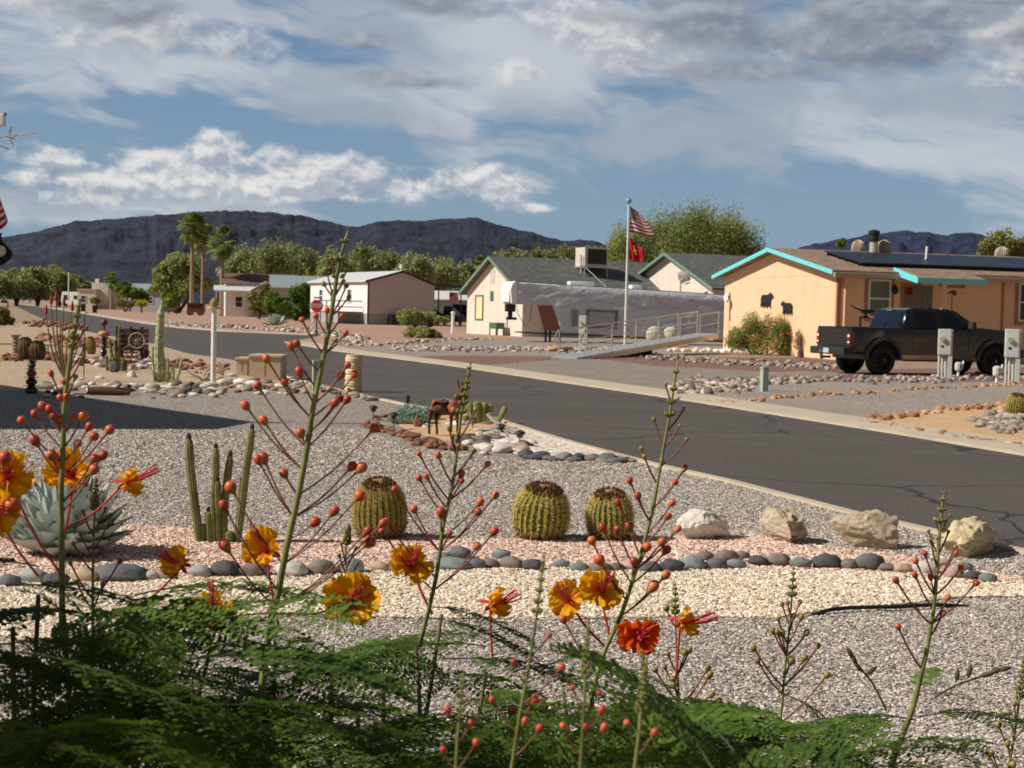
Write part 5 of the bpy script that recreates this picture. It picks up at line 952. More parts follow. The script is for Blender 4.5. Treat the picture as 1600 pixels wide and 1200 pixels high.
def donkey(loc, rz, s, label, m, panniers=True, ph='donkey_statue'):
    r = T(ph, label, 'statue', loc, rz); J = [((-.10,0,.62),.15,.15),((.12,0,.60),.155,.16),((.34,0,.62),.14,.15),((.50,0,.78),.085,.10),((.60,0,.95),.075,.09),((.72,0,.90),.065,.075),((.84,0,.80),.05,.05),((-.30,0,.64),.14,.15),((-.36,.09,.50),.075),((-.40,.09,.28),.035),((-.37,.09,.02),.032),((-.36,-.09,.50),.075),((-.34,-.09,.28),.035),((-.31,-.09,.02),.032),((.38,.08,.45),.055),((.38,.08,.25),.033),((.38,.08,.02),.032),((.38,-.08,.45),.055),((.42,-.08,.25),.033),((.42,-.08,.02),.032),((-.46,0,.60),.03),((-.50,0,.36),.02),((.58,.05,1.08),.03),((.57,.07,1.26),.018),((.58,-.05,1.08),.03),((.57,-.07,1.26),.018)]
    J = [tuple([tuple(c*s for c in j[0])]+[v*s for v in j[1:]]) for j in J]
    E = [(0,1),(1,2),(2,3),(3,4),(4,5),(5,6),(0,7),(7,8),(8,9),(9,10),(7,11),(11,12),(12,13),(2,14),(14,15),(15,16),(2,17),(17,18),(18,19),(7,20),(20,21),(4,22),(22,23),(4,24),(24,25)]
    skinmesh('body', J, E, m, r)
    if panniers:
        for y in (-.24, .24): MB().lathe([(.02, -.13), (.12, -.12), (.14, .0), (.12, .12), (.10, .13)], 14, (0.06*s, y*s, .66*s), M=Matrix.Scale(s, 4)).build('pannier', m_terr if s > .4 else m, r, smooth='auto')
        MB().box(-.12*s, .26*s, -.20*s, .20*s, .755*s, .785*s, bev=.01).build('saddle_cloth', m_rust, r); t = MB(); t.tube([(.06*s, -.25*s, .78*s), (.06*s, 0, .82*s), (.06*s, .25*s, .78*s)], .02*s, 6); t.build('strap', m_dark, r)
    return r
gd = G(692, 681); donkey((gd.x, gd.y, .014), R(52), .55, 'rusty metal donkey statue with pannier pots on the sand bed', m_rust)
b = D(270, 493, 196); donkey((b.x, 196, 0), R(5), 1.15, 'rust coloured animal figure pulling the display wagon', m_rust, False, 'animal_sculpture')
# ------------------------------------------------------------------ agaves
def agave(loc, Rr, n, label, m, cat='agave', up=1.0, w=.16, name='agave', seed=1, tips=True, tilt0=8, tilt1=86, zs=0):
    r = T(name, label, cat, loc); rnd = random.Random(seed); t = MB(); tp = MB()
    for i in range(n):
        f = i/n; az_ = i*2.39996+rnd.uniform(-.1, .1); el_ = R(tilt1-(tilt1-tilt0)*f**.9+rnd.uniform(-4, 4)); L = Rr*((.62+.38*f) if seed == 3 else (1.04-.30*f))*rnd.uniform(.9, 1.08)*(1+(up-1)*math.sin(el_)); W_ = w*Rr*(.8+.5*f)*rnd.uniform(.9, 1.1)
        d = Vector((math.cos(az_)*math.cos(el_), math.sin(az_)*math.cos(el_), math.sin(el_))); s_ = Vector((-math.sin(az_), math.cos(az_), 0)); nn = s_.cross(d)*-1; o_ = Vector((math.cos(az_), math.sin(az_), 0))*Rr*.10*f+Vector((0, 0, Rr*.06*(1-f)))
        K_ = [(0, .55), (.25, .75), (.5, 1.0), (.72, .95), (.88, .55), (1, .04)]; rows = []
        for q, wd in K_:
            c = o_+d*L*q+nn*(-.10*L*math.sin(q*3.14)*.6); ed = nn*W_*wd*.42; rows.append([c-s_*W_*wd+ed, c, c+s_*W_*wd+ed, c-nn*W_*.16*(1.1-q)])
        V = [p for row in rows for p in row]; F = []
        for a_ in range(len(K_)-1):
            for b_, c_ in ((0, 1), (1, 2), (2, 3), (3, 0)): F.append((a_*4+b_, a_*4+c_, a_*4+4+c_, a_*4+4+b_))
        t.add(V, F)
        if tips: e = rows[-1][1]; tp.tube([e-d*.01, e+d*Rr*.07], [Rr*.012, .0005], 4)
    t.build('leaves', m, r, smooth='auto')
    if tips: tp.build('spines', mat('agave_spine', srgb((60,40,34)), .5, .1, 10), r)
    return r
m_ag = mat('agave_leaf', srgb((168,182,174)), .55, .12, 6, col2=srgb((194,204,194)))
g_ = G(104, 868); agave((g_.x, g_.y, .01), .46, 130, 'large blue grey artichoke agave on the pink gravel at left', m_ag, w=.15, up=1.12, tilt0=14, tilt1=88)
g_ = G(430, 508); agave((g_.x, g_.y, .01), 1.3, 34, 'blue green agave in front of the round dark trees', m_ag, w=.09, seed=3)
# ------------------------------------------------------------------ cacti
def barrel(loc, r_, h, label, seed=1, group='barrel cacti', nr=26, dense=1.0, golden=(238,214,128), cat='barrel cactus', green=((84,98,40), (116,124,56))):
    r = T('barrel_cactus', label, cat, loc, seed*.7, group); rnd = random.Random(seed); prof = []; r.rotation_euler = (R(9 if seed < 4 else 3), R((4, -3, 5, -4)[seed % 4]), 0)
    for i in range(19):
        t_ = i/18; a_ = -1.15+t_*(1.15+1.40); z = h*(.5+.5*math.sin(a_)/math.sin(1.40)) if t_ > .45 else h*.5*(1+math.sin(a_)/math.sin(1.15)*.98); q = r_*(math.cos(a_)**.74 if math.cos(a_) > 0 else 0.01); prof.append((max(q, .01*r_), max(z, 0)))
    n = nr*6; V = []; F = []
    for (q, z) in prof:
        for j in range(n): an = 2*math.pi*j/n; k = abs(math.cos(an*nr/2)); rr2 = q*(1-.13*(1-k)**.8); V.append((rr2*math.cos(an), rr2*math.sin(an), z))
    for i in range(len(prof)-1):
        for j in range(n): F.append((i*n+j, i*n+(j+1) % n, (i+1)*n+(j+1) % n, (i+1)*n+j))
    F.append(tuple((len(prof)-1)*n+j for j in range(n))); t = MB(); t.add(V, F)
    t.build('body', mat('barrel_green_%d' % green[0][0], srgb(green[0]), .7, .2, 7, col2=srgb(green[1])), r, smooth=True)
    sp = MB(); old = MB(); sl = r_*.15
    for j in range(nr):
        an = 2*math.pi*j/nr; er = Vector((math.cos(an), math.sin(an), 0)); et = Vector((-math.sin(an), math.cos(an), 0))
        for i in range(1, 18):
            for sub in (0, .5):
                (q0, z0), (q1, z1) = prof[i], prof[i+1]; q = q0+(q1-q0)*sub; z = z0+(z1-z0)*sub
                if q < r_*.25: continue
                nz_ = Vector((z1-z0, 0, q0-q1)); nn = (er*nz_.x+Vector((0, 0, 1))*nz_.z).normalized(); p = er*q+Vector((0, 0, z))
                for k in range(int(6*dense)):
                    d = (nn*rnd.uniform(.3, 1)+et*rnd.uniform(-.9, .9)+Vector((0, 0, rnd.uniform(-.8, .6)))).normalized(); L = sl*rnd.uniform(.6, 1.25); s2 = d.cross(nn).normalized()*r_*.016; (old if z < h*rnd.uniform(.12, .36) else sp).add([p-s2, p+s2, p+d*L*(1.5 if z < h*.3 else 1)], [(0, 1, 2)])
    sp.build('spines', mat('golden_spines_%d' % golden[0], srgb(golden), .6, .12, 5, trans=.4), r); old.build('old_spines', mat('old_spines', srgb((140,100,58)), .8, .2, 8, trans=.3), r)
    cr = MB()
    for i in range(190):
        an = rnd.uniform(0, 6.28); q = r_*rnd.uniform(.28, .66); z = h*(1.06-.30*(q/r_)**2); d = Vector((math.cos(an)*.3+rnd.uniform(-.2, .2), math.sin(an)*.3+rnd.uniform(-.2, .2), 1)).normalized(); p = Vector((q*math.cos(an), q*math.sin(an), z-.01)); cr.tube([p, p+d*r_*.12, p+d*r_*.20], [r_*.042, r_*.034, r_*.008], 5)
    cr.build('dry_flower_ring', mat('dry_flowers', srgb((92,58,30)), .9, .35, 18), r)
    cc = MB(); cc.lathe([(r_*.60, h*.90), (r_*.50, h*.985), (r_*.34, h*1.03), (r_*.16, h*1.055), (.01, h*1.06)], 24); cc.build('woolly_crown', mat('cactus_wool', srgb((150,114,66)), .95, .35, 30, bump=.8), r); return r
def barrel_px(cx, yb, yt, wpx, label, seed, **k):
    g_ = G(cx, yb-4); s = g_.y/2400; r_ = wpx*s/2*.97; g_.y += r_*.8; return barrel((g_.x*(1+r_*.8/g_.y), g_.y, .0), r_, (yb-yt)*s*.95, label, seed, **k)
barrel_px(595, 850, 753, 83, 'shaggy tall barrel cactus covered in matted golden spines, left of the three', 1, dense=4.5, golden=(214,190,120))
barrel_px(841, 852, 762, 90, 'round ribbed golden barrel cactus with brown crown, middle of the three and widest', 2); barrel_px(954, 852, 770, 76, 'smaller round ribbed barrel cactus, right of the three', 3)
barrel_px(1586, 656, 619, 34, 'small barrel cactus beside the flat rock pile at the right edge', 4)
brn = ((112,92,52), (140,112,70)); barrel_px(143, 558, 530, 15, 'brownish barrel cactus between the ocotillo and the mushroom lamp', 5, nr=18, green=brn)
def ribtube(mb, pts, rads, nr=10, dep=.16):
    n = nr*4; pts = [Vector(p) for p in pts]; V = []; k = len(pts); a = None
    for i in range(k):
        t = (pts[min(i+1, k-1)]-pts[max(i-1, 0)]).normalized(); a = Vector((1, 0, 0)) if a is None else a; a = (a-t*a.dot(t)).normalized(); b = t.cross(a)
        for j in range(n): an = 2*math.pi*j/n; q = rads[i]*(1-dep*(1-abs(math.cos(an*nr/2)))); V.append(pts[i]+a*math.cos(an)*q+b*math.sin(an)*q)
    F = [(i*n+j, i*n+(j+1) % n, (i+1)*n+(j+1) % n, (i+1)*n+j) for i in range(k-1) for j in range(n)]+[tuple((k-1)*n+j for j in range(n))]; return mb.add(V, F)
def smoothpath(P, n=14):
    P = [Vector(p) for p in P]; out = []
    for i in range(n+1):
        u = i/n*(len(P)-1); k = min(int(u), len(P)-2); f = u-k; p0 = P[max(k-1, 0)]; p1 = P[k]; p2 = P[k+1]; p3 = P[min(k+2, len(P)-1)]
        out.append(.5*((2*p1)+(p2-p0)*f+(2*p0-5*p1+4*p2-p3)*f*f+(3*p1-p0-3*p2+p3)*f**3))
    return out
def column_cactus(px, py, stems, label, name='column_cactus', m=None, spn=(190,176,120), nr=10, tipcol=(70,48,36), seed=1, tips=True, yoff=None):
    g_ = G(px, py); Y = g_.y; r = T(name, label, 'cactus', (g_.x, Y, 0)); rnd = random.Random(seed); s = Y/2400; m = m or mat('column_cactus_skin', srgb((90,96,50)), .7, .25, 8, col2=srgb((124,122,70)))
    for si, (P_, w_) in enumerate(stems):
        dy = rnd.uniform(-.12, .12)*s*100*.5; Q = [D(x, y, Y+dy*(q/len(P_))) for q, (x, y) in enumerate(P_)]; Q[0].z = min(Q[0].z, .02); Q = smoothpath(Q, 16); q_ = w_*s/2; rd = [q_*(.8+.2*min(1, i/3)) for i in range(14)]+[q_*.95, q_*.8, q_*.35]
        t = MB(); ribtube(t, Q, rd, nr); o_ = t.build('stem', m, r, w=True, smooth=True); sp = MB()
        for i in range(0, 17):
            c = Q[i]
            for j in range(nr*2):
                an = 2*math.pi*j/(nr*2)+rnd.uniform(-.1, .1); d = Vector((math.cos(an), math.sin(an), rnd.uniform(-.3, .5))).normalized(); p = c+Vector((math.cos(an), math.sin(an), 0))*rd[i]*.9+Vector((0, 0, rnd.uniform(-.5, .5)*q_)); e = d.cross(Vector((0, 0, 1))).normalized()*q_*.03; sp.add([p-e, p+e, p+d*q_*.45], [(0, 1, 2)])
        sp.build('spines', mat('pale_spines', srgb(spn), .7, .1, 5), o_, w=True)
        if tips and (Q[-1]-Q[0]).length > .15: MB().lathe([(q_*.5, -.01), (q_*.6, q_*.3), (q_*.3, q_*.9), (.001, q_*1.1)], 8, Q[-1]).build('dry_tip', mat('dry_tip', srgb(tipcol), .9, .2, 20), o_, w=True)
    return r
column_cactus(345, 850, [([(313,850),(306,800),(298,735),(295,683)],14),([(335,850),(334,790),(337,745),(337,698)],12),([(350,850),(350,800),(354,760),(360,710)],12.5),([(343,852),(341,800),(340,750)],12),([(370,854),(377,800),(384,740),(390,700),(394,668)],12.5),([(368,848),(374,800),(377,750)],9),([(317,852),(317,818)],11),([(329,850),(326,798)],13),([(356,856),(360,830)],15)], 'cluster of slim ribbed column cacti on the pink gravel beside the left barrel cactus', seed=3)
m_tot = mat('totem_cactus_skin', srgb((126,138,90)), .7, .3, 14, col2=srgb((190,196,150)))
column_cactus(262, 598, [([(249,592),(247,550),(249,510),(252,480)],11),([(255,592),(253,560),(251,530),(254,472)],9),([(262,598),(262,560)],6),([(270,598),(270,570)],6),([(275,598),(280,580),(284,562)],5),([(243,590),(238,560),(239,540)],5),([(250,598),(244,575)],6),([(266,600),(266,582)],7),([(255,478),(253,470)],5)], 'tall pale knobbly totem pole cactus with short arms right of the wagon', m=m_tot, seed=4, nr=5, tips=False)
column_cactus(180, 580, [([(186,580),(186,545),(187,508)],5),([(176,580),(174,550),(171,528)],5),([(168,580),(166,555)],5),([(182,582),(181,560),(179,535)],5),([(190,582),(193,560)],6),([(172,582),(172,560)],5),([(178,584),(177,558)],5),([(196,582),(197,562)],5)], 'clump of small column cacti in front of the wagon', seed=5, nr=8, tips=False)
column_cactus(745, 662, [([(733,662),(734,640),(735,630)],12),([(747,662),(746,640),(745,627)],13),([(755,662),(756,640),(758,629)],10),([(760,660),(763,645),(768,632)],11),([(775,662),(783,650),(790,635)],9),([(765,664),(770,652)],12),([(728,662),(727,648)],12),([(740,664),(739,650)],12)], 'low clump of stubby green cactus columns behind the donkey', seed=6, nr=9, m=mat('green_cactus_skin', srgb((112,122,60)), .7, .2, 9, col2=srgb((150,152,84))), tips=False)
# ocotillo
g_ = G(104, 596); r = T('ocotillo', 'tall thin ocotillo canes with red tips at left', 'shrub', (g_.x, g_.y, 0)); tips_ = MB(); Y = g_.y
for i, (x, y) in enumerate([(80,476),(88,470),(100,478),(113,486),(122,492),(72,492),(95,500),(130,520)]):
    m_ = D((x+100)/2-3, (y+596)/2+10, Y); e = D(x, y, Y); MB().tube(smoothpath([Vector((g_.x, Y, 0)), m_, e], 8), [.028, .024, .022, .02, .018, .016, .014, .012, .008], 6).build('cane', mat('ocotillo_cane', srgb((120,96,70)), .9, .3, 20, bump=.5), r, w=True)
    if i < 4 or i == 5: MB().lathe([(.005, -.02), (.035, .04), (.03, .12), (.003, .22)], 8, e).build('red_tip', mat('ocotillo_bloom', srgb((164,52,44)), .7, .2, 20), r, w=True)
# blue grey mounds of chalk sticks
def mound(px, py, Y, rx, rz, n, label, m, L=.10, seed=3, up=1.0):
    b = G(px, py); r = T('succulent_mound', label, 'succulent', (b.x, b.y, 0), 0, 'blue grey succulents'); rnd = random.Random(seed); t = MB()
    for i in range(n):
        a_ = rnd.uniform(0, 6.28); q = math.sqrt(rnd.random()); p = Vector((math.cos(a_)*rx*q, math.sin(a_)*rx*q, rz*(1-q*q)*rnd.uniform(.3, 1))); d = Vector((p.x/rx*.8+rnd.uniform(-.3, .3), p.y/rx*.8+rnd.uniform(-.3, .3), up)).normalized(); t.tube([p, p+d*L*.6, p+d*L*rnd.uniform(.9, 1.2)], [.012, .013, .004], 5)
    t.build('leaves', m, r); return r
m_sen = mat('chalk_leaf', srgb((148,170,160)), .7, .15, 8); mound(641, 662, 0, .26, .20, 620, 'larger blue grey succulent mound left of the donkey', m_sen); mound(668, 656, 0, .14, .12, 260, 'smaller blue grey succulent just behind the donkey rump', m_sen, seed=5)
# ------------------------------------------------------------------ rocks
def rockmesh(seed, sub=3, rough=.22, flat=.7, face=0.0, name='rock_mesh'):
    bm = bmesh.new(); bmesh.ops.create_icosphere(bm, subdivisions=sub, radius=1); rnd = random.Random(seed); o_ = Vector((seed*7.1, seed*3.3, 1)); pl = [(Vector((rnd.gauss(0, 1), rnd.gauss(0, 1), rnd.gauss(0, 1))).normalized(), rnd.uniform(.55, .85)) for _ in range(int(face*14))]
    for v in bm.verts:
        p = v.co.copy(); k = 1+rough*noise.fractal(p*1.3+o_, 1, 2, 4)*1.3; p = p*k
        for n_, d_ in pl:
            e = p.dot(n_)-d_
            if e > 0: p = p-n_*e*.9
        if face > .5: p = p*(1+.10*(noise.ridged_multi_fractal(p*2.6+o_, 1, 2, 5, 1, 2)-1))
        p.z *= flat; v.co = p
    me = bpy.data.meshes.new(name); bm.to_mesh(me); bm.free(); me.polygons.foreach_set('use_smooth', [True]*len(me.polygons)); return me
def rockmat(name, cols, var=.25, sc=9, bump=.4):
    m = bpy.data.materials.new(name); m.use_nodes = True; nt = m.node_tree; b = nt.nodes['Principled BSDF']; oi = nt.nodes.new('ShaderNodeObjectInfo'); c = palette(nt, oi.outputs['Random'], [srgb(x) for x in cols]); t = nt.nodes.new('ShaderNodeTexCoord')
    n = nd(nt, 'ShaderNodeTexNoise', ins={'Vector': t.outputs['Object'], 'Scale': 2.2, 'Detail': 8, 'Roughness': .7}); hs = nd(nt, 'ShaderNodeHueSaturation', ins={'Color': c, 'Value': mth(nt, 'MULTIPLY_ADD', n.outputs['Fac'], var*4, 1-var*2)}); nt.links.new(hs.outputs[0], b.inputs['Base Color']); b.inputs['Roughness'].default_value = .8; b.inputs['Specular IOR Level'].default_value = .3
    n2 = nd(nt, 'ShaderNodeTexNoise', ins={'Vector': t.outputs['Object'], 'Scale': 5.0, 'Detail': 8, 'Roughness': .7}); bp = nd(nt, 'ShaderNodeBump', ins={'Height': n2.outputs['Fac'], 'Strength': bump, 'Distance': .3}); nt.links.new(bp.outputs[0], b.inputs['Normal']); return m
SH = {}
def shape(kind, i, m):
    k = (kind, i % 6, m.name)
    if k not in SH:
        me = rockmesh(i % 6+(50 if kind == 'cobble' else 80), *((3, .16, .62, 0.0) if kind == 'cobble' else (3, .26, .75, .6))); me.materials.append(m); SH[k] = me
    return SH[k]
def rock(x, y, sx_, sy_, sz, rz, kind, i, m, name, label, group=None, z=0, cat='rock', tilt=0):
    o = bpy.data.objects.new(name, shape(kind, i, m)); COL.objects.link(o); o.location = (x, y, z+sz*.42); o.scale = (sx_, sy_, sz); o.rotation_euler = (tilt, tilt*.6, rz); return tag(o, label, cat, group)
PAL = {'river': [(112,114,114),(96,98,104),(132,124,118),(150,148,142),(88,92,100),(126,116,112)], 'mixed': [(214,200,184),(176,160,144),(150,128,116),(226,214,202),(128,108,100),(190,170,150),(112,98,96)], 'rust': [(150,100,78),(126,84,72),(176,128,98),(112,76,70),(160,116,92)], 'white': [(236,228,214),(226,212,194),(240,234,224),(206,192,174)], 'ochre': [(196,150,104),(176,128,84),(206,168,124),(158,112,80)], 'grey': [(156,142,128),(132,120,110),(176,162,146),(114,103,95),(186,170,154)]}
PN = {'river': ['slate grey','dark grey','brown grey','pale grey','charcoal','taupe'], 'mixed': ['cream','tan','brown','off-white','dark brown','light brown','dark grey'], 'rust': ['rust red','dark maroon','orange brown','plum brown','reddish tan'], 'white': ['white','ivory','bright white','bone coloured'], 'ochre': ['ochre','dark ochre','pale ochre','brown ochre'], 'grey': ['warm grey','grey','light grey','dark grey','pinkish grey']}
RMC = {(k, i): rockmat('rock_%s' % PN[k][i].replace(' ', '_').replace('-', '_'), [c]) for k in PAL for i, c in enumerate(PAL[k])}
# the row of river stones between the pink and the cream gravel
CW = [('slate grey',(106,108,110)),('pale grey',(168,168,162)),('brown grey',(132,118,110)),('dark charcoal',(80,79,80)),('tan',(188,164,132)),('blue grey',(136,144,142)),('whitish',(206,200,188)),('greenish grey',(120,128,116)),('pink',(190,158,146))]
CM = {n: mat('stone_'+n.replace(' ', '_'), srgb(c), .75, .18, 3, bump=.3, bscale=12) for n, c in CW}
LINE = [(-60,912),(0,908),(110,906),(220,900),(330,896),(460,893),(600,888),(700,884),(800,882),(900,884),(1000,886),(1080,886),(1150,881),(1230,880),(1300,881),(1360,884),(1420,888),(1480,896),(1560,905),(1600,912)]
SEQ = [(15,34,0),(50,44,1),(88,38,3),(133,42,4),(185,88,0),(232,30,6),(262,30,2),(312,34,1),(352,44,3),(397,44,2),(455,48,6),(500,42,2),(545,46,1),(592,30,4),(622,26,2),(655,32,3),(704,62,5),(742,32,0),(765,30,2),(798,36,2),(832,34,3),(876,26,5),(905,28,7),(935,34,2),(962,26,7),(985,30,8),(1012,36,0),(1048,38,3),(1082,38,5),(1118,36,0),(1150,30,5),(1184,30,3),(1216,34,2),(1250,32,7),(1292,42,3),(1325,30,2),(1360,46,0),(1386,26,2),(1410,30,4),(1446,40,6),(1490,34,8),(1519,28,3),(1544,28,7),(718,34,0),(690,26,5),(782,28,5),(1136,34,2),(1100,30,2),(1160,24,2),(1472,24,8),(1508,22,0)]
LMK = [(104,'the big agave'),(345,'the column cactus cluster'),(595,'the shaggy barrel cactus'),(715,'the left cactus gap'),(841,'the widest barrel cactus'),(954,'the small right barrel cactus'),(1095,'the white craggy rock'),(1227,'the streaked boulder'),(1363,'the layered boulder'),(1518,'the yellow boulder')]
ORD = ['', 'second ', 'third ', 'fourth ', 'fifth ']
seen_l = {}
for i, (x, w_, c) in enumerate(SEQ):
    y = np.interp(x, [p[0] for p in LINE], [p[1] for p in LINE]); back = i >= 43; y = y-(14 if back else 0)+random.Random(i).uniform(-3, 3); g_ = G(x, y+8); s = g_.y/2400; rx = w_*s/2*1.08; rnd = random.Random(i*3)
    lm = min(LMK, key=lambda q: abs(q[0]-x)); side_ = 'directly below' if abs(lm[0]-x) < 22 else ('left of' if x < lm[0] else 'right of'); cn = CW[c][0]; row = 'set behind the row of border stones ' if back else 'border stone '
    L = f'{cn} {row}{side_} {lm[1]}'.replace('set behind the row of border stones', 'stone behind the border row')
    n_ = seen_l.get(L, 0); seen_l[L] = n_+1
    if n_: L = f'{ORD[min(n_, 4)]}{L}'
    L = L.replace('the column cactus cluster', 'the column cacti').replace('the shaggy barrel cactus', 'the shaggy barrel').replace('directly below', 'below')
    rock(g_.x, g_.y, rx, rx*rnd.uniform(.6, .85), rx*rnd.uniform(.78, 1.0) if w_ < 60 else rx*.5, rnd.uniform(-.3, .3), 'cobble', i, CM[cn], 'border_stone', L, 'river stones edging the gravel bands', .012, 'stone')
# four display boulders
BW = rockmat('craggy_white', [(240,232,218)], .2, bump=.45); BT = rockmat('craggy_tan', [(222,202,174)], .38, bump=.6); BY = rockmat('craggy_yellow', [(232,212,170)], .32, bump=.5)
for j, (x, yb, w_, h_, m_, lab) in enumerate([(1096,852,68,62,BW,'craggy white rock with jagged top on the pink gravel'),(1228,856,80,58,BT,'streaked tan boulder, left of the three brown boulders'),(1363,866,78,62,BT,'layered tan and white boulder between the streaked and the yellowish ones'),(1518,878,90,62,BY,'yellowish rough boulder at the right, near the road')]):
    g_ = G(x, yb-6); s = g_.y/2400; me = rockmesh(30+j*3, 5, .30 if j != 0 else .42, .72, .7); me.materials.append(m_); o = bpy.data.objects.new('boulder', me); COL.objects.link(o); rx = w_*s/2*(1.32, 1.45, 1.45, 1.75)[j]; o.scale = (rx, rx*.6, h_*s/2*1.42); o.location = (g_.x, g_.y+rx*.4, h_*s*.42); o.rotation_euler = (0, 0, j*1.3+.4); tag(o, lab, 'rock', 'display boulders')
NUM = ['', 'second ', 'third ', 'fourth ', 'fifth ', 'sixth ', 'seventh ', 'eighth ', 'ninth ', 'tenth ', 'eleventh ', 'twelfth ']; USED = {}
def rocks(poly, n, smin, smax, pal, name, noun, lms, group, seed, kind='cobble', cat='rock', flat=.8):
    """n rocks spread along pixel points, placed from left to right; each label: size, colour, nearest landmark"""
    rnd = random.Random(seed); S = sorted([poly(rnd, i/n) for i in range(n)]); my = {x: np.median([q[1] for q in S if abs(q[0]-x) < 40]) for x, _, _ in S}
    for x, y, _ in S:
        g_ = G(x, y); s = rnd.uniform(smin, smax)*(1 if rnd.random() > .15 else 1.5); p_ = pal if isinstance(pal, str) else rnd.choice(pal); ci = rnd.randrange(len(PAL[p_])); lm = min(lms, key=lambda q: abs(q[0]-x))
        sz = 'big' if s > smin+(smax-smin)*.85 else ('small' if s < smin+(smax-smin)*.35 else 'mid-sized'); sd_ = 'left of' if x < lm[0]-6 else ('right of' if x > lm[0]+6 else 'in front of'); ro = 'nearer' if y > my[x] else 'farther'
        L = f'{sz} {PN[p_][ci]} {noun}, {ro} side, {sd_} {lm[1]}'; k = USED.get(L, 0); USED[L] = k+1
        if k: L = f'{NUM[min(k, 11)]}{L}'
        rock(g_.x, g_.y, s, s*rnd.uniform(.6, .9), s*rnd.uniform(.5, flat), rnd.uniform(0, 3.1), kind, rnd.randrange(6), RMC[(p_, ci)], name, L, group, 0, cat, rnd.uniform(-.2, .2))
def along(pts, jx=3, jy=2):
    P_ = pts
    def f(rnd, t):
        u = t*(len(P_)-1); k = int(u); q = u-k; return P_[k][0]+(P_[k+1][0]-P_[k][0])*q+rnd.gauss(0, jx), P_[k][1]+(P_[k+1][1]-P_[k][1])*q+rnd.gauss(0, jy), 0
    return f
# donkey bed edging
DL = [(585,'the leftmost path light'),(615,'the second path light'),(641,'the large succulent mound'),(668,'the small succulent mound'),(692,'the donkey statue'),(722,'the donkey head')]
rocks(along([(570,664),(590,668),(610,676),(640,690),(670,697),(700,702),(730,706)], 5, 3), 44, .045, .10, 'rust', 'bed_rock', 'edging rock', DL, 'rust rocks edging the donkey bed', 1, 'crag')
rocks(along([(600,655),(625,660),(615,650),(590,655)], 6, 3), 14, .04, .08, 'rust', 'bed_rock', 'tip rock', DL[:3], 'rust rocks at the left tip of the bed', 2, 'crag')
DR = [(735,'the donkey head'),(765,'the stubby cactus clump'),(795,'the grey cactus skeleton'),(812,'the right path light'),(840,'the white gravel')]
rocks(along([(730,690),(760,682),(790,690),(830,705),(790,702),(750,705)], 9, 4), 38, .05, .11, ['white', 'white', 'mixed'], 'pale_bed_rock', 'rounded rock', DR, 'pale rocks right of the donkey', 3)
rocks(along([(665,668),(680,666),(720,664),(712,664)], 6, 2), 7, .05, .08, 'white', 'white_bed_rock', 'stone on the sand', DL[3:], 'white stones behind the donkey', 4)
rocks(along([(745,668),(770,676),(760,690),(740,700)], 8, 4), 9, .07, .12, 'river', 'dark_bed_rock', 'bed rock', DR[:4], 'dark rocks beside the driftwood', 5)
DE = [(820,'the right path light'),(880,'the middle of the white gravel'),(930,'the narrowing white gravel'),(985,'the tip of the white gravel')]
rocks(along([(820,716),(870,719),(920,721),(985,724)], 3, 1), 16, .07, .11, 'river', 'grey_edge_stone', 'edge stone', DE, 'grey stones edging the white gravel', 6)
rocks(along([(905,712),(960,718),(1000,724)], 4, 2), 6, .05, .08, 'mixed', 'grey_edge_stone', 'tip stone', DE[1:], 'pale stones at the gravel tip', 7)
# the long heap of cobbles under the lamp post
LL = [(49,'the pot stack'),(100,'the ocotillo'),(143,'the brown barrel cactus'),(170,'the dark log'),(201,'the small path light'),(230,'the slatted bench'),(262,'the totem cactus'),(299,'the driftwood light'),(317,'the driftwood roots'),(333,'the white lamp post'),(375,'the small box'),(412,'the transformer box'),(445,'the box corner'),(492,'the green utility marker')]
rocks(along([(70,606),(130,608),(200,606),(260,612),(320,610),(380,606),(430,606),(480,608)], 10, 6), 165, .055, .125, ['mixed', 'mixed', 'grey', 'white'], 'cobble', 'cobble in the heap', LL, 'cobbles heaped across the left yard', 8)
rocks(along([(470,606),(520,612),(560,618),(600,630)], 8, 2), 24, .06, .12, ['mixed', 'grey'], 'cobble', 'kerbside cobble', [(492,'the green utility marker'),(520,'the open gap'),(552,'the ribbed post'),(590,'the far path light')], 'cobbles by the ribbed post', 9)
# far rubble: beyond the individually built rocks, one object per bed
def rubble(name, curve, n, smin, smax, m, seed, jx=6, jy=2, label=None):
    rng = random.Random(seed); bm = bmesh.new(); bmesh.ops.create_icosphere(bm, subdivisions=2, radius=1); bv = np.array([v.co for v in bm.verts]); bf = np.array([[v.index for v in f.verts] for f in bm.faces]); bm.free(); Vs = []; Fs = []; f = along(curve, jx, jy)
    for i in range(n):
        x, y, _ = f(rng, rng.random()*.9999); g_ = G(x, y); s = rng.uniform(smin, smax); k = np.array([1+.22*noise.noise(Vector(v)*1.7+Vector((i*3.1, 0, 0))) for v in bv])[:, None]; a_ = rng.uniform(0, 3.1); V = bv*k*np.array([s, s*rng.uniform(.6, .9), s*rng.uniform(.45, .7)]); c_, s_ = math.cos(a_), math.sin(a_); V = V @ np.array([[c_, s_, 0], [-s_, c_, 0], [0, 0, 1]])+np.array([g_.x, g_.y, s*.25]); Vs.append(V); Fs.append(bf+i*len(bv))
    o = npmesh(name, np.concatenate(Vs), np.concatenate(Fs), m, smooth=True); o['kind'] = 'stuff'; o['label'] = label or name.replace('_', ' '); return o
def varmat(name, cols, size):
    m = gravelmat(name, [srgb(c) for c in cols], size, bump=.1); return m
VM = {k: varmat('rubble_'+k, PAL[k], .30) for k in PAL}
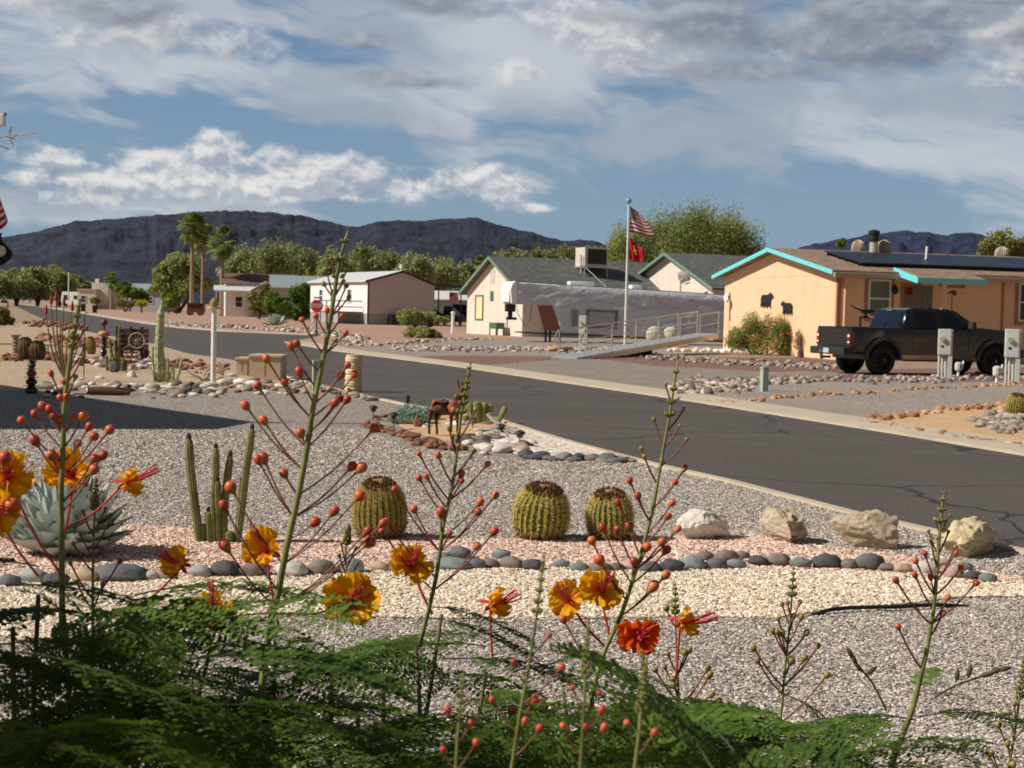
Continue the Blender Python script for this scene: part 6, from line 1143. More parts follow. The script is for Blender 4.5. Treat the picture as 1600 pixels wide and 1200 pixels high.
rubble('far_rubble', [(985,554),(1040,560),(1120,565),(1200,570),(1310,574)], 300, .06, .14, VM['grey'], 11, 8, 2.5)
rubble('far_rubble', [(1060,605),(1085,598),(1120,600),(1200,597),(1290,594),(1400,594),(1500,592),(1600,590)], 380, .055, .125, VM['grey'], 12, 7, 3)
rubble('far_rubble', [(1060,615),(1110,606),(1160,606)], 150, .06, .13, VM['mixed'], 13, 10, 4)
rubble('ochre_rubble', [(1100,630),(1150,632),(1190,625),(1240,620),(1340,615),(1430,608),(1530,604),(1600,600)], 150, .04, .085, VM['ochre'], 14, 5, 1.2)
rubble('ochre_rubble', [(1348,661),(1372,655),(1410,652),(1470,643),(1540,637),(1600,634)], 120, .05, .10, VM['ochre'], 15, 4, 1.5); rubble('ochre_rubble', [(1360,664),(1420,673),(1480,684),(1540,692),(1600,700)], 90, .05, .09, VM['ochre'], 16, 5, 1.5)
rubble('flat_rock_pile', [(1530,662),(1560,655),(1590,660),(1560,668),(1600,668)], 130, .06, .12, VM['grey'], 17, 12, 5)
rubble('pale_rubble', [(620,545),(680,546),(760,546),(840,546),(905,548),(960,546)], 330, .06, .13, VM['mixed'], 18, 8, 2); rubble('pale_rubble', [(560,541),(640,536),(700,531),(770,530)], 80, .08, .15, VM['mixed'], 19, 5, 1)
rubble('far_kerb_rubble', [(250,507),(300,509),(400,513),(470,515),(520,522),(560,530),(540,538)], 320, .10, .19, VM['mixed'], 20, 9, 2); rubble('red_rubble_row', [(0,563),(60,560),(110,563),(165,567),(220,565),(290,572),(350,577)], 300, .07, .14, VM['rust'], 21, 10, 3)
rubble('red_rubble_row', [(40,505),(90,509),(130,514)], 80, .14, .24, VM['rust'], 22, 8, 2.5); rubble('red_rubble_row', [(60,530),(120,536),(180,540)], 110, .12, .22, VM['rust'], 23, 10, 3); rubble('mixed_rubble', [(90,562),(140,566),(200,572),(240,572)], 60, .10, .18, VM['mixed'], 24, 9, 3)
rubble('white_stone_row', [(1044,549),(1090,549),(1150,550),(1200,553),(1270,554)], 70, .14, .22, VM['white'], 25, 4, .6)
for x, y, w_, h_, pal, lab, sd in ((872,549,50,14,'ochre','broad low ochre boulder left of the ramp foot',3),(1060,546,34,20,'ochre','ochre boulder in front of the wheel covers',4),(1252,556,20,8,'river','dark flat stone at the foot of the peach gable',5),(178,582,20,22,'river','dark grey round rock in the cactus clump',2),(206,590,16,14,'white','pale round rock right of the cactus clump',1),(653,668,18,18,'rust','purple brown rock beside the larger succulent mound',2),(722,658,34,16,'ochre','tan rock under the stubby cactus clump',4)):
    g_ = G(x, y); s = g_.y/2400; rock(g_.x, g_.y, w_*s/2, w_*s/2*.7, h_*s/2*1.3, .3, 'crag', sd, RMC[(pal, 0)], 'boulder', lab)
# ------------------------------------------------------------------ small yard things
def px_part(o): return o
# solar path lights
def pathlight(px, py, pt, label):
    g_ = G(px, py); H = HZ(px, pt, g_.y); r = T('path_light', label, 'garden light', (g_.x, g_.y, 0), 0, 'solar path lights'); MB().tube([(0, 0, -.02), (0, 0, H-.07)], .008, 6).build('stake', m_dark, r); MB().lathe([(.035, H-.09), (.04, H-.05)], 10).build('lens', m_glass, r); MB().lathe([(.05, H-.05), (.07, H-.04), (.05, H-.015), (.01, H)], 12).build('cap', m_dark, r)
pathlight(583, 658, 633, 'black solar path light at the far left tip of the donkey bed'); pathlight(615, 672, 644, 'black solar path light left of the blue grey succulents'); pathlight(812, 699, 672, 'black solar path light on the white gravel right of the driftwood'); pathlight(201, 616, 600, 'small solar light in the cobble heap left of the totem cactus'); pathlight(299, 612, 596, 'small solar light in the cobbles under the driftwood')
g_ = G(637, 650); H = HZ(637, 618, g_.y); r = T('metal_stake', 'dark metal stake with a rounded paddle top behind the succulent mound', 'stake', (g_.x, g_.y, 0)); MB().tube([(0, 0, -.02), (0, 0, H*.7)], .01, 6).build('stake', m_dark, r); MB().box(-.025, .025, -.01, .01, H*.6, H, bev=.02).build('paddle', m_dark, r)
# driftwood
def driftwood(px, py, s, label, m, seed, n=7, name='driftwood', dirx=None):
    g_ = G(px, py); r = T(name, label, 'driftwood', (g_.x, g_.y, 0)); rnd = random.Random(seed); t = MB()
    for i in range(n):
        a_ = rnd.uniform(0, 6.28); el_ = rnd.uniform(.2, 1.3); L = s*rnd.uniform(.5, 1.1); p = Vector((0, 0, .04)); d = Vector((math.cos(a_)*math.cos(el_), math.sin(a_)*math.cos(el_)*.6, math.sin(el_))); P_ = [p]
        for k in range(5): d = (d+Vector((rnd.uniform(-.5, .5), rnd.uniform(-.4, .4), rnd.uniform(-.3, .35)))).normalized(); q = P_[-1]+d*L/5; q.z = max(q.z, .02); P_.append(q)
        t.tube(smoothpath(P_, 10), [s*.055*(1-k/11)+.004 for k in range(11)], 7)
        b_ = P_[3]; t.tube([b_, b_+Vector((rnd.uniform(-.3, .3), 0, rnd.uniform(.1, .4)))*s*.6], [s*.02, .003], 5)
    t.build('branches', m, r, smooth='auto'); return r
m_dw = mat('bleached_wood', srgb((196,176,152)), .9, .2, 9, bump=.3); driftwood(317, 596, .55, 'bleached driftwood roots standing on the cobbles left of the lamp post', m_dw, 4, 9); driftwood(348, 588, .42, 'small pale driftwood branches right of the lamp post', m_dw, 6, 5)
g_ = G(795, 680); r = T('cholla_skeleton', 'grey dead cactus skeleton leaning over the dark rocks', 'driftwood', (g_.x, g_.y, 0)); t = MB()
P_ = [D(762,648,g_.y+.4), D(775,660,g_.y+.2), D(792,668,g_.y), D(815,680,g_.y-.2), D(828,687,g_.y-.3)]; t.tube(smoothpath(P_, 12), [.022+.004*(k % 2) for k in range(13)], 8); t.tube([D(776,663,g_.y+.2), D(792,676,g_.y-.1), D(805,686,g_.y-.2)], [.013, .012, .008], 6); t.tube([D(762,648,g_.y+.4), D(768,645,g_.y+.4)], [.018, .012], 6); t.tube([D(735,645,g_.y), D(739,668,g_.y)], [.012, .012], 5); t.build('branches', mat('grey_wood', srgb((150,144,138)), .9, .3, 14, bump=.4), r, w=True, smooth='auto')
g_ = G(170, 618); r = T('dark_log', 'dark brown log lying in the cobbles at left', 'log', (g_.x, g_.y, 0)); MB().tube([(-.35, 0, .07), (-.1, .02, .08), (.15, 0, .075), (.36, -.03, .07)], [.065, .075, .07, .05], 12).build('bark', m_wood, r, smooth='auto'); MB().tube([(.1, 0, .1), (.22, -.08, .2)], [.03, .018], 7).build('knot', m_wood, r)
# totems and pots
def totem(px, py, pt, label, wpx, m, top='barrel', seed=1):
    g_ = G(px, py); H = HZ(px, pt, g_.y); k = wpx*g_.y/2400/2; r = T('pot_totem', label, 'garden totem', (g_.x, g_.y, 0)); n = 4; z = 0
    for i in range(n):
        h_ = H/n; w_ = k*(1, .85, .72, .6)[i]; MB().lathe([(w_*.55, z), (w_*1.0, z+h_*.30), (w_*.9, z+h_*.55), (w_*.45, z+h_*.86)], 18, (0, 0, 0)).build('pot', m[i % len(m)], r, smooth='auto'); MB().lathe([(w_*.45, z+h_*.86), (w_*1.15, z+h_*.90), (w_*1.15, z+h_*.95), (w_*.45, z+h_*.999)], 18).build('saucer', m[(i+1) % len(m)], r); z += h_
    return r, g_, H
m_gl = mat('glazed_pot', srgb((70,58,54)), .3, .3, 8, coat=.3); m_gl2 = mat('olive_pot', srgb((92,88,66)), .5, .25, 8)
r, g_, H = totem(49, 615, 562, 'stack of dark pots carrying two brown barrel cacti at the left edge', 22, [m_gl2, m_gl, m_terr])
for dx, lab, sd in ((-.10, 'brown barrel cactus on the pot stack, left of the pair', 7), (.10, 'brown barrel cactus on the pot stack, right of the pair', 8)): barrel((g_.x+dx, g_.y+(.05 if dx < 0 else -.04), H+.0), .135, .36 if dx < 0 else .31, lab, sd, group='barrel cacti on the pot stack', nr=16, green=((120,98,62), (150,120,80)), golden=(150,120,84))
r, g_, H = totem(162, 562, 526, 'small pot totem with a mushroom shaped cap between the barrel cactus and the wagon', 14, [m_gl2, m_gl]); MB().lathe([(.06, H), (.19, H+.03), (.14, H+.13), (.02, H+.17)], 16).build('mushroom_cap', mat('orange_cap', srgb((196,140,88)), .5, .2, 6), r, smooth=True); MB().tube([(0, 0, H+.16), (0, 0, H+.30)], .03, 8).build('neck', m_gl, r); MB().lathe([(.02, H+.28), (.09, H+.33), (.10, H+.40), (.05, H+.46), (.005, H+.48)], 14).build('finial', mat('plum_finial', srgb((96,54,60)), .5, .2, 9), r, smooth=True)
g_ = G(24, 556); H = HZ(24, 523, g_.y); r = T('plaster_column', 'short twisted plaster column at the left edge', 'column', (g_.x, g_.y, 0)); MB().lathe([(.13, 0), (.13, .05), (.09, .08)]+[(.085+.012*math.sin(i*1.4), .08+(H-.16)*i/20) for i in range(21)]+[(.10, H-.05), (.15, H-.02), (.15, H)], 20).build('shaft', mat('worn_plaster', srgb((150,124,112)), .85, .2, 12), r, smooth='auto')
t = MB(); P_ = [D(-30,537,g_.y+.3), D(20,537.5,g_.y+.3), D(60,538,g_.y+.3), D(100,541,g_.y+.2), D(135,542,g_.y+.2)]; o = t.tube(smoothpath(P_, 16), .022, 6)
r = T('low_rail', 'thin dark green rail on short posts behind the barrel cacti at left', 'rail', (g_.x, g_.y, 0)); t.build('rail', m_dkgreen, r, w=True)
for x in (-20, 75, 133): p = D(x, 540, g_.y+.25); MB().tube([(p.x, p.y, 0), (p.x, p.y, p.z)], .02, 6).build('post', m_dkgreen, r, w=True)
g_ = G(131, 590); H = HZ(131, 488, g_.y); r = T('shepherd_hook', 'thin dark rod rising behind the ocotillo', 'garden stake', (g_.x, g_.y, 0)); MB().tube([(0, 0, 0), (0, 0, H-.06), (.03, 0, H), (.08, 0, H-.02)], .010, 6).build('rod', m_dark, r); MB().lathe([(.012, 0), (.012, .04)], 6).build('foot', m_dark, r)
# hay wagon sculpture with wheel
g_ = G(205, 565); Y = g_.y; s = Y/2400; r = T('rustic_wagon', 'dark rustic wooden wagon with a pale spoked wheel beyond the cacti', 'wagon', (g_.x, Y, 0)); z0 = HZ(205, 545, Y); z1 = HZ(205, 513, Y); t = MB()
for i in range(4): t.box(-22*s, 18*s, 0, .05, z0+(z1-z0)*i/4, z0+(z1-z0)*(i+.85)/4)
t.build('side_board', m_wood, r); t = MB()
for i in range(4): t.box(-22*s, 18*s, .6, .65, z0+(z1-z0)*i/4, z0+(z1-z0)*(i+.85)/4)
t.build('side_board', m_wood, r); MB().box(-22*s, 18*s, 0, .65, z0-.05, z0-.002).build('floor', m_wood, r)
for x in (-22, 0, 17): MB().box(x*s-.03, x*s+.03, -.05, -.002, z0-.1, z1+.05).build('upright', m_dark, r)
def spokewheel(c, R0, par, m, n=10):
    t = MB(); ring = [(c[0]+R0*math.cos(a), c[1], c[2]+R0*math.sin(a)) for a in [2*math.pi*i/28 for i in range(29)]]; t.tube(ring, R0*.09, 6, cap=False)
    for i in range(n): a = 2*math.pi*i/n; t.tube([c, (c[0]+R0*math.cos(a), c[1], c[2]+R0*math.sin(a))], R0*.035, 5)
    t.lathe([(R0*.05, -.05), (R0*.16, -.04), (R0*.16, .04), (R0*.05, .05)], 10, c, M=Matrix.Rotation(R(90), 4, 'X')); return t.build('wheel', m, par)
spokewheel((10*s, -.12, HZ(215, 532, Y)), 12*s, r, mat('pale_wheel', srgb((170,164,140)), .8, .15, 9)); spokewheel((-14*s, -.10, .30), .30, r, m_dark)
for x in (-18, 14): MB().box(x*s-.03, x*s+.03, .2, .3, 0, z0-.05).build('leg', m_dark, r)
g_ = G(203, 574); s = g_.y/2400; r = T('slatted_bench', 'weathered slatted bench with pale stones behind it below the wagon', 'bench', (g_.x, g_.y, 0)); t = MB()
for i in range(3): t.box(-12*s, 12*s, 0, .03, .12+i*.11, .17+i*.11)
t.build('backrest', m_wood, r); MB().box(-12*s, 12*s, -.25, -.005, .10, .13).build('seat', m_wood, r)
for x in (-11*s, 11*s): MB().box(x-.02, x+.02, -.22, -.18, 0, .10).build('leg', m_wood, r)
g_ = G(226, 563); H = HZ(226, 540, g_.y); r = T('black_urn', 'small black figure like urn right of the wagon', 'urn', (g_.x, g_.y, 0)); MB().lathe([(.10, 0), (.05, .05), (.12, H*.4), (.14, H*.6), (.07, H*.8), (.09, H*.9), (.02, H)], 14).build('body', m_dark, r, smooth='auto'); MB().tube([(-.12, 0, H*.5), (-.2, 0, H*.7), (-.07, 0, H*.85)], .015, 5).build('handle', m_dark, r)
# irrigation hose on the cream gravel
g_ = G(1390, 946); r = T('drip_hose', 'black irrigation hose lying between the cream and grey gravel', 'hose', (g_.x, g_.y, 0)); P_ = [G(x, y, .03) for x, y in ((1262,956),(1300,952),(1350,949),(1400,948),(1460,945),(1518,940))]; P_[0].z = .0; P_[-1].z = 0.0; MB().tube(smoothpath(P_, 20), .011, 8).build('tube', m_black, r, w=True, smooth=True)
# rooftop antenna, camera and flags of the near house at the left edge
YA = 20.0; sA = YA/2400; a0 = D(-60, 215, YA); r = T('tv_antenna', 'aluminium rooftop antenna reaching in at the left edge', 'antenna', (a0.x, YA, a0.z)); L = lambda x, y, dy=0: D(x, y, YA+dy)
m_ant = mat('antenna_metal', srgb((190,196,200)), .3, .1, 8, metal=.5); MB().tube([L(-60,217), L(0,214), L(30,212), L(55,208)], [.014, .014, .012, .010], 6).build('boom', m_ant, r, w=True); t = MB()
for x, y in ((18,213),(25,212),(32,211),(40,210),(48,209),(8,214),(0,215),(-10,216)): t.tube([L(x-14, y-4, .0), L(x+10, y+4, -.5)], .004, 4)
t.build('elements', m_ant, r, w=True); t = MB(); t.tube([L(18,198), L(14,214), L(20,226), L(14,233), L(0,228)], .010, 5); t.tube([L(14,214), L(24,214)], .03, 6); t.build('bracket', m_ant, r, w=True)
MB().tube([L(-60,217), L(-60,700)], .025, 8).build('mast', m_ant, r, w=True)
r = T('security_camera', 'small white camera with dark lens on the antenna mast at the left edge', 'camera', tuple(L(2,186))); MB().box(-.06, .05, -.05, .05, -.09, .07, bev=.02).build('housing', m_wht, r); MB().tube([(-.0, 0, .05), (.06, -.02, .065)], .022, 8).build('lens', m_dark, r); MB().tube([(0, 0, -.08), (-.5, 0, -.2)], .02, 6).build('arm', m_wht, r)
fo = T('house_flag', 'striped flag with starred canton drooping at the left edge of the picture', 'flag', tuple(L(-30, 290))); cloth('cloth', [(-34,284),(-2,276),(9,345),(-10,372)], YA, m_flag, fo, wave=.05, nx=20, ny=14)
bf = T('dark_flag', 'black and pale flag hanging under the striped one at the left edge', 'flag', tuple(L(-20, 390))); cloth('cloth', [(-26,372),(4,366),(17,397),(-12,432)], YA+.05, mat('dark_flag_cloth', srgb((26,28,34)), .8, .1, 5), bf, wave=.05, nx=14, ny=10); e = D(0, 392, YA-.03); MB().lathe([(.075, -.012), (.075, .012)], 16, e, M=Matrix.Rotation(R(90), 4, 'X')).build('emblem', mat('pale_emblem', srgb((206,200,180)), .8, .2, 40), bf, w=True)
r = T('flag_mast', 'pole carrying the two flags just outside the left edge', 'flagpole', tuple(D(-34, 600, YA))); MB().tube([L(-34,600), L(-34,270)], .02, 8).build('pole', m_wht, r, w=True)
# ------------------------------------------------------------------ what shades the scene from outside the left edge
shv = Vector((-sdir.x, -sdir.y, 0))/sdir.z
r = T('added_shade_roof', 'added roof slab on posts, unseen beyond the left edge, shading the nearest shrubs', 'shade roof', (-5.2, 1.5, 0)); MB().box(-3.0, 2.62, -3.5, 2.4, 3.1, 3.25).build('roof', m_wht, r)  # unseen slab added only to shade the lower left shrubs
for x in (-2.8, 2.25): MB().box(x, x+.12, 2.2, 2.32, 0, 3.1).build('post', m_wht, r)
hh = 4.7; tp = G(398, 660); tp = Vector((tp.x, tp.y, 0))-shv*hh; aa = Vector((-.62, .78, 0)).normalized(); bb_ = Vector((-.95, -.31, 0)).normalized(); cc_ = Vector((-.25, -1.35, 0))
r = T('near_house', 'flat roofed tan house outside the left edge whose shadow crosses the gravel', 'house', tp); t = MB(); pts_ = [Vector((0, 0, 0)), aa*9.5, aa*9.5+bb_*9, cc_+bb_*9, cc_]; t.prism([p+Vector((0, 0, hh-.2)) for p in pts_], (0, 0, .2)); t.build('roof', m_beige, r)
t = MB(); t.prism([(p*.9+(aa+bb_)*.4) for p in pts_], (0, 0, hh-.205)); t.build('wall', m_cream, r)
# ------------------------------------------------------------------ foreground shrubs: stalks with round buds, orange flowers, feathery leaves
def budmat(name, top, base):
    m = bpy.data.materials.new(name); m.use_nodes = True; nt = m.node_tree; b = nt.nodes['Principled BSDF']; t = nt.nodes.new('ShaderNodeTexCoord'); s_ = nd(nt, 'ShaderNodeSeparateXYZ', ins={0: t.outputs['Generated']})
    n = nd(nt, 'ShaderNodeTexNoise', ins={'Vector': t.outputs['Generated'], 'Scale': 3.0, 'Detail': 3}); oi = nt.nodes.new('ShaderNodeObjectInfo')
    r_ = nt.nodes.new('ShaderNodeValToRGB'); r_.color_ramp.elements[0].position = .18; r_.color_ramp.elements[1].position = .55; r_.color_ramp.elements[0].color = srgb(base)+(1,); r_.color_ramp.elements[1].color = srgb(top)+(1,)
    nt.links.new(mth(nt, 'ADD', s_.outputs[2], mth(nt, 'MULTIPLY_ADD', n.outputs['Fac'], .35, -.18)), r_.inputs[0])
    hs = nd(nt, 'ShaderNodeHueSaturation', ins={'Color': r_.outputs[0], 'Hue': mth(nt, 'MULTIPLY_ADD', oi.outputs['Random'], .02, .495), 'Value': mth(nt, 'MULTIPLY_ADD', oi.outputs['Random'], .45, .8)}); nt.links.new(hs.outputs[0], b.inputs['Base Color']); b.inputs['Roughness'].default_value = .42
    b.inputs['Subsurface Weight'].default_value = .15; b.inputs['Subsurface Radius'].default_value = (.004, .001, .001); return m
m_bud = budmat('bud_skin', (206,84,58), (150,134,66)); m_budg = budmat('young_bud_skin', (150,128,66), (120,130,60))
m_stem = mat('green_stem', srgb((104,118,58)), .55, .22, 30, col2=srgb((138,142,80))); m_ped = mat('red_brown_stem', srgb((132,74,62)), .6, .25, 40); m_tipb = mat('tiny_green_buds', srgb((128,124,62)), .6, .25, 200)
def budshape(m):
    t = MB(); t.lathe([(.08, -1.5), (.14, -1.25), (.34, -.95), (.72, -.55), (.97, -.05), (.98, .32), (.78, .72), (.42, .95), (.12, 1.04), (.01, 1.06)], 20)
    me = bpy.data.meshes.new('bud'); me.from_pydata(t.v, [], t.f); me.polygons.foreach_set('use_smooth', [True]*len(me.polygons)); me.materials.append(m); return me
BUD = {0: budshape(m_bud), 1: budshape(m_budg)}
def stalk(par, spine, Y, buds, seed, w0=12, w1=5, tip=None, name='flower_stalk', lean=0.0, ped=1.0, tipn=46, bscale=.84):
    w0 *= .8; w1 *= .8
    """spine: pixels from bottom to top; buds: (x, y, radius) pixels, small ones are still green"""
    rnd = random.Random(seed); n = len(spine); ym = [p[1] for p in spine]; s = Y/2400
    dY = lambda y: Y+lean*(ym[0]-y)/max(1, ym[0]-ym[-1])
    P3 = smoothpath([D(x, y, dY(y)) for x, y in spine], 26); rad = [(w0+(w1-w0)*i/26)*s/2 for i in range(27)]
    rad[-1] *= .4; st = MB().tube(P3, rad, 10); st = st.build(name, m_stem, par, w=True, smooth=True)
    def at_y(y):
        best = min(range(len(P3)), key=lambda i: abs(proj(P3[i])[1]-y)); return P3[best]
    pd = MB(); Mi = parent_m(par).inverted()
    for (x, y, r_) in buds:
        dz = rnd.uniform(-.6, .6); sx_ = min(spine, key=lambda q: abs(q[1]-y))[0]; dx = abs(x-sx_); a = at_y(min(y+22+.80*dx, ym[0])); bY = a.y+dz*dx*s*.7; e = D(x, y, bY); d = (e-a)
        if d.length < .004: continue
        mid = a.lerp(e, .5)+Vector((0, 0, -.06*d.length)); pts = smoothpath([a, mid, e], 7); pd.tube(pts, [s*1.5*ped]*5+[s*1.3*ped, s*1.6*ped, s*2.0*ped], 6)
        o = bpy.data.objects.new('bud', BUD[0 if r_ >= 6 else 1]); COL.objects.link(o); o.parent = st; q = r_*bY/2400*1.02*bscale; dr = (pts[-1]-pts[-3]).normalized(); o.location = Mi @ (e-dr*0); o.rotation_euler = dr.to_track_quat('Z', 'Y').to_euler(); o.scale = (q*rnd.uniform(.84, 1.04), q*rnd.uniform(.84, 1.04), q*rnd.uniform(.95, 1.3))
    if pd.v: pd.build('pedicels', m_ped, st, w=True)
    if tip:                                               # crowded tiny buds at the top of the stalk
        t = MB(); y0, y1, wd = tip
        for i in range(tipn):
            f = i/tipn; y = y0+(y1-y0)*f; c = at_y(y); a_ = i*2.4; q = wd*s*(1-f)**.8*.5+s*1.5; p = c+Vector((math.cos(a_)*q, math.sin(a_)*q, q*.5)); k = s*(3.2-1.7*f); d = Vector((math.cos(a_)*.6, math.sin(a_)*.6, .8)); M_ = d.to_track_quat('Z', 'Y').to_matrix().to_4x4(); t.lathe([(k*.2, -k*1.4), (k*.8, -k*.4), (k, k*.4), (k*.5, k*1.2), (.0001, k*1.8)], 7, p, M=M_)
        t.tube([at_y(y1), at_y(y1)+Vector((0, 0, 5*s))], [s*2.4, s*.4], 6); t.build('bud_cluster', m_tipb, st, w=True, smooth=True)
    return st
IR = ROT.transposed()
def proj(p):
    q = IR @ (Vector(p)-Vector((0, 0, CAMZ))); return 800+FPX*q.x/-q.z, 600-FPX*q.y/-q.z
def petalmat(name, tip, mid, base):
    m = bpy.data.materials.new(name); m.use_nodes = True; nt = m.node_tree; b = nt.nodes['Principled BSDF']; uv = nt.nodes.new('ShaderNodeUVMap'); s_ = nd(nt, 'ShaderNodeSeparateXYZ', ins={0: uv.outputs[0]}); t = nt.nodes.new('ShaderNodeTexCoord')
    n = nd(nt, 'ShaderNodeTexNoise', ins={'Vector': nd(nt, 'ShaderNodeVectorMath', operation='MULTIPLY', ins={0: uv.outputs[0], 1: (1.2, 5, 1)}).outputs[0], 'Scale': 3.0, 'Detail': 4}); r_ = nt.nodes.new('ShaderNodeValToRGB'); e = r_.color_ramp.elements; e.new(.4); e[0].position = .10; e[1].position = .32; e[2].position = .54
    for k, c in enumerate((base, mid, tip)): e[k].color = srgb(c)+(1,)
    nt.links.new(mth(nt, 'ADD', s_.outputs[0], mth(nt, 'MULTIPLY_ADD', n.outputs['Fac'], .3, -.12)), r_.inputs[0]); nt.links.new(r_.outputs[0], b.inputs['Base Color']); b.inputs['Roughness'].default_value = .55
    on = [x for x in nt.nodes if x.type == 'OUTPUT_MATERIAL'][0]; tr = nd(nt, 'ShaderNodeBsdfTranslucent', ins={0: r_.outputs[0]}); ms = nd(nt, 'ShaderNodeMixShader', ins={0: .42, 1: b.outputs[0], 2: tr.outputs[0]}); nt.links.new(ms.outputs[0], on.inputs[0]); return m
PM = {'y': petalmat('yellow_orange_petal', (252,190,16), (248,150,12), (210,56,22)), 'r': petalmat('red_orange_petal', (238,104,20), (226,50,20), (190,24,20))}
m_sep = mat('red_sepal', srgb((206,58,40)), .5, .2, 40, trans=.25); m_sta = mat('stamen_red', srgb((214,74,84)), .5, .1, 20)
def petal(par, M_, L, W_, seed, m, curl=.2, name='petal'):
    rnd = random.Random(seed); bm = bmesh.new(); uvl = bm.loops.layers.uv.new('UVMap'); nu, nv = 14, 20; g_ = []; ph = rnd.uniform(0, 6); fr = rnd.uniform(2.6, 3.8)
    for i in range(nu+1):
        u = i/nu; wd = W_*(.14+.86*max(0, (u-.18)/.82)**.55)*(1-.25*max(0, u-.75)/.25) if u > .18 else W_*.14; row = []
        for j in range(nv+1):
            v = -1+2*j/nv; lu = L*u*(1-.16*v*v*u)*(1+.07*math.sin(8*v+ph)*u); z = curl*L*u*u+.15*L*u*u*math.sin(fr*2.4*v+ph)+.09*L*u*u*math.sin(4.2*v*fr+ph*2)+.03*L*u*math.sin(25*u+9*v)+.12*L*v*v*u
            row.append((bm.verts.new(M_ @ Vector((v*wd*.5, lu, z))), (u, .5+.5*v)))
        g_.append(row)
    for i in range(nu):
        for j in range(nv):
            q = [g_[i][j], g_[i][j+1], g_[i+1][j+1], g_[i+1][j]]; f = bm.faces.new([a[0] for a in q]); f.smooth = True
            for l, a in zip(f.loops, q): l[uvl].uv = a[1]
    me = bpy.data.meshes.new(name); bm.to_mesh(me); bm.free(); me.materials.append(m); o = bpy.data.objects.new(name, me); COL.objects.link(o); o.parent = par; return o
def flower(par, px, py, size, Y, face, seed, att=None, kind='y', sta=1.0, np_=5, opn=1.0):
    """face: direction the flower looks (world); size: overall width in pixels"""
    rnd = random.Random(seed); s = Y/2400; c = D(px, py, Y); Rr = size*s*.58; Mi = parent_m(par).inverted(); f_ = Vector(face).normalized(); B = f_.to_track_quat('Z', 'Y').to_matrix().to_4x4(); base = c-f_*Rr*.45
    t = MB()                                              # sepals, calyx and stalk
    for k in range(5):
        a_ = 2*math.pi*k/5+.6+rnd.uniform(-.2, .2); M_ = Matrix.Translation(base) @ B @ Matrix.Rotation(a_, 4, 'Z') @ Matrix.Rotation(R(rnd.uniform(-30, 5) if k != 0 else -60), 4, 'X'); q = Rr*(.62 if k else .8); rows = []
        for (u, w_, z) in ((0, .10, 0), (.3, .32, .05), (.65, .38, .02), (.9, .22, -.10), (1, .05, -.16)): rows += [M_ @ Vector((-w_*q*.55, u*q, z*q+.08*q)), M_ @ Vector((0, u*q, z*q)), M_ @ Vector((w_*q*.55, u*q, z*q+.08*q))]
        t.add(rows, [(i*3+j, i*3+j+1, i*3+4+j, i*3+3+j) for i in range(4) for j in range(2)])
    if att: a = D(att[0], att[1], Y+rnd.uniform(-.01, .01)); t.tube(smoothpath([a, a.lerp(base, .55)-Vector((0, 0, .08*(a-base).length)), base], 8), [s*2.0]*9, 6)
    fo = t.build('flower', m_sep, par, w=True, smooth=True)
    for k in range(np_):
        a_ = 2*math.pi*k/np_+rnd.uniform(-.22, .22)+.3; small = (k == np_-1); ang = R(rnd.uniform(8, 32))*opn; M_ = Mi @ Matrix.Translation(base+f_*Rr*.1) @ B @ Matrix.Rotation(a_, 4, 'Z') @ Matrix.Rotation(ang+R(12), 4, 'X'); petal(fo, M_, Rr*(1.08 if not small else .85)*rnd.uniform(.92, 1.08), Rr*(1.55 if not small else .8)*rnd.uniform(.9, 1.1), seed*7+k, PM[kind], curl=rnd.uniform(-.05, .25))
    t = MB()
    for k in range(9):
        a_ = rnd.uniform(0, 6.28); q = Rr*.10; p0 = base+(B @ Vector((math.cos(a_)*q, math.sin(a_)*q, 0)).to_4d()).to_3d()*1.0 if False else base+B.to_3x3() @ Vector((math.cos(a_)*q, math.sin(a_)*q, 0)); tip_ = base+f_*Rr*(1.7+.6*rnd.random())*sta+B.to_3x3() @ Vector((rnd.uniform(-.3, .3), rnd.uniform(-.3, .3), 0))*Rr+Vector((0, 0, Rr*.25)); t.tube(smoothpath([p0, p0.lerp(tip_, .5)-Vector((0, 0, Rr*.12)), tip_], 6), [s*1.1]*6+[s*.9], 4); t.lathe([(s*.6, -s*2), (s*1.7, 0), (s*.6, s*2)], 5, tip_)
    t.build('stamens', m_sta, fo, w=True); return fo
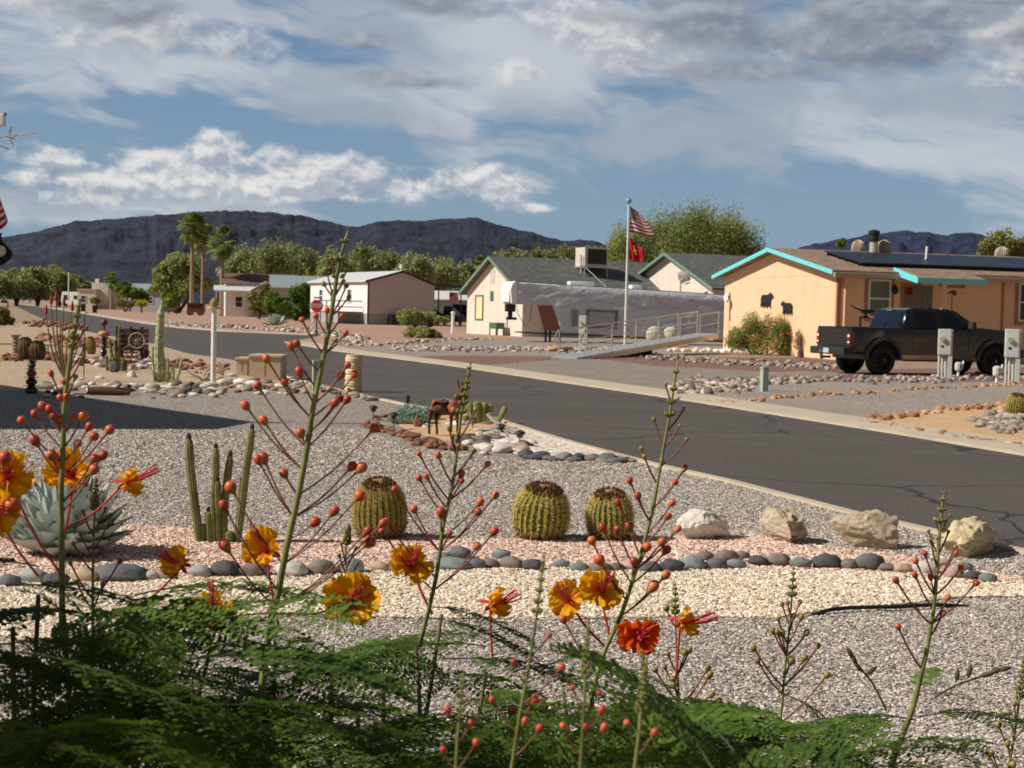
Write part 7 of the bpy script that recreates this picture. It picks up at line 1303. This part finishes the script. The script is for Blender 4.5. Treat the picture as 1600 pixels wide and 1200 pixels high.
# one feathery leaf: rachis along +Y, paired pinnae, paired oval leaflets
def leaf_template(seed, L=.20, npair=7, nl=11):
    rng = np.random.default_rng(seed); V = []; hexa = np.array([(0, 0), (.38, .30), (.46, .62), (.30, .93), (0, 1.0), (-.30, .93), (-.46, .62), (-.38, .30)]); TV = MB()
    rp = [Vector((0, L*u, -L*.30*u*u)) for u in np.linspace(0, 1, 12)]; TV.tube(rp, [.0012]*11+[.0005], 5)
    for i in range(npair):
        u = .22+.78*i/(npair-1)*.98; o_ = Vector((0, L*u, -L*.30*u*u)); pl = .085*(math.sin(math.pi*(.22+.62*(i+.5)/npair))**.7)*(.9+.2*rng.random())
        for sd_ in (-1, 1):
            an = R(62-30*u); d = Vector((sd_*math.sin(an), math.cos(an), -.15-.15*rng.random())).normalized(); side_ = Vector((-d.y, d.x, 0)).normalized()*1; TV.tube([o_, o_+d*pl*.5+Vector((0, 0, .004)), o_+d*pl-Vector((0, 0, pl*.22))], [.0007, .0006, .0003], 4)
            for j in range(nl):
                w = (j+.7)/nl; c = o_+d*pl*w+Vector((0, 0, .016*w*(1-w)-pl*.22*w*w)); ls = .0122*(math.sin(math.pi*(.15+.8*w))**.5)
                for s2 in (-1, 1):
                    ax = (side_*s2*.92+d*.42+Vector((0, 0, rng.uniform(-.25, .35)))).normalized(); up_ = Vector((0, 0, 1)); wv = ax.cross(up_).normalized()+Vector((0, 0, rng.uniform(-.25, .25)))
                    for (hx, hy) in hexa: V.append(c+wv*hx*ls*.62+ax*hy*ls)
    return np.array(V, dtype=np.float32), TV
LT = [leaf_template(k, npair=p, nl=q) for k, (p, q) in enumerate(((7, 11), (8, 12), (6, 10)))]
m_leaf = leafmat('feathery_leaf', srgb((62,92,30)), srgb((106,134,46)), 9.0, trans=.38, rough=.7)
def foliage_leaves(par, specs, seed, name='foliage'):
    """specs: (x, y, depth, azimuth, pitch, roll, scale); leaf origin given in photo pixels at a real depth"""
    rng = random.Random(seed); Vs = []; st = MB(); Mi = np.array(parent_m(par).inverted())
    for (x, y, Y, az_, pt, rl, sc) in specs:
        V, TV = LT[rng.randrange(3)]; o_ = D(x, y, Y); M_ = Matrix.Translation(o_) @ Matrix.Rotation(az_, 4, 'Z') @ Matrix.Rotation(pt, 4, 'X') @ Matrix.Rotation(rl, 4, 'Y') @ Matrix.Scale(sc, 4); A = np.array(M_); Vs.append(V @ A[:3, :3].T+A[:3, 3]); st.add([M_ @ Vector(p) for p in TV.v], TV.f)
    V = np.concatenate(Vs) @ Mi[:3, :3].T+Mi[:3, 3]; o = npmesh(name, V, np.arange(len(V)).reshape(-1, 8), m_leaf, par); st.build('leaf_stems', mat('leaf_rachis', srgb((62,70,34)), .8, .2, 20), o, w=True); return o
def bush(px, Y, label, group='flowering shrubs in the foreground'): b = D(px, 1100, Y); return T('bird_of_paradise_shrub', label, 'flowering shrub', (b.x, Y, 0), 0, group)
def branches(par, pts, Y, seed, w=7):
    rnd = random.Random(seed); t = MB(); b = Vector(par.location)
    for (x, y) in pts: e = D(x, y, Y+rnd.uniform(-.1, .15)); t.tube(smoothpath([Vector((b.x+rnd.uniform(-.08, .08), b.y+rnd.uniform(-.05, .1), -.02)), b.lerp(e, .5)+Vector((rnd.uniform(-.05, .05), 0, .05)), e], 10), [w*Y/2400*(1-.05*k) for k in range(11)], 6)
    t.build('branches', mat('woody_stem', srgb((104,96,60)), .8, .25, 20), par, w=True, smooth=True)
def fill(x0, x1, ytop, ybot, n, seed, Ya, Yb):
    rnd = random.Random(seed); out = []
    for i in range(n):
        x = rnd.uniform(x0, x1); yt = ytop(x); y = yt+(ybot-yt)*rnd.random()**.8; a_ = rnd.choice([rnd.uniform(-1.9, -.9), rnd.uniform(.9, 1.9), rnd.uniform(0, 6.28)]); out.append((x, y+20, rnd.uniform(Ya, Yb), a_, R(rnd.uniform(-15, 34)), R(rnd.uniform(-48, 48)), rnd.uniform(.45, .78)))
    return out
# left shrub, mostly in the shade of the added roof slab
B1 = bush(120, 1.5, 'dense shaded shrub with orange flowers filling the lower left corner'); branches(B1, [(60,930),(100,960),(160,980),(230,1000),(330,1010),(20,980),(390,1100),(280,1080)], 1.5, 1)
foliage_leaves(B1, fill(-120, 340, lambda x: 960+abs(x-120)*.16, 1330, 135, 5, 1.05, 1.75)+[(60,885,1.45,1.4,R(10),0,.65),(10,915,1.4,-1.2,R(2),0,.75),(210,930,1.5,-1.3,R(14),0,.75),(300,1030,1.3,-1.0,R(8),0,.7),(120,955,1.4,1.3,R(2),0,.85),(180,960,1.35,-1.5,R(8),0,.75),(140,960,1.4,1.5,R(6),0,.8),(250,1010,1.35,-1.4,R(8),0,.65)], 11)
stalk(B1, [(97,1010),(97,925),(96,825),(95,775),(98,712),(100,650),(103,610),(110,560),(118,510),(125,470)], 1.42, [(34,657,8),(55,689,10),(81,712,10),(121,694,8),(147,682,9),(171,672,9),(147,717,10),(161,712,10),(147,734,11),(95,657,9),(115,654,8),(130,650,9),(67,635,9),(55,647,8),(85,650,8),(78,640,8),(139,667,8),(94,621,7),(104,620,7),(80,584,6),(118,589,5),(100,596,6),(128,560,5),(110,540,5),(132,545,5),(113,520,4),(131,516,4)], 1, 13, 8, (540, 470, 9))
stalk(B1, [(145,990),(145,900),(147,830),(149,780),(150,750)], 1.6, [(110,880,5),(120,910,5),(187,877,6),(130,800,4),(165,795,4),(126,835,4),(170,815,4),(115,850,5),(160,912,5),(210,952,7),(183,958,7)], 2, 6, 3, (800, 750, 7), name='young_stalk')
for (x, y, sz, Y, f, a, k) in [(12,742,78,1.35,(.3,-1,.25),(97,900),11),(-2,800,70,1.30,(.5,-1,.1),(60,900),12),(108,738,74,1.45,(-.15,-1,.5),(97,860),13),(204,752,48,1.5,(1,-.35,.35),(97,830),14),(276,880,50,1.45,(-.6,-.7,.5),(190,960),15)]: flower(B1, x, y, sz, Y, f, k, a, sta=1.1 if k == 14 else .8)
for (x, y, r_) in [(8,716,10),(19,791,12)]:
    o = bpy.data.objects.new('bud', BUD[0]); COL.objects.link(o); o.parent = B1; o.location = parent_m(B1).inverted() @ D(x, y, 1.3); q = r_*1.3/2400; o.scale = (q, q, q*1.1); o.rotation_euler = (.3, .3, 0)
# middle shrub with the two tallest stalks
B2 = bush(600, 1.6, 'tall stalked shrub with red buds and yellow flowers left of the picture centre'); branches(B2, [(430,1000),(520,1010),(690,960),(650,1010),(760,1050),(560,1100),(600,1060)], 1.6, 2)
foliage_leaves(B2, fill(390, 800, lambda x: 1035+abs(x-640)*.16, 1330, 125, 6, 1.15, 1.95)+[(668,948,1.6,-1.35,R(-2),0,.5),(668,965,1.6,-1.5,R(-4),0,.5),(760,1010,1.65,1.5,R(8),0,.6),(590,1050,1.6,1.4,R(10),R(10),.6),(600,1045,1.6,1.6,R(4),0,.55),(770,1000,1.7,1.2,R(12),0,.45),(690,1030,1.6,-1.5,R(6),0,.7),(700,1010,1.6,1.3,R(8),0,.55)], 12)
stalk(B2, [(392,1230),(400,1150),(422,975),(432,940),(448,855),(465,780),(480,700),(487,650),(497,600),(509,540),(520,475),(530,412),(545,358)], 1.45, [(417,561,8),(468,582,9),(445,597,8),(403,603,9),(384,634,9),(412,657,9),(470,677,9),(412,716,10),(404,719,9),(444,740,10),(361,762,12),(350,790,10),(352,853,11),(585,669,10),(550,729,9),(565,731,10),(522,799,9),(492,816,11),(562,775,11),(577,847,12),(532,587,8),(554,585,8),(543,571,7),(523,630,9),(532,624,7),(542,625,8),(455,541,8),(464,537,7),(506,444,5),(537,439,4),(541,447,5),(545,464,5),(534,494,6),(540,521,6),(524,532,5),(511,485,6),(494,494,6),(472,500,6),(510,421,4),(517,405,4),(542,421,4),(598,818,8),(574,830,8)], 3, 16, 7, (425, 358, 13))
stalk(B2, [(655,1010),(675,932),(685,880),(692,825),(700,790),(707,757),(712,722),(719,660),(725,622),(730,595),(735,568)], 1.6, [(655,709,6),(685,712,6),(655,747,7),(667,745,6),(647,796,8),(689,801,9),(721,741,7),(721,752,6),(762,725,6),(774,774,7),(750,785,8),(747,800,8),(772,831,9),(746,854,8),(702,834,6),(716,697,5),(741,705,5),(707,682,5),(702,670,5),(709,641,5),(743,640,4),(713,620,4),(617,765,7),(597,830,8),(604,815,7)], 4, 9, 5, (650, 568, 9))
for (x, y, sz, Y, f, a, k, kd) in [(412,858,68,1.5,(-.1,-1,.45),(437,985),21,'y'),(333,958,66,1.4,(.1,-.7,.8),(420,1010),22,'y'),(552,937,92,1.5,(.25,-1,.35),(430,960),23,'y'),(644,880,66,1.6,(.1,-1,.3),(676,960),24,'y'),(776,942,50,1.75,(.85,-.6,.3),(770,1040),25,'y')]: flower(B2, x, y, sz, Y, f, k, a, kind=kd, sta=1.0)
stalk(B2, [(545,920),(540,870),(545,825),(548,822)], 1.9, [(530,868,4),(558,880,4),(528,885,4),(533,850,3),(556,855,3)], 5, 4, 2, (850, 824, 6), name='young_stalk')
# right of centre shrub
B3 = bush(960, 1.7, 'shrub with yellow flowers and one red flower right of the picture centre'); branches(B3, [(925,1090),(880,1080),(1000,1110),(1100,1130),(1180,1140),(820,1100)], 1.7, 3)
foliage_leaves(B3, fill(780, 1080, lambda x: 1080+abs(x-900)*.05, 1330, 85, 7, 1.4, 1.95)+fill(1050, 1290, lambda x: 1125+(x-1050)*.08, 1300, 40, 8, 1.0, 1.8)+[(955,1020,1.8,1.2,R(0),0,.35),(948,1045,1.8,-1.4,R(0),0,.35),(1020,1130,1.6,-1.5,R(8),0,.7),(1080,1130,1.6,-1.4,R(8),0,.75),(1250,1160,1.5,1.5,R(8),0,.7),(1240,1180,1.5,1.3,R(4),0,.7)], 13)
stalk(B3, [(905,1180),(925,1085),(942,1025),(955,995),(970,963),(987,912),(1000,870),(1010,835),(1020,795),(1027,757),(1037,700),(1046,650),(1052,610),(1060,560)], 1.7, [(984,751,7),(997,775,7),(1007,714,5),(1002,701,4),(1055,754,6),(1070,731,6),(1050,786,7),(1044,807,7),(1059,827,7),(1034,847,8),(1041,860,8),(1011,855,9),(984,822,8),(965,827,7),(942,825,8),(925,845,9),(937,875,11),(966,786,7),(990,877,8),(1040,899,8),(1020,917,11),(1034,720,5),(1073,687,4),(1068,735,5),(1062,665,3),(1045,650,3),(1022,655,4),(1040,600,3),(1068,640,4),(880,968,8)], 6, 10, 5, (660, 560, 9))
for (x, y, sz, Y, f, a, k, kd) in [(888,937,58,1.75,(-.25,-1,.4),(945,1010),31,'y'),(941,919,66,1.7,(.1,-1,.4),(955,1000),32,'y'),(1001,992,70,1.6,(0,-.9,.1),(1012,1100),33,'r'),(1073,972,46,1.9,(.8,-.6,.2),(1056,1060),34,'y'),(1023,1174,30,1.6,(.3,-.8,.7),(1040,1230),35,'y')]: flower(B3, x, y, sz, Y, f, k, a, kind=kd, sta=1.1)
stalk(B3, [(1064,1120),(1061,1090),(1058,1040),(1056,990),(1055,960),(1055,915)], 2.0, [(1024,1047,4.5),(1039,1042,4),(1044,1022,4),(1070,1020,4.5),(1077,1016,4.5),(1106,1044,4.5),(1109,1055,5),(1052,1062,5),(1019,1077,5),(1112,1085,5),(1122,1095,5),(1053,1070,5),(1041,950,5),(983,1060,4)], 7, 5, 2.5, (960, 915, 5), bscale=1.15)
stalk(B3, [(1040,1230),(1012,1110),(1008,1060),(1003,1020)], 1.35, [(968,1098,5),(1040,1180,7)], 8, 8, 5, (1110, 1010, 8), name='young_stalk')
stalk(B3, [(795,1230),(812,1120),(825,1050),(838,965),(850,870)], 1.05, [(835,1093,9),(877,1043,8),(770,1094,8),(858,993,6),(803,1035,6),(820,1127,8),(843,1138,8)], 9, 8, 5, (960, 870, 9))
stalk(B3, [(905,1230),(912,1120),(915,1040),(920,975)], .95, [(895,1075,6),(935,1083,7),(940,1110,8),(915,1135,8),(880,1135,7),(943,1136,9)], 10, 8, 5, (1060, 975, 9))
stalk(B3, [(705,1280),(712,1200),(716,1140),(725,1050)], .90, [(700,1110,8),(735,1130,8),(693,1172,8),(744,1160,8)], 11, 8, 5, (1130, 1050, 9))
stalk(B3, [(985,1260),(998,1150),(1003,1090),(1010,1030)], .92, [(980,1130,7),(1022,1145,8)], 12, 9, 6, (1120, 1030, 11), name='young_stalk')
for i, (x, y, r_) in enumerate([(800,1110,8),(848,1105,9),(765,1175,8),(1100,1160,7),(1140,1190,9)]):
    o = bpy.data.objects.new('bud', BUD[0]); COL.objects.link(o); o.parent = B3; Yq = 1.5; o.location = parent_m(B3).inverted() @ D(x, y, Yq); q = r_*Yq/2400; o.scale = (q, q, q*1.1); o.rotation_euler = (.2*i % .5, .3, 0)
# slim stalks at the right
B4 = bush(1225, 1.95, 'slim shrub stalk with tiny brown buds, left of the tall right hand stalk'); stalk(B4, [(1212,1230),(1215,1150),(1221,1110),(1225,1060),(1233,985),(1237,935),(1240,890)], 1.95, [(1178,1013,4.5),(1184,1033,4.5),(1208,986,4.5),(1222,990,4.5),(1215,988,4),(1260,989,4.5),(1278,1010,4),(1257,1028,5),(1292,1055,5.5),(1236,1033,5.5),(1222,944,3.5),(1231,942,3.5),(1250,941,3.5),(1216,968,3.5),(1252,965,4.5),(1240,963,4)], 13, 7, 3, (935, 892, 7), bscale=1.15)
foliage_leaves(B4, [(1225,1085,1.95,-1.0,R(-18),0,.5),(1262,1110,1.9,-1.2,R(-25),0,.5),(1290,1170,1.8,-.6,R(20),0,.6),(1200,1160,1.8,1.5,R(15),0,.8),(1240,1190,1.7,.2,R(20),0,.8)], 14)
B5 = bush(1420, 1.8, 'tall single stalk with red buds and a small leafy collar at right'); stalk(B5, [(1380,1250),(1398,1180),(1425,1110),(1440,1050),(1448,1017),(1459,947),(1465,877),(1469,820),(1475,771)], 1.8, [(1400,907,6.5),(1430,899,6),(1454,902,6),(1431,877,6),(1445,865,6),(1492,865,7),(1493,855,5),(1501,887,6),(1525,911,7),(1481,934,7),(1473,959,7),(1403,979,6.5),(1482,831,4),(1451,830,4),(1454,844,4),(1465,840,3.5),(1461,812,3.5),(1484,805,3)], 14, 13, 5, (825, 771, 10))
foliage_leaves(B5, [(1432,1125,1.8,1.5,R(10),R(5),.62),(1436,1120,1.8,-1.45,R(12),R(-5),.66),(1425,1150,1.8,1.9,R(-10),0,.5),(1428,1150,1.75,-1.9,R(-5),0,.4),(1430,1080,1.8,-.6,R(30),0,.28),(1445,1085,1.8,-2.2,R(20),0,.25),(1400,1230,1.6,1.3,R(8),0,.6),(1450,1235,1.5,-1.4,R(8),0,.6),(1330,1220,1.6,1.2,R(8),0,.7),(1360,1200,1.7,-1.3,R(6),0,.6),(1290,1210,1.5,1.4,R(10),0,.7),(1380,1240,1.4,.4,R(20),0,.6)], 15)
t = MB(); 
for P_ in ([(1385,1110),(1365,1070),(1345,1045),(1330,1025)],[(1460,1090),(1490,1072),(1530,1058),(1562,1046)]): t.tube(smoothpath([D(x, y, 1.8) for x, y in P_], 8), [.0013]*9, 5)
for (x, y, a_) in ((1333,1030,-.5),(1338,1040,-.4),(1346,1050,-.6),(1352,1055,.9),(1558,1048,1.3),(1545,1052,1.2),(1530,1056,1.4),(1512,1060,.2),(1494,1066,.1)):
    p = D(x, y, 1.8); d = Vector((math.sin(a_), 0, math.cos(a_))); t.lathe([(.0004, 0), (.003, .005), (.0028, .012), (.0003, .018)], 6, p, M=d.to_track_quat('Z', 'Y').to_matrix().to_4x4())
t.build('leafing_shoot', mat('dark_shoot', srgb((84,78,50)), .7, .2, 30), B5, w=True, smooth=True)
B6 = bush(1590, 2.0, 'thin budded stalk cut by the right edge of the picture'); stalk(B6, [(1570,1250),(1578,1190),(1588,1130),(1594,1080),(1600,1030)], 2.0, [(1560,1133,5),(1574,1162,5),(1550,1177,5),(1545,1178,4.5),(1585,1100,4),(1576,1115,3.5),(1610,1120,4),(1582,1196,5.5)], 16, 6, 3, (1090, 1030, 6), bscale=1.1); foliage_leaves(B6, [(1590,1250,1.9,1.3,R(10),0,.5)], 16)
